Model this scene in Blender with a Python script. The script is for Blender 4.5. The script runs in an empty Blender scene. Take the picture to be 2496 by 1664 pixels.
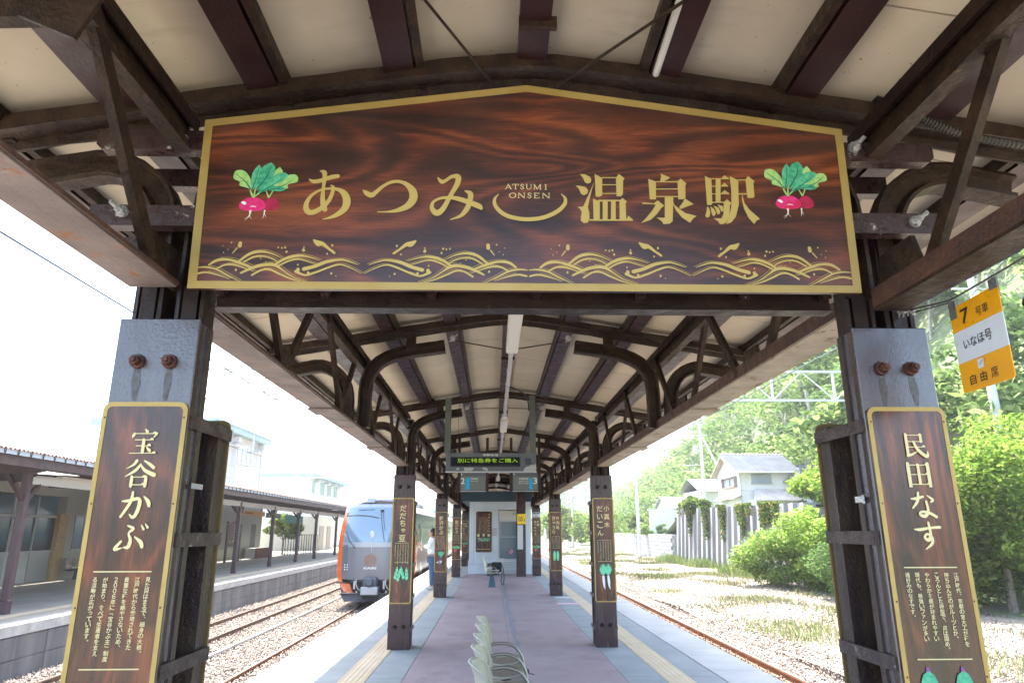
import bpy, math, random
import numpy as np
from mathutils import Vector, Matrix
from math import sin, cos, pi, sqrt, radians
random.seed(7); RNG = np.random.default_rng(7)
SC = bpy.context.scene
COL = SC.collection

# ------------------------------------------------------------------ camera
cam_d = bpy.data.cameras.new('camera'); cam = bpy.data.objects.new('camera', cam_d); COL.objects.link(cam)
cam_d.sensor_width = 36.0; cam_d.sensor_fit = 'HORIZONTAL'; cam_d.lens = 24.074
cam_d.clip_start = 0.05; cam_d.clip_end = 3000
cam.matrix_world = Matrix.Translation((-0.18, 0, 1.62)) @ Matrix.Rotation(-0.0281, 4, 'Z') @ Matrix.Rotation(pi/2 + 0.2695, 4, 'X') @ Matrix.Rotation(-0.0025, 4, 'Z')
SC.camera = cam
# ------------------------------------------------------------------ world, sun, exposure
SUNV = Vector((-0.14, 0.48, 1.0)).normalized()
world = bpy.data.worlds.new('World'); SC.world = world; world.use_nodes = True
wn = world.node_tree.nodes; wl = world.node_tree.links
bg = wn['Background']
sky = wn.new('ShaderNodeTexSky'); sky.sky_type = 'NISHITA'; sky.sun_disc = False
sky.sun_elevation = math.asin(SUNV.z); sky.sun_rotation = math.atan2(SUNV.x, SUNV.y)
sky.altitude = 0; sky.air_density = 1.0; sky.dust_density = 2.5; sky.ozone_density = 1.0
wl.new(sky.outputs[0], bg.inputs[0]); bg.inputs[1].default_value = 0.15
sun_d = bpy.data.lights.new('sun', 'SUN'); sun_d.energy = 3.5; sun_d.angle = radians(0.53); sun_d.color = (1.0, 0.955, 0.88)
sun = bpy.data.objects.new('sun', sun_d); COL.objects.link(sun)
sun.rotation_euler = SUNV.to_track_quat('Z', 'Y').to_euler(); sun.location = (-20, 40, 60)
SC.view_settings.view_transform = 'Standard'; SC.view_settings.look = 'None'
SC.view_settings.gamma = 1.0; SC.view_settings.use_curve_mapping = False
SC.view_settings.exposure = 2.78
SC.cycles.max_bounces = 8; SC.cycles.diffuse_bounces = 5; SC.cycles.transparent_max_bounces = 6

# ------------------------------------------------------------------ materials
def new_mat(name):
    m = bpy.data.materials.new(name); m.use_nodes = True
    nt = m.node_tree; b = nt.nodes['Principled BSDF']
    return m, nt, b
def nd(nt, typ, **kw):
    n = nt.nodes.new(typ)
    for k, v in kw.items(): setattr(n, k, v)
    return n
def coords(nt, scale=(1, 1, 1), space='Object'):
    tc = nd(nt, 'ShaderNodeTexCoord'); mp = nd(nt, 'ShaderNodeMapping')
    if space == 'World':
        g = nd(nt, 'ShaderNodeNewGeometry'); nt.links.new(g.outputs['Position'], mp.inputs[0])
    else: nt.links.new(tc.outputs[space], mp.inputs[0])
    mp.inputs['Scale'].default_value = scale
    return mp.outputs[0]
def noise(nt, vec, scale, detail=4, rough=.55, dist=0):
    n = nd(nt, 'ShaderNodeTexNoise'); nt.links.new(vec, n.inputs['Vector'])
    n.inputs['Scale'].default_value = scale; n.inputs['Detail'].default_value = detail
    n.inputs['Roughness'].default_value = rough; n.inputs['Distortion'].default_value = dist
    return n.outputs['Fac']
def ramp(nt, fac, stops, interp='LINEAR'):
    r = nd(nt, 'ShaderNodeValToRGB'); r.color_ramp.interpolation = interp
    e = r.color_ramp.elements
    while len(e) < len(stops): e.new(0.5)
    for i, (p, c) in enumerate(stops):
        e[i].position = p; e[i].color = (c, c, c, 1) if isinstance(c, (int, float)) else (*c, 1)
    nt.links.new(fac, r.inputs[0]); return r.outputs[0]
def mixc(nt, fac, a, b, mode='MIX'):
    m = nd(nt, 'ShaderNodeMix', data_type='RGBA', blend_type=mode)
    for s, v in ((m.inputs[0], fac), (m.inputs[6], a), (m.inputs[7], b)):
        if isinstance(v, (int, float)): s.default_value = v
        elif isinstance(v, tuple): s.default_value = (*v, 1)
        else: nt.links.new(v, s)
    return m.outputs[2]
def bump(nt, b, h, strength, dist=0.01):
    n = nd(nt, 'ShaderNodeBump'); n.inputs['Strength'].default_value = strength; n.inputs['Distance'].default_value = dist
    nt.links.new(h, n.inputs['Height']); nt.links.new(n.outputs[0], b.inputs['Normal'])
def simple(name, c, rough=.6, metal=0, c2=None, sc=6, lo=.4, hi=.65, bmp=0, bsc=60, streak=False, space='World', spec=None, spots=None):
    m, nt, b = new_mat(name)
    b.inputs['Roughness'].default_value = rough; b.inputs['Metallic'].default_value = metal
    if spec is not None: b.inputs['Specular IOR Level'].default_value = spec
    col = None
    if c2 is not None:
        v = coords(nt, (1, 1, .15) if streak else (1, 1, 1), space)
        f = ramp(nt, noise(nt, v, sc, 6, .65), [(lo, 0.), (hi, 1.)])
        col = mixc(nt, f, c, c2)
        rr = ramp(nt, noise(nt, v, sc * 2.3, 3), [(.3, max(.05, rough - .12)), (.7, min(1, rough + .15))])
        nt.links.new(rr, b.inputs['Roughness'])
    if spots is not None:
        v2 = coords(nt, (1, 1, 1), space)
        f2 = ramp(nt, noise(nt, v2, spots[1], 8, .7), [(spots[2], 0.), (spots[2] + .06, 1.)])
        col = mixc(nt, f2, col if col is not None else c, spots[0])
    if col is None: b.inputs['Base Color'].default_value = (*c, 1)
    else: nt.links.new(col, b.inputs['Base Color'])
    if bmp:
        v3 = coords(nt, (1, 1, 1), space)
        bump(nt, b, noise(nt, v3, bsc, 5, .6), bmp)
    return m
M = {}
M['steel'] = simple('dark_brown_steel_paint', (.017, .0085, .0065), .4, 0, (.036, .017, .010), 5, .45, .75, .5, 45, spots=((.12, .048, .016), 7, .65), spec=.3)
M['steel_old'] = simple('old_rusty_steel', (.021, .0115, .007), .5, 0, (.055, .029, .014), 9, .42, .75, 1.0, 38, spots=((.17, .075, .025), 12, .665), spec=.25)
M['purlin'] = simple('brown_purlin_paint', (.024, .0065, .0055), .4, 0, (.036, .012, .010), 4, .45, .7, .25, 70, spots=((.16, .09, .06), 21, .68))
M['plate'] = simple('column_plate_paint', (.040, .017, .022), .2, 0, (.062, .028, .026), 7, .5, .8, .22, 75, streak=True, spots=((.12, .06, .04), 9, .66), spec=.6)
M['plate_near'] = simple('column_plate_sky_sheen', (.040, .030, .040), .20, 0, (.07, .06, .07), 7, .45, .75, .30, 75, streak=True, spots=((.13, .07, .045), 11, .67), spec=1.)  # column plate paint again, base greyed and glossier to carry reflected sky blue
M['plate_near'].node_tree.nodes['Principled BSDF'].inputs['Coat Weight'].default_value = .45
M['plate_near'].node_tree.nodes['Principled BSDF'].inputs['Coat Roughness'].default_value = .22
M['plate_in'] = simple('column_side_paint', (.026, .014, .013), .35, 0, (.085, .058, .034), 10, .42, .7, .7, 60, streak=True, spots=((.20, .17, .12), 30, .66))
M['strap'] = simple('strap_paint', (.036, .020, .019), .35, 0, (.10, .07, .058), 14, .45, .7, .8, 60, spots=((.42, .38, .33), 26, .62))
M['bar'] = simple('bar_paint', (.032, .0145, .014), .3, 0, (.055, .032, .028), 9, .45, .7, .3, 60, spots=((.5, .46, .42), 17, .635))
M['flange'] = simple('weathered_bounce_lit_flange', (.13, .096, .086), .6, 0, (.20, .15, .125), 3, .4, .65, .5, 40, spots=((.24, .085, .025), 6, .60))  # faded, rusty underside; base also lightened for light bounced off the ground
M['flange_green'] = simple('pale_bounce_lit_flange', (.24, .20, .14), .6, 0, (.36, .30, .22), 3, .4, .65, .5, 40, spots=((.15, .08, .035), 7, .57))  # right-hand undersides: faded and rusty, ground bounce painted in as a paler base
M['rust_face'] = simple('rusty_web', (.050, .023, .017), .55, 0, (.10, .040, .018), 8, .4, .7, .7, 50)
M['bolt'] = simple('rusty_bolt', (.055, .02, .014), .5, .3, (.13, .045, .02), 40, .4, .7, .5, 150)
M['wire_bolt'] = simple('galvanised_bolt', (.30, .29, .27), .5, .5, (.55, .52, .5), 90, .4, .7, .8, 150)
M['board'] = None
def ceiling_mat():
    m, nt, b = new_mat('cream_ceiling_board')
    v = coords(nt, (1, 1, 1), 'World')
    f = ramp(nt, noise(nt, v, .9, 5, .6, .4), [(.35, (.43, .36, .25)), (.62, (.51, .435, .315))])
    oi = nd(nt, 'ShaderNodeObjectInfo')
    tint = ramp(nt, oi.outputs['Random'], [(0., .90), (1., 1.)])
    f = mixc(nt, 1., f, tint, 'MULTIPLY')
    v2 = coords(nt, (.5, 2.4, 1), 'World')
    s = ramp(nt, noise(nt, v2, 2.2, 7, .7), [(.55, 0.), (.72, .55)])
    f = mixc(nt, s, f, (.30, .24, .16))
    sp = ramp(nt, noise(nt, v, 33, 3, .5), [(.715, 0.), (.74, .85)])
    f = mixc(nt, sp, f, (.12, .09, .06))
    nt.links.new(f, b.inputs['Base Color']); b.inputs['Roughness'].default_value = .72
    bump(nt, b, noise(nt, coords(nt, (1, 14, 1), 'World'), 6, 4), .12)
    return m
M['board'] = ceiling_mat()
M['roof_metal'] = simple('brown_roof_sheet', (.10, .055, .042), .5, 0, (.16, .08, .06), 3, .4, .7)
def wood_mat(name, vertical=False, seed=0.):
    m, nt, b = new_mat(name)
    s1 = (.62, 1, 3.3) if not vertical else (5.2, 1, .95)
    s2 = (7, 1, 230) if not vertical else (260, 1, 9)
    tc = nd(nt, 'ShaderNodeTexCoord'); mp = nd(nt, 'ShaderNodeMapping'); nt.links.new(tc.outputs['Object'], mp.inputs[0])
    mp.inputs['Scale'].default_value = s1; mp.inputs['Location'].default_value = (seed, seed * 1.7, seed * .6)
    n1 = noise(nt, mp.outputs[0], .8, 1.4, .4, 1.1)
    mu = nd(nt, 'ShaderNodeMath', operation='MULTIPLY'); mu.inputs[1].default_value = 70 if not vertical else 46; nt.links.new(n1, mu.inputs[0])
    n2 = noise(nt, mp.outputs[0], 6, 5, .6, .6)
    ma = nd(nt, 'ShaderNodeMath', operation='MULTIPLY_ADD'); nt.links.new(n2, ma.inputs[0]); ma.inputs[1].default_value = 5.0; nt.links.new(mu.outputs[0], ma.inputs[2])
    si = nd(nt, 'ShaderNodeMath', operation='SINE'); nt.links.new(ma.outputs[0], si.inputs[0])
    ba = nd(nt, 'ShaderNodeMath', operation='MULTIPLY_ADD'); nt.links.new(si.outputs[0], ba.inputs[0]); ba.inputs[1].default_value = .11; ba.inputs[2].default_value = .0
    big = noise(nt, mp.outputs[0], 1.5, 3, .5, .8)
    ad = nd(nt, 'ShaderNodeMath', operation='ADD'); nt.links.new(ba.outputs[0], ad.inputs[0]); nt.links.new(big, ad.inputs[1])
    g = noise(nt, coords(nt, s2, 'Object'), 1.0, 4, .7)
    gm = nd(nt, 'ShaderNodeMath', operation='MULTIPLY_ADD'); nt.links.new(g, gm.inputs[0]); gm.inputs[1].default_value = .7; gm.inputs[2].default_value = -.35
    a2 = nd(nt, 'ShaderNodeMath', operation='ADD'); nt.links.new(ad.outputs[0], a2.inputs[0]); nt.links.new(gm.outputs[0], a2.inputs[1])
    c = ramp(nt, a2.outputs[0], [(.20, (.016, .007, .005)), (.40, (.044, .014, .008)), (.52, (.075, .020, .009)), (.64, (.135, .033, .012)), (.84, (.27, .070, .022))])
    nt.links.new(c, b.inputs['Base Color']); b.inputs['Roughness'].default_value = .33 if not vertical else .24
    b.inputs['Coat Weight'].default_value = .25; b.inputs['Coat Roughness'].default_value = .25
    return m
M['wood'] = wood_mat('printed_wood_grain_wide')
M['woodv'] = wood_mat('printed_wood_grain_tall', True, 3.1)
M['woodv2'] = wood_mat('printed_wood_grain_tall_swirl', True, 8.4)
M['gold'] = simple('gold_border', (.34, .235, .06), .42, .2, (.39, .275, .08), 3, .4, .6)
M['dull_edge'] = simple('dull_gilt_edge', (.15, .10, .035), .5)
M['gold_txt'] = simple('gold_lettering', (.47, .35, .095), .45, .1)
M['cream_txt'] = simple('cream_lettering', (.62, .54, .26), .45)
M['white_txt'] = simple('white_print', (.75, .75, .72), .5)
M['black_txt'] = simple('black_print', (.015, .015, .015), .5)
M['leaf_l'] = simple('print_light_leaf', (.26, .48, .12), .5, 0, (.38, .60, .20), 45, .4, .6)
M['leaf_t'] = simple('print_teal_leaf', (.02, .27, .14), .5, 0, (.08, .42, .22), 45, .4, .6)
M['leaf_d'] = simple('print_mid_leaf', (.05, .34, .17), .5, 0, (.12, .48, .26), 45, .4, .6)
M['leaf_v'] = simple('print_leaf_vein', (.015, .12, .07), .5)
M['mint'] = simple('print_mint', (.10, .55, .28), .5, 0, (.22, .68, .42), 60, .4, .6)
M['red1'] = simple('print_crimson', (.55, .012, .075), .4, 0, (.68, .03, .20), 30, .4, .6)
M['red2'] = simple('print_dark_crimson', (.30, .008, .035), .4, 0, (.42, .015, .07), 30, .4, .6)
M['pale_root'] = simple('print_pale_root', (.75, .66, .55), .5)
M['purple'] = simple('print_purple', (.16, .05, .22), .4)
M['white'] = simple('white_paint', (.78, .78, .75), .5, 0, (.62, .62, .58), 2, .45, .75)
M['offwhite'] = simple('off_white_plastic', (.60, .57, .50), .4)
M['grey_panel'] = simple('shelter_panel', (.66, .72, .76), .45, 0, (.58, .64, .67), 1.5, .4, .7)
M['teal_dark'] = simple('shelter_fascia', (.030, .062, .085), .45, 0, (.04, .08, .105), 2, .4, .7)
M['led_case'] = simple('display_casing', (.075, .088, .10), .45, 0, (.10, .11, .125), 6, .4, .7)
M['peel'] = simple('peeled_paint', (.36, .38, .36), .7, 0, (.28, .30, .29), 30, .4, .6)
M['screen'] = simple('display_glass', (.012, .014, .02), .12)
M['grey_sign'] = simple('grey_sign_face', (.13, .15, .14), .4, 0, (.15, .165, .155), 4, .4, .7)
M['cyan'] = simple('cyan_stripe', (.0, .36, .68), .4)
M['green_steel'] = simple('green_grey_post', (.075, .095, .085), .5, 0, (.13, .12, .09), 12, .45, .7, .5, 60)
M['yellow'] = simple('yellow_sign', (.80, .36, .0), .35, 0, (.72, .32, .0), 5, .4, .7)
M['clip_grey'] = simple('weathered_clip', (.12, .12, .125), .5, .3, (.2, .2, .2), 60, .4, .7)
M['yellow2'] = simple('yellow_plate', (.82, .54, .01), .4)
M['sign_white'] = simple('sign_white', (.62, .66, .70), .35)
M['alu'] = simple('aluminium', (.45, .46, .46), .4, .5)
M['galv'] = simple('galvanised_steel', (.42, .43, .43), .5, .4, (.55, .55, .54), 8, .4, .7)
M['conduit'] = simple('grey_conduit', (.45, .44, .41), .45, .2)
M['black_rubber'] = simple('black_corrugated_hose', (.03, .025, .018), .5)
M['bird'] = None
# paving
M['red_pave'] = simple('dusty_red_asphalt', (.285, .215, .222), .85, 0, (.34, .27, .275), .8, .35, .65, .5, 300, spots=((.38, .30, .30), 150, .60))
def stain_line():
    m = M['red_pave']; nt = m.node_tree; b = nt.nodes['Principled BSDF']; src = b.inputs['Base Color'].links[0].from_socket
    g = nd(nt, 'ShaderNodeNewGeometry'); sx = nd(nt, 'ShaderNodeSeparateXYZ'); nt.links.new(g.outputs['Position'], sx.inputs[0])
    n = noise(nt, coords(nt, (1.5, .35, 1), 'World'), 1.4, 5, .6)
    a = nd(nt, 'ShaderNodeMath', operation='MULTIPLY_ADD'); nt.links.new(n, a.inputs[0]); a.inputs[1].default_value = .34; nt.links.new(sx.outputs[0], a.inputs[2])
    s = nd(nt, 'ShaderNodeMath', operation='SUBTRACT'); nt.links.new(a.outputs[0], s.inputs[0]); s.inputs[1].default_value = .36
    q = nd(nt, 'ShaderNodeMath', operation='ABSOLUTE'); nt.links.new(s.outputs[0], q.inputs[0])
    f = ramp(nt, q.outputs[0], [(.02, .75), (.07, 0.)]); c = mixc(nt, f, src, (.17, .20, .25))
    p = ramp(nt, noise(nt, coords(nt, (1, .6, 1), 'World'), 1.9, 6, .7), [(.52, 0.), (.66, .5)]); c = mixc(nt, p, c, (.20, .145, .145))
    nt.links.new(c, b.inputs['Base Color'])
stain_line()
M['drip'] = simple('mineral_streak', (.085, .09, .095), .4, 0, (.05, .035, .03), 60, .4, .6)
M['grey_pave'] = simple('grey_asphalt', (.225, .252, .252), .85, 0, (.285, .312, .308), 1.3, .35, .65, .5, 260, spots=((.38, .40, .395), 170, .60))
M['edge_pave'] = simple('pale_edge_concrete', (.36, .365, .35), .85, 0, (.44, .44, .42), 1.1, .35, .65, .4, 220)
M['tactile'] = simple('yellow_tactile', (.52, .41, .26), .75, 0, (.60, .49, .33), 2, .35, .65, .3, 150, spots=((.34, .27, .18), 14, .66))
M['base_conc'] = simple('platform_base', (.10, .10, .095), .9, 0, (.17, .165, .15), 1.5, .35, .65, .6, 30)
M['old_wall'] = simple('stained_platform_wall', (.085, .085, .09), .9, 0, (.19, .18, .17), 1.6, .38, .62, 1.0, 20, streak=True, spots=((.36, .35, .33), 1.3, .66))
M['coping'] = simple('coping_stone', (.33, .32, .30), .85, 0, (.46, .45, .42), 4, .35, .65, .6, 60)
M['rail_side'] = simple('rusty_rail', (.20, .082, .035), .75, 0, (.27, .12, .055), 8, .4, .7, .5, 60)
M['rail_dark'] = simple('dark_rail', (.10, .055, .035), .7, 0, (.16, .085, .05), 8, .4, .7, .5, 60)
M['rail_top'] = simple('polished_rail_head', (.42, .36, .32), .28, .9)
M['sleeper'] = simple('concrete_sleeper', (.34, .30, .25), .85, 0, (.42, .37, .31), 6, .4, .6, .5, 40)
M['clip'] = simple('rail_clip', (.16, .09, .06), .6, .3)
M['ballast'] = simple('ballast_bed', (.24, .20, .165), .95, 0, (.32, .275, .23), 30, .35, .65, 1.0, 45, spots=((.13, .11, .095), 38, .60))
M['soil'] = simple('dry_sandy_soil', (.205, .17, .122), .95, 0, (.27, .228, .17), .5, .35, .65, .9, 14, spots=((.13, .14, .06), 1.1, .56))
M['bare'] = simple('ground_earth', (.30, .27, .21), .95, 0, (.22, .25, .12), .12, .4, .65, .6, 5)
def stone_mat():
    m, nt, b = new_mat('ballast_stone')
    g = nd(nt, 'ShaderNodeNewGeometry')
    c = ramp(nt, g.outputs['Random Per Island'], [(0., (.09, .07, .06)), (.3, (.20, .165, .135)), (.65, (.33, .28, .235)), (.85, (.28, .195, .14)), (1., (.42, .38, .33))])
    nt.links.new(c, b.inputs['Base Color']); b.inputs['Roughness'].default_value = .9
    return m
M['stone'] = stone_mat()
def leaf_mat(name, stops, trans=.5):
    m, nt, b = new_mat(name)
    nt.nodes.remove(b); out = nt.nodes['Material Output']
    g = nd(nt, 'ShaderNodeNewGeometry')
    c = ramp(nt, g.outputs['Random Per Island'], stops)
    v = coords(nt, (1, 1, 1), 'World')
    k = ramp(nt, noise(nt, v, .16, 4, .65), [(.36, .55), (.64, 1.25)])
    c = mixc(nt, 1., c, k, 'MULTIPLY')
    d = nd(nt, 'ShaderNodeBsdfDiffuse'); t = nd(nt, 'ShaderNodeBsdfTranslucent'); mx = nd(nt, 'ShaderNodeMixShader')
    nt.links.new(c, d.inputs[0]); nt.links.new(c, t.inputs[0]); mx.inputs[0].default_value = trans
    nt.links.new(d.outputs[0], mx.inputs[1]); nt.links.new(t.outputs[0], mx.inputs[2]); nt.links.new(mx.outputs[0], out.inputs[0])
    return m
M['leaf_near'] = leaf_mat('fresh_maple_leaves', [(0., (.10, .19, .03)), (.4, (.19, .30, .045)), (.75, (.28, .38, .07)), (1., (.36, .43, .12))])
M['leaf_bush'] = leaf_mat('bush_leaves', [(0., (.07, .14, .03)), (.4, (.15, .25, .045)), (.8, (.25, .34, .08)), (1., (.38, .36, .16))])
M['leaf_hill'] = leaf_mat('hill_leaves', [(0., (.09, .16, .045)), (.4, (.18, .28, .075)), (.8, (.28, .37, .12)), (1., (.38, .42, .21))], .45)
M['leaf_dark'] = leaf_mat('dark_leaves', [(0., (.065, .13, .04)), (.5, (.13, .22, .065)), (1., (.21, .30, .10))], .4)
M['leaf_ivy'] = leaf_mat('ivy_leaves', [(0., (.03, .08, .015)), (.45, (.08, .15, .02)), (.8, (.19, .22, .04)), (1., (.38, .24, .12))], .3)
M['grass_dry'] = leaf_mat('dry_grass', [(0., (.11, .13, .055)), (.4, (.20, .19, .105)), (.8, (.27, .24, .15)), (1., (.33, .29, .20))], .35)
M['grass_green'] = leaf_mat('green_weeds', [(0., (.09, .15, .04)), (.5, (.17, .23, .07)), (1., (.30, .33, .13))], .35)
M['hill_floor'] = simple('leafy_hill_floor', (.09, .13, .05), .95, 0, (.14, .18, .07), .4, .4, .65, .8, 2)
M['bark'] = simple('bark', (.13, .10, .075), .9, 0, (.20, .165, .13), 8, .4, .6, .8, 30)
M['bark_pale'] = simple('pale_bark', (.30, .27, .23), .9, 0, (.38, .35, .31), 8, .4, .6, .6, 30)
M['conc_pole'] = simple('concrete_pole', (.52, .52, .50), .8, 0, (.60, .60, .58), 2, .4, .6)
M['house_wall'] = simple('cream_house_wall', (.78, .75, .70), .85, 0, (.68, .65, .60), .7, .4, .7)
M['house_wall2'] = simple('grey_house_wall', (.60, .60, .59), .85, 0, (.52, .52, .51), .7, .4, .7)
M['house_trim'] = simple('house_trim', (.26, .21, .17), .7)
M['roof_tile'] = simple('pale_clay_tile', (.58, .50, .46), .6, 0, (.68, .60, .55), 1.2, .4, .6)
M['roof_tile_d'] = simple('dark_glazed_tile', (.10, .11, .125), .35, 0, (.16, .17, .19), 2, .4, .6)
M['roof_slate'] = simple('grey_sheet_roof', (.21, .23, .26), .5, 0, (.27, .29, .31), 1.5, .4, .6)
M['glass_d'] = simple('dark_glass', (.03, .045, .055), .08, 0, spec=.9)
M['glass_b'] = simple('blue_grey_glass', (.12, .17, .20), .1, 0, spec=.9)
M['glass_g'] = simple('green_tinted_glass', (.10, .24, .20), .12, 0, spec=.8)
M['curtain'] = simple('window_curtain', (.42, .46, .50), .8)
M['ret_wall'] = simple('ribbed_retaining_wall', (.24, .235, .225), .9, 0, (.34, .335, .32), 1.3, .35, .65, .5, 12, streak=True, spots=((.17, .165, .16), 1.1, .66))
M['block'] = simple('grey_wall_block', (.26, .26, .255), .9, 0, (.34, .34, .33), 2, .35, .65, .5, 20, streak=True)
M['bldg_white'] = simple('white_concrete', (.66, .68, .70), .8, 0, (.56, .58, .60), .5, .4, .7, streak=True)
M['bldg_fascia'] = simple('blue_green_fascia', (.27, .40, .43), .6, 0, (.36, .48, .50), 1.2, .4, .7)
M['stn_wall'] = simple('cream_station_wall', (.48, .46, .37), .8, 0, (.42, .40, .32), .8, .4, .7)
M['stn_grey'] = simple('grey_station_wall', (.40, .40, .37), .8, 0, (.34, .34, .31), .8, .4, .7)
M['tan_tile'] = simple('tan_pillar', (.52, .36, .18), .6, 0, (.44, .28, .13), 7, .4, .7)
M['opp_floor'] = simple('opposite_platform_paving', (.27, .245, .20), .8, 0, (.33, .30, .25), .9, .4, .65, .3, 60)
M['opp_brown'] = simple('brown_canopy_timber', (.055, .028, .026), .6, 0, (.09, .045, .038), 3, .4, .7, .3, 30)
M['opp_post'] = simple('purple_brown_post', (.062, .030, .036), .45, 0, (.085, .045, .048), 3, .4, .7)
M['opp_sheet'] = simple('corrugated_rust_roof', (.20, .095, .07), .7, 0, (.28, .13, .09), 2, .4, .7)
M['fascia_blue'] = simple('pale_eave_flashing', (.46, .50, .55), .5, 0, (.38, .42, .46), 4, .4, .7)
M['brick'] = simple('red_brick', (.26, .10, .065), .85, 0, (.33, .14, .09), 6, .4, .6)
M['teal_banner'] = simple('teal_banner', (.04, .26, .27), .6)
M['seat'] = simple('cream_plastic_seat', (.43, .42, .34), .35, 0, (.38, .37, .28), 3, .4, .7)
M['seat_pad'] = simple('taupe_seat_pad', (.27, .235, .20), .5, 0, (.32, .28, .24), 8, .4, .6)
M['arm'] = simple('bronze_arm_tube', (.30, .28, .24), .3, .7)
M['frame_dk'] = simple('dark_bench_frame', (.06, .07, .075), .4, .3)
M['teal_leg'] = simple('slate_bench_leg', (.06, .12, .16), .45)
M['bag'] = simple('black_bag', (.012, .012, .016), .6)
M['paper'] = simple('newspaper', (.58, .58, .56), .8, 0, (.25, .25, .25), 70, .5, .62)
M['poster_y'] = simple('poster_rosette', (.62, .55, .25), .6)
M['tr_orange'] = simple('train_orange', (.72, .115, .008), .22, 0, spec=.8)
M['tr_grey'] = simple('train_grey', (.21, .215, .235), .25, .25)
M['tr_silver'] = simple('train_silver', (.38, .41, .45), .28, .3)
M['tr_glass'] = simple('train_windscreen', (.20, .28, .34), .08, .1, spec=1.)
M['tr_dark'] = simple('train_underframe', (.035, .035, .038), .5)
M['tr_side'] = simple('train_burgundy', (.10, .055, .055), .3)
M['tr_green'] = simple('train_side_green', (.20, .26, .21), .25, .2)
M['skin'] = simple('skin', (.45, .27, .19), .6)
M['hair'] = simple('hair', (.015, .012, .012), .5)
M['shirt'] = simple('white_shirt', (.74, .76, .78), .85)
M['jeans'] = simple('blue_jeans', (.045, .085, .16), .85, 0, (.07, .12, .2), 12, .4, .6)
M['shoe'] = simple('pale_shoe', (.45, .45, .43), .7)
M['ins_red'] = simple('red_insulator', (.30, .03, .05), .3)
M['ins_white'] = simple('white_insulator', (.55, .57, .58), .3)
M['wire'] = simple('overhead_wire', (.05, .07, .09), .5, .3)
def led_mat():
    m, nt, b = new_mat('lit_display_text')
    b.inputs['Base Color'].default_value = (.3, .5, 0, 1)
    b.inputs['Emission Color'].default_value = (.45, .85, .0, 1); b.inputs['Emission Strength'].default_value = .04
    return m
M['led'] = led_mat()

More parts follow.
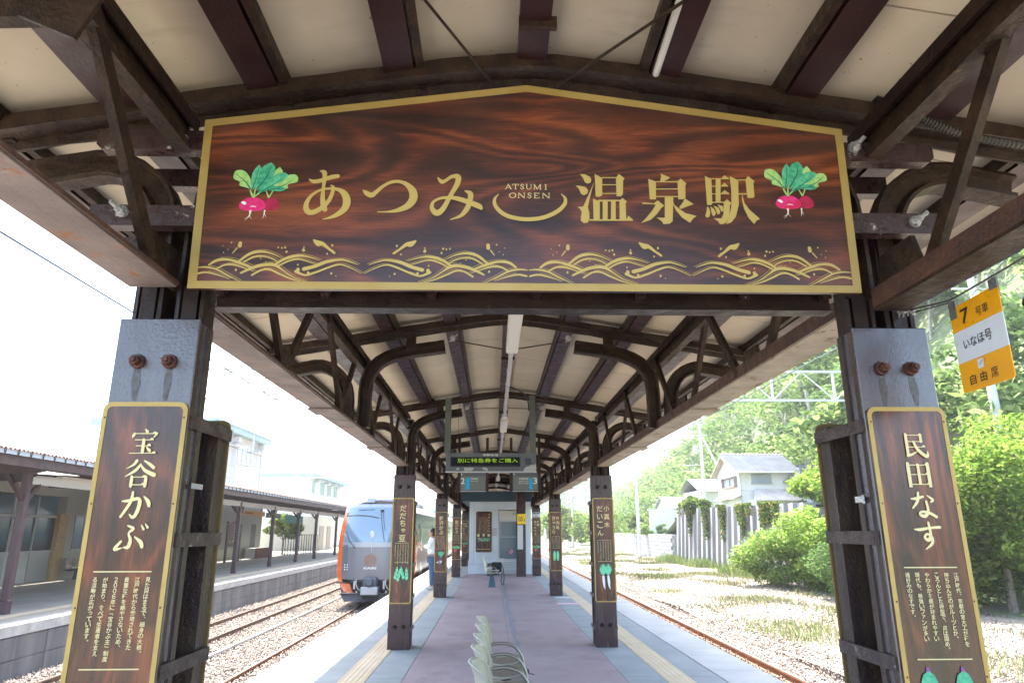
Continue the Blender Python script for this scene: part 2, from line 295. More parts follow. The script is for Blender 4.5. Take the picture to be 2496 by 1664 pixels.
# ------------------------------------------------------------------ mesh helpers
class MB:
    def __init__(s): s.v = []; s.f = []; s.m = []
    def add(s, vs, fs, mi=0):
        n = len(s.v); s.v.extend([tuple(p) for p in vs]); s.f.extend([tuple(i + n for i in f) for f in fs]); s.m.extend([mi] * len(fs)); return s
    def box(s, x0, y0, z0, x1, y1, z1, mi=0):
        return s.add([(x0,y0,z0),(x1,y0,z0),(x1,y1,z0),(x0,y1,z0),(x0,y0,z1),(x1,y0,z1),(x1,y1,z1),(x0,y1,z1)],
                     [(0,3,2,1),(4,5,6,7),(0,1,5,4),(1,2,6,5),(2,3,7,6),(3,0,4,7)], mi)
    def cham(s, x0, y0, z0, x1, y1, z1, c=.006, mi=0):   # box with chamfered vertical edges and top rim
        pts = lambda d, z: [(x0+c+d*0,y0+d,z),(x1-c,y0+d,z),(x1-d,y0+c,z),(x1-d,y1-c,z),(x1-c,y1-d,z),(x0+c,y1-d,z),(x0+d,y1-c,z),(x0+d,y0+c,z)]
        vs = pts(0, z0) + pts(0, z1 - c) + pts(c * .8, z1)
        fs = [tuple(range(7, -1, -1)), tuple(range(16, 24))]
        for r in (0, 8):
            for i in range(8): fs.append((r+i, r+(i+1) % 8, r+8+(i+1) % 8, r+8+i))
        return s.add(vs, fs, mi)
    def beam(s, a, b, w, h, up=(0, 0, 1), mi=0):
        a = Vector(a); b = Vector(b); d = (b - a).normalized(); u = Vector(up)
        r = d.cross(u)
        if r.length < 1e-4: r = d.cross(Vector((1, 0, 0)))
        r.normalize(); u = r.cross(d).normalized(); r *= w / 2; u *= h / 2
        vs = [a-r-u, a+r-u, a+r+u, a-r+u, b-r-u, b+r-u, b+r+u, b-r+u]
        return s.add(vs, [(0,3,2,1),(4,5,6,7),(0,1,5,4),(1,2,6,5),(2,3,7,6),(3,0,4,7)], mi)
    def sweep(s, path, sec, up=(0, 1, 0), jit=0., mi=0, cap=True, closed=False):
        P = [Vector(p) for p in path]; n = len(sec); N = len(P); U = Vector(up); vs = []
        for i, p in enumerate(P):
            t = (P[(i+1) % N] - P[i-1]) if closed else (P[min(i+1, N-1)] - P[max(i-1, 0)])
            t.normalize(); side = U.cross(t)
            if side.length < 1e-4: side = Vector((1, 0, 0)).cross(t)
            side.normalize(); up2 = t.cross(side).normalized()
            for (a, b) in sec:
                j = (random.uniform(-jit, jit), random.uniform(-jit, jit)) if jit else (0, 0)
                vs.append(p + side * (a + j[0]) + up2 * (b + j[1]))
        fs = []
        for i in range(N if closed else N - 1):
            for k in range(n):
                a = i * n; b = ((i + 1) % N) * n
                fs.append((a + k, a + (k+1) % n, b + (k+1) % n, b + k))
        if cap and not closed: fs.append(tuple(range(n-1, -1, -1))); fs.append(tuple((N-1)*n + k for k in range(n)))
        return s.add(vs, fs, mi)
    def tube(s, path, r, n=6, mi=0, up=(0, 0, 1), closed=False):
        return s.sweep(path, [(r*cos(2*pi*k/n), r*sin(2*pi*k/n)) for k in range(n)], up, 0, mi, True, closed)
    def cone(s, a, b, r0, r1, n=8, mi=0):
        a = Vector(a); b = Vector(b); d = (b-a).normalized(); u = d.orthogonal().normalized(); w = d.cross(u)
        vs = [a + (u*cos(2*pi*k/n) + w*sin(2*pi*k/n))*r0 for k in range(n)] + [b + (u*cos(2*pi*k/n) + w*sin(2*pi*k/n))*r1 for k in range(n)]
        return s.add(vs, [(k, (k+1) % n, n+(k+1) % n, n+k) for k in range(n)] + [tuple(range(n-1, -1, -1)), tuple(range(n, 2*n))], mi)
    def prism(s, poly, y0, y1, mi=0, ax='xz'):   # polygon in x,z extruded along y (ax xz) or in y,z along x (ax yz) or in x,y along z
        n = len(poly)
        if ax == 'xz': f = lambda p, t: (p[0], t, p[1])
        elif ax == 'yz': f = lambda p, t: (t, p[0], p[1])
        else: f = lambda p, t: (p[0], p[1], t)
        vs = [f(p, y0) for p in poly] + [f(p, y1) for p in poly]
        return s.add(vs, [tuple(range(n)), tuple(range(2*n-1, n-1, -1))] + [(k, n+k, n+(k+1) % n, (k+1) % n) for k in range(n)], mi)
    def ball(s, c, rx, ry, rz, nu=8, nv=5, mi=0, jit=0):
        vs = [(c[0], c[1], c[2]-rz)]
        for i in range(1, nv):
            t = -pi/2 + pi*i/nv
            for k in range(nu):
                j = 1 + random.uniform(-jit, jit)
                vs.append((c[0]+rx*j*cos(t)*cos(2*pi*k/nu), c[1]+ry*j*cos(t)*sin(2*pi*k/nu), c[2]+rz*j*sin(t)))
        vs.append((c[0], c[1], c[2]+rz)); L = len(vs)-1; fs = []
        for k in range(nu):
            fs.append((0, 1+(k+1) % nu, 1+k)); fs.append((L, L-nu+k, L-nu+(k+1) % nu))
            for i in range(nv-2): a = 1+i*nu; fs.append((a+k, a+(k+1) % nu, a+nu+(k+1) % nu, a+nu+k))
        return s.add(vs, fs, mi)
def wloc(o):
    p = Vector(o.location)
    while o.parent: o = o.parent; p += Vector(o.location)
    return p
def obj(name, mb, mats, parent=None, smooth=False, origin=None):
    """link an MB (world coordinates) as one mesh object with its origin at the base of its box"""
    mats = mats if isinstance(mats, (list, tuple)) else [mats]
    a = np.array(mb.v, dtype=float)
    o3 = Vector(origin) if origin is not None else Vector(((a[:,0].min()+a[:,0].max())/2, (a[:,1].min()+a[:,1].max())/2, a[:,2].min()))
    a = a - np.array(o3)
    me = bpy.data.meshes.new(name); me.from_pydata(a.tolist(), [], mb.f)
    for m in mats: me.materials.append(M[m] if isinstance(m, str) else m)
    if len(mats) > 1: me.polygons.foreach_set('material_index', mb.m)
    if smooth: me.polygons.foreach_set('use_smooth', [True] * len(me.polygons))
    me.update()
    o = bpy.data.objects.new(name, me); COL.objects.link(o)
    if parent is not None: o.parent = parent; o.location = o3 - wloc(parent)
    else: o.location = o3
    return o
def inst(name, src, loc, parent=None, rotz=0.):
    """another object sharing src's mesh, its origin at world loc"""
    o = bpy.data.objects.new(name, src.data); COL.objects.link(o)
    if parent is not None: o.parent = parent; o.location = Vector(loc) - wloc(parent)
    else: o.location = loc
    o.rotation_euler = (0, 0, rotz); return o
def tag(o, label, cat, group=None):
    o['label'] = label; o['category'] = cat
    if group: o['group'] = group
    return o
def thing(name, label, cat, loc=(0, 0, 0), group=None):
    o = bpy.data.objects.new(name, None); COL.objects.link(o); o.location = loc; o.empty_display_size = .2
    return tag(o, label, cat, group)
def struct(o): o['kind'] = 'structure'; return o
def stuff(o): o['kind'] = 'stuff'; return o
def dup(o, loc=None, rotz=None, label=None, parent=None):
    c = o.copy(); COL.objects.link(c)
    if parent is not None: c.parent = parent
    if loc is not None: c.location = loc
    if rotz is not None: c.rotation_euler = (0, 0, rotz)
    if label: c['label'] = label
    for ch in list(o.children): dup(ch, parent=c)
    return c
def np_mesh(name, V, F, mat, parent=None, smooth=False):
    """V (n,3) float, F (m,k) int"""
    me = bpy.data.meshes.new(name); k = F.shape[1]
    me.vertices.add(len(V)); me.vertices.foreach_set('co', V.astype(np.float32).ravel())
    me.loops.add(F.size); me.loops.foreach_set('vertex_index', F.astype(np.int32).ravel())
    me.polygons.add(len(F)); me.polygons.foreach_set('loop_start', np.arange(0, F.size, k, dtype=np.int32))
    me.update(calc_edges=True); me.materials.append(M[mat])
    o = bpy.data.objects.new(name, me); COL.objects.link(o)
    if parent is not None: o.parent = parent; o.location = -wloc(parent)
    return o

# ------------------------------------------------------------------ lettering
TXT = {}
def text_geo(body, bold=0.0, line=1.0, align='CENTER'):
    key = (body, bold, line, align)
    if key in TXT: return TXT[key]
    cu = bpy.data.curves.new('t', 'FONT'); cu.body = body; cu.align_x = align; cu.offset = bold; cu.space_line = line; cu.resolution_u = 2
    o = bpy.data.objects.new('t', cu); COL.objects.link(o)
    dg = bpy.context.evaluated_depsgraph_get(); me = bpy.data.meshes.new_from_object(o.evaluated_get(dg))
    vs = np.array([v.co[:2] for v in me.vertices]).reshape(-1, 2); fs = [tuple(p.vertices) for p in me.polygons]
    bpy.data.objects.remove(o); bpy.data.meshes.remove(me); bpy.data.curves.remove(cu)
    TXT[key] = (vs, fs); return TXT[key]
def add_text(mb, body, box, plane, bold=0., line=1.0, mi=0, align='CENTER', fit='both'):
    """fit text into box (u0,v0,u1,v1); plane(u,v)->world"""
    vs, fs = text_geo(body, bold, line, align)
    if len(vs) == 0: return mb
    mn = vs.min(0); mx = vs.max(0); su = (box[2]-box[0])/(mx[0]-mn[0]); sv = (box[3]-box[1])/(mx[1]-mn[1])
    if fit == 'h': su = sv
    if fit == 'min': su = sv = min(su, sv)
    cu = (box[0]+box[2])/2; cv = (box[1]+box[3])/2; c = (mn+mx)/2
    return mb.add([plane(cu+(x-c[0])*su, cv+(y-c[1])*sv) for x, y in vs], fs, mi)
def smooth_path(pts, n=5):
    P = [np.array(p, float) for p in pts]; out = []
    for i in range(len(P)-1):
        p0 = P[max(i-1, 0)]; p1 = P[i]; p2 = P[i+1]; p3 = P[min(i+2, len(P)-1)]
        for k in range(n):
            t = k/n
            out.append(.5*((2*p1)+(-p0+p2)*t+(2*p0-5*p1+4*p2-p3)*t*t+(-p0+3*p1-3*p2+p3)*t**3))
    out.append(P[-1]); return out
def stroke(mb, pts, plane, lift=0., mi=0, n=5, endcap=True):
    """brush stroke: centreline points (u,v,halfwidth)"""
    q = smooth_path(pts, n) if len(pts) > 2 else [np.array(p, float) for p in pts]
    L = []; R = []
    for i, p in enumerate(q):
        d = q[min(i+1, len(q)-1)][:2] - q[max(i-1, 0)][:2]; l = np.hypot(*d) or 1; nrm = np.array((-d[1], d[0]))/l
        w = max(p[2], .0001); L.append(p[:2]+nrm*w); R.append(p[:2]-nrm*w)
    vs = []
    for i, (a, b) in enumerate(zip(L, R)): vs += [plane(a[0], a[1], lift+3e-5*i), plane(b[0], b[1], lift+3e-5*i)]
    mb.add(vs, [(2*i, 2*i+1, 2*i+3, 2*i+2) for i in range(len(q)-1)], mi)
    if endcap:
        lift0 = lift
        for p, dr, lift in ((q[0], q[0][:2]-q[1][:2], lift0), (q[-1], q[-1][:2]-q[-2][:2], lift0+3e-5*(len(q)-1))):
            a0 = math.atan2(dr[1], dr[0]); vs = [plane(p[0]+p[2]*cos(a0+t), p[1]+p[2]*sin(a0+t), lift) for t in (-pi/2, -pi/4, 0, pi/4, pi/2)]
            mb.add(vs, [(0, 1, 2, 3, 4)], mi)
    return mb
def poly(mb, pts, plane, lift=0., mi=0, sm=False):
    if sm:
        q = smooth_path(list(pts)+[pts[0]], 3)[:-1]
    else: q = pts
    return mb.add([plane(p[0], p[1], lift) for p in q], [tuple(range(len(q)))], mi)
# ================================================================== GROUND AND PLATFORMS
ZG = -1.16
g = MB(); g.add([(-255, -35, ZG-.12), (495, -35, ZG-.12), (495, 570, ZG-.12), (-255, 570, ZG-.12)], [(0, 1, 2, 3)])
struct(obj('ground', g, 'bare'))
# ballast sheet with a slight wave
def sheet(name, x0, x1, y0, y1, zf, nx, ny, mat):
    xs = np.linspace(x0, x1, nx); ys = np.linspace(y0, y1, ny); X, Y = np.meshgrid(xs, ys)
    Z = zf(X, Y); V = np.stack([X, Y, Z], -1).reshape(-1, 3)
    i = np.arange(nx*ny).reshape(ny, nx); F = np.stack([i[:-1, :-1], i[:-1, 1:], i[1:, 1:], i[1:, :-1]], -1).reshape(-1, 4)
    o = np_mesh(name, V, F, mat); o.data.polygons.foreach_set('use_smooth', [True]*len(F)); return o
struct(sheet('ballast_bed', -10.2, 7.4, -20, 230, lambda X, Y: ZG-.03 + .03*np.sin(X*2.1+Y*.7)*np.sin(Y*.9), 60, 400, 'ballast'))
def verge_z(X, Y):
    return ZG + .02 + .16*np.clip((X-7.2)/3, 0, 1) + .05*np.sin(X*1.7)*np.cos(Y*.6) + .05*np.sin(X*.6+Y*.35)
struct(sheet('grass_verge', 6.6, 17.5, 4, 240, verge_z, 40, 260, 'soil'))
def stones(name, x0, x1, y0, y1, n, zf, rmin, rmax, ypow=1.6):
    u = RNG.random(n); y = y0 + (y1-y0)*u**ypow; x = x0 + (x1-x0)*RNG.random(n); z = zf(x, y)
    r = rmin + (rmax-rmin)*RNG.random(n); base = np.array([(1,0,0),(0,1,0),(-1,0,0),(0,-1,0),(0,0,1),(0,0,-1)], float)
    V = base[None]*(.55+.6*RNG.random((n, 6, 3)))*r[:, None, None] + .35*r[:, None, None]*(RNG.random((n, 6, 3))-.5)
    V += np.stack([x, y, z], -1)[:, None]
    F = np.array([(0,1,4),(1,2,4),(2,3,4),(3,0,4),(1,0,5),(2,1,5),(3,2,5),(0,3,5)])
    F = (F[None] + 6*np.arange(n)[:, None, None]).reshape(-1, 3)
    return stuff(np_mesh(name, V.reshape(-1, 3), F, 'stone'))
bz = lambda x, y: ZG + .0 + .035*RNG.random(len(x))
stones('ballast_gravel', -9.85, -3.0, 11.5, 46, 62000, bz, .016, .042)
stones('ballast_gravel', 3.1, 7.6, 11, 50, 22000, bz, .016, .04)
stones('verge_gravel', 6.4, 15, 12, 45, 16000, lambda x, y: verge_z(x, y)+.01, .012, .05)

plat = MB(); plat.box(-2.86, -12, ZG-.1, 2.99, 62, -.06)
PLAT = struct(obj('platform', plat, 'base_conc'))
def slab(name, x0, x1, y0, y1, mat, z0=-.058, z1=0., c=.003):
    m = MB(); m.cham(x0, y0, z0, x1, y1, z1, c); return obj(name, m, mat, PLAT)
def row(name, x0, x1, L, ya, yb, mat, z1=0., gap=.007, gy=.012):
    first = None; y = ya
    while y < yb:
        if first is None: first = slab(name, x0+gap/2, x1-gap/2, y+gy/2, y+L-gy/2, mat, z1=z1); p = first
        else: p = inst(name, first, ((x0+x1)/2, y+L/2, -.058), PLAT)
        y += L
row('red_pavement_panel', -1.19, .075, 2.62, -6.1, 60, 'red_pave', gap=.003); row('red_pavement_panel', .075, 1.34, 2.62, -6.1, 60, 'red_pave', gap=.003)
row('grey_paving_slab', -1.60, -1.19, 2.1, -6.1, 60, 'grey_pave', -.002); row('grey_paving_slab', 1.34, 1.785, 2.1, -6.1, 60, 'grey_pave', -.002)
row('grey_paving_slab', -2.33, -1.905, 2.1, -6.1, 60, 'grey_pave', -.002); row('grey_paving_slab', 2.09, 2.44, 2.1, -6.1, 60, 'grey_pave', -.002)
row('edge_slab', -2.925, -2.33, 1.0, -6.1, 60, 'edge_pave', .004, .010); row('edge_slab', 2.44, 3.055, 1.0, -6.1, 60, 'edge_pave', .004, .010)
def tile_mb(x0, x1, y0, y1, domes):
    m = MB(); m.box(x0+.002, y0+.002, -.058, x1-.002, y1-.002, .001)
    if domes:
        for i in range(5):
            for j in range(5):
                cx = x0+(x1-x0)*(i+.5)/5; cy = y0+(y1-y0)*(j+.5)/5; a = .017; b = .010; z = .0075
                m.add([(cx-a,cy-a,.001),(cx+a,cy-a,.001),(cx+a,cy+a,.001),(cx-a,cy+a,.001),(cx-b,cy-b,z),(cx+b,cy-b,z),(cx+b,cy+b,z),(cx-b,cy+b,z)], [(4,5,6,7),(0,1,5,4),(1,2,6,5),(2,3,7,6),(3,0,4,7)])
    return m
for x0 in (-1.905, 1.785):
    first = obj('tactile_tile', tile_mb(x0, x0+.303, 7.2, 7.503, True), 'tactile', PLAT); y = 7.2+.303
    while y < 49: inst('tactile_tile', first, (x0+.1515, y+.1515, -.058), PLAT); y += .303
# small white / pink painted marks on the right of the platform
pm = MB(); pm.box(1.40, 18.1, .002, 1.78, 18.45, .005); obj('painted_mark', pm, 'paper', PLAT)
pm = MB(); pm.box(1.32, 16.6, .002, 1.9, 16.95, .005); obj('painted_mark', pm, simple('pink_mark', (.62, .38, .44), .8), PLAT)

# opposite platform
OZ = -.15
def oedge(y): return -9.62 - .0095*(y-14)
op = MB()
op.add([(oedge(0), 0, ZG-.1), (oedge(46), 46, ZG-.1), (-30, 46, ZG-.1), (-30, 0, ZG-.1), (oedge(0), 0, OZ-.2), (oedge(46), 46, OZ-.2), (-30, 46, OZ-.2), (-30, 0, OZ-.2)],
       [(4, 5, 6, 7), (0, 1, 5, 4), (1, 2, 6, 5), (2, 3, 7, 6), (3, 0, 4, 7)])
op.box(-30, 46.02, ZG-.1, oedge(46)-.25, 120, OZ-.2)
OPP = struct(obj('opposite_platform', op, 'old_wall'))
fl = MB(); fl.add([(oedge(0)-.37, 0, OZ), (oedge(80)-.37, 80, OZ), (-30, 80, OZ), (-30, 0, OZ)], [(0, 1, 2, 3)]); obj('platform_floor', fl, 'opp_floor', OPP)
y = 8.; k = 0
while y < 78:
    L = .9
    c = MB(); c.cham(oedge(y+.45)-.36, y+.006, OZ-.2+.002, oedge(y+.45)+.06, y+L-.006, OZ+.012 + random.uniform(-.003, .003), .012); obj('coping_stone', c, 'coping', OPP); y += L
y = 8.; first = None
while y < 60:
    if first is None:
        c = MB(); c.box(oedge(y)-1.22, y+.003, OZ-.01, oedge(y)-.92, y+.397, OZ+.008); first = obj('yellow_strip_tile', c, 'tactile', OPP)
    else: inst('yellow_strip_tile', first, (oedge(y)-1.07, y+.2, OZ-.01), OPP)
    y += .4
# big masonry blocks on the platform wall, uneven
y = 8.; 
while y < 46:
    L = random.uniform(.8, 1.3)
    for (z0, z1) in ((ZG-.05, -.80), (-.80, -.365)):
        c = MB(); e = oedge(y+L/2)+random.uniform(.004, .03); c.cham(e-.1, y+.012, z0+.008, e+.012, y+L-.012, z1-.008, .01); obj('wall_block', c, 'old_wall', OPP)
    y += L

# ------------------------------------------------------------------ railway tracks
RS = [(-.03, .16), (.03, .16), (.032, .13), (.008, .115), (.008, .03), (.06, .012), (.06, 0), (-.06, 0), (-.06, .012), (-.008, .03), (-.008, .115), (-.032, .13)]
def track(label, xc, y0, y1, zt, mat, ys0, ys1, slope=0.):
    t = thing('railway_track', label, 'railway track', (xc(y0), y0, ZG))
    for s in (-1, 1):
        m = MB(); Y = [y0 + (y1-y0)*i/12 for i in range(13)]
        m.sweep([(xc(q)+s*.565, q, zt-.16) for q in Y], [(-a, b) for a, b in RS], up=(0, 0, 1))
        r = obj('rail', m, mat, t)
        m = MB(); m.sweep([(xc(q)+s*.565, q, zt+.001) for q in Y], [(-.024, -.004), (.024, -.004), (.024, .002), (-.024, .002)], up=(0, 0, 1)); obj('rail_head', m, 'rail_top', r)
    y = ys0; sl = cl = None
    while y < ys1:
        x = xc(y)
        if sl is None:
            m = MB(); m.cham(x-1.0, y-.12, zt-.34, x+1.0, y+.12, zt-.165, .02); sl = obj('sleeper', m, 'sleeper', t)
        else: inst('sleeper', sl, (x, y, zt-.34), t)
        if y < ys0 + 42:
            for s in (-1, 1):
                for d in (-1, 1):
                    cx = x+s*.565+d*.095
                    if cl is None:
                        m = MB(); m.box(cx-.035, y-.05, zt-.165, cx+.035, y+.05, zt-.128)
                        pts = [(cx+.03*cos(a), y+.012, zt-.115+.034*sin(a)) for a in np.linspace(-.9, pi+.9, 9)]
                        m.tube(pts, .011, 5, up=(0, 1, 0)); cl = obj('rail_clip', m, 'clip', t); zc = cl.location.z
                    else: c = inst('rail_clip', cl, (cx, y, 0), t); c.location.z = zc
        y += .62
track('rusty single track beside the left platform edge, running under the orange train', lambda y: -4.58, -8, 240, -1.06, 'rail_side', 10.5, 70)
track('darker track beside the opposite platform wall, left of the train', lambda y: -8.02-.013*(y-20), -8, 240, -1.03, 'rail_dark', 10.5, 90)
track('empty track right of the island platform beside the weedy verge', lambda y: 4.90, -8, 240, -1.00, 'rail_side', 10.5, 90)
m = MB(); m.sweep([(-6.35-.01*q+.03*sin(q*.3), q, ZG+.05) for q in np.linspace(8, 60, 40)], [(-.035, 0), (.035, 0), (.03, .05), (-.03, .05)], up=(0, 0, 1))
tag(obj('cable_trough', m, 'coping'), 'pale cable duct lying in the ballast between the two left tracks', 'cable duct')

# ================================================================== PLATFORM CANOPY
CAN = thing('platform_canopy', 'dark brown steel canopy of old rails with cream ceiling boards over the island platform', 'canopy', (0, 20, 0))
def rt(x): return 3.716 - .172*sqrt((x+.02)**2 + .05)          # top of the rafters
BENT = [2.80] + [6.65 + 3.97*i for i in range(13)]
CY = {'L': [2.65, 10.55, 18.45, 26.35, 34.4, 42.3, 50.2], 'R': [2.72, 10.65, 18.75, 26.9, 34.5, 42.3, 50.2]}
CX = {'L': -1.51, 'R': 1.485}
RAF = [(-.052, 0), (-.052, -.014), (-.011, -.026), (-.011, -.105), (-.034, -.115), (-.034, -.15), (.034, -.15), (.034, -.115), (.011, -.105), (.011, -.026), (.052, -.014), (.052, 0)]
ARC = [(a*1.18, b*1.2) for a, b in [(-.036, -.05), (.036, -.05), (.040, -.035), (.012, -.024), (.010, .024), (.046, .036), (.046, .05), (-.046, .05), (-.046, .036), (-.010, .024), (-.012, -.024), (-.040, -.035)]]
def bez(a, b, c, d, n=9):
    a, b, c, d = map(np.array, (a, b, c, d)); return [tuple((1-t)**3*a+3*(1-t)**2*t*b+3*(1-t)*t*t*c+t**3*d) for t in np.linspace(0, 1, n)]
def arch_pts(s, inner):
    if inner:
        p = [(-1.435, 2.585), (-1.435, 2.8)] + bez((-1.435, 2.93), (-1.435, 3.24), (-1.24, 3.30), (-.99, 3.352)) + [(-.665, 3.40)]
    else:
        p = [(-1.605, 2.585), (-1.605, 2.72)] + bez((-1.605, 2.84), (-1.605, 3.08), (-1.76, 3.20), (-1.93, 3.19)) + [(-2.23, 3.13)]
    return p if s < 0 else [(-x-.03, z) for x, z in p]
proto = None
def bent(y, first):
    if first is None:
        m = MB(); xs = [-2.58, -2.3, -2., -1.7, -1.4, -1.1, -.8, -.5, -.25, -.1, 0, .1, .25, .5, .8, 1.1, 1.4, 1.7, 2., 2.3, 2.6, 2.74]
        xf = []
        for a, b in zip(xs, xs[1:]): xf += [a, a+(b-a)/3, a+2*(b-a)/3]
        xf.append(xs[-1])
        m.sweep([(x, y, rt(x)) for x in xf], RAF, up=(0, 1, 0), jit=.0028)
        r = obj('rafter', m, 'steel_old', CAN, origin=(0, y, 3.2)); out = [r]
        for s in (-1, 1):
            for inner in (True, False):
                m = MB(); pp = arch_pts(s, inner); pts = [(x, y, z) for x, z in pp]
                sec = [(a, b) for b, a in ARC]
                sw = [( (.05 if 0 else a), b) for a, b in sec]
                m.sweep(pts, [(q, p) for p, q in sw] if False else sec, up=(0, 1, 0), jit=.0015)
                out.append(obj('arched_bracket', m, 'steel_old', CAN, origin=(0, y, 3.2)))
        return out
    for o in first: inst(o.name.split('.')[0], o, (0, y, 3.2), CAN)
    return first
for y in BENT: proto = bent(y, proto)
# clamps where the arches meet the rafters, and knee bolts
first = None
for y in BENT:
    for sx in (-1.0, .97):
        if first is None:
            m = MB(); m.box(sx-.05, y-.055, 3.36, sx+.05, y-.043, 3.50); m.ball((sx-.02, y-.058, 3.41), .012, .012, .012, 6, 4); m.ball((sx+.03, y-.058, 3.42), .012, .012, .012, 6, 4); first = obj('clamp_plate', m, 'steel_old', CAN)
        else: inst('clamp_plate', first, (sx, y-.05, 3.36), CAN)
# purlins, bay by bay
EAVE = {-1: -2.56, 1: 2.72}
PX = [-.01+.605*k for k in range(-4, 5)]
ends = [.35] + BENT + [55.]
for i, (a, b) in enumerate(zip(ends, ends[1:])):
    for k, x in enumerate(PX):
        dx = random.uniform(-.012, .012); m = MB(); z = rt(x)
        w = .066 if i % 2 == 0 else .062; sl = -.172*(x+.02)/sqrt((x+.02)**2+.05)
        nseg = 8; pts = [(x+dx, a-.05+(b-a+.1)*t/nseg, z+.045) for t in range(nseg+1)]
        m.sweep(pts, [(-w, -.045), (w, -.045), (w, .045), (-w, .045)], up=(-sl, 0, 1), jit=.0012)
        if k != 4:
            sgn = 1 if x < 0 else -1
            m.sweep([(p[0]+sgn*(w+.028), p[1]+.02, p[2]-.0+sl*sgn*.09) for p in pts], [(-.018, -.038), (.018, -.038), (.018, .04), (-.018, .04)], up=(-sl, 0, 1), jit=.0025, mi=1)
        obj('purlin', m, ['purlin', 'steel_old'], CAN)
    for s in (-1, 1):
        m = MB(); E = EAVE[s]; m.box(E-.03, a, rt(E)-.01, E+.03, b-.01, rt(E)+.088); obj('eave_beam', m, 'purlin', CAN)
    # packers where purlins sit on the rafter
for y in BENT[:7]:
    m = MB()
    for x in PX: m.box(x-.10, y-.05, rt(x)-.004, x+.115, y+.052, rt(x)+.022)
    obj('packer_row', m, 'steel_old', CAN)
# ceiling boards: two slopes of sheets with open joints
y = -.02+.37; b0 = {}
while y < 55:
    for s in (-1, 1):
        if s not in b0:
            m = MB(); xs = np.linspace(.004, abs(EAVE[s])+.01, 9); L = .900
            vs = []; 
            for x in xs: X = s*x-.01; z = rt(X)+.092; vs += [(X, y, z), (X, y+L, z), (X, y, z+.012), (X, y+L, z+.012)]
            fs = []
            for i in range(8):
                a = 4*i; b = a+4; fs += [(a, a+1, b+1, b), (a+2, b+2, b+3, a+3), (a, b, b+2, a+2), (a+1, a+3, b+3, b+1)]
            m.add(vs, fs); b0[s] = obj('ceiling_board', m, 'board', CAN, origin=(s, y, 3.4))
        else: o = inst('ceiling_board', b0[s], (s, y, 3.4), CAN)
    y += .91
m = MB()
for s in (-1, 1):
    xs = np.linspace(0, abs(EAVE[s])+.08, 9); pr = [(s*x-.01, rt(s*x)+.107) for x in xs] + [(s*x-.01, rt(s*x)+.15) for x in xs[::-1]]
    m.prism(pr, .30, 55.2)
obj('roof_sheet', m, 'roof_metal', CAN)
# longitudinal girders
def chordseg(side, a, b):
    dk = side == 'R' and a < 2
    x0, x1 = (-1.64, -1.455) if side == 'L' else (1.42, 1.63)
    if dk: x1 = 1.56
    zf = 2.508 if dk else 2.566
    m = MB(); m.box(x0, a, zf, x1, b, zf+.012)
    xi = (x0+.004) if side == 'L' else x0-.001
    m.box(xi, a, zf+.013, xi+.012, b, 2.60 if dk else 2.655, 1)
    if side == 'L': m.box(-1.452, a, 2.572, -1.444, b, 2.588, 1)
    else: m.box(x1-.012, a, zf+.013, x1, b, 2.62, 1)
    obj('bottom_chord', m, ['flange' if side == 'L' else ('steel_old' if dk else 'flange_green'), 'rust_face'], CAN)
    m = MB(); X = -1.50 if side == 'L' else 1.47
    m.sweep([(X, a+(b-a)*i/16, 3.325) for i in range(17)], RAF, up=(0, 0, 1), jit=.002)
    m2 = MB(); m2.beam((X-.045, a, 3.30), (X-.045, b, 3.30), .02, .06); m2.beam((X+.045, a, 3.29), (X+.045, b, 3.29), .012, .05)
    obj('top_chord', m, 'steel_old', CAN); obj('chord_angle', m2, 'steel', CAN)
for side in 'LR':
    ys = CY[side]; ys = [.2] + ys
    for a, b in zip(ys, ys[1:]):
        chordseg(side, a+(.30 if a > 0 else 0), b-.02)
        # cover plates at the joints
    X0, X1 = ((-1.655, -1.44) if side == 'L' else (1.405, 1.645))
    for yj in (5.42, 8.03, 13.3, 15.9, 21.2, 23.8, 29.2):
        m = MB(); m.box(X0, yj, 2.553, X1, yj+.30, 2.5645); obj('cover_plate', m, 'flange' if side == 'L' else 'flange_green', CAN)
    X = -1.50 if side == 'L' else 1.47
    k = 0; st = None; yt = .095
    while yt < 50:
        for d in (-1, 1):
            yb = yt + d*.82
            yb2 = yb - d*.14; yt2 = yt + d*.05
            if min(abs(yb2-c) for c in CY[side]) < .12: continue
            m = MB(); xo = X + .035*d
            m.beam((xo, yt2, 3.30), (xo, yb2, 2.60), .032, .062, up=(0, 1, 0)); obj('strut', m, 'steel_old', CAN)
        m = MB(); m.box(X-.012, yt-.14, 3.18, X+.012, yt+.14, 3.32); obj('gusset_plate', m, 'steel_old', CAN)
        m = MB(); m.prism([(yt+.82-.16, 2.579), (yt+.82+.16, 2.579), (yt+.82+.11, 2.74), (yt+.82-.11, 2.74)], X-.01, X+.01, ax='yz'); obj('gusset_plate', m, 'steel_old', CAN)
        yt += 1.645
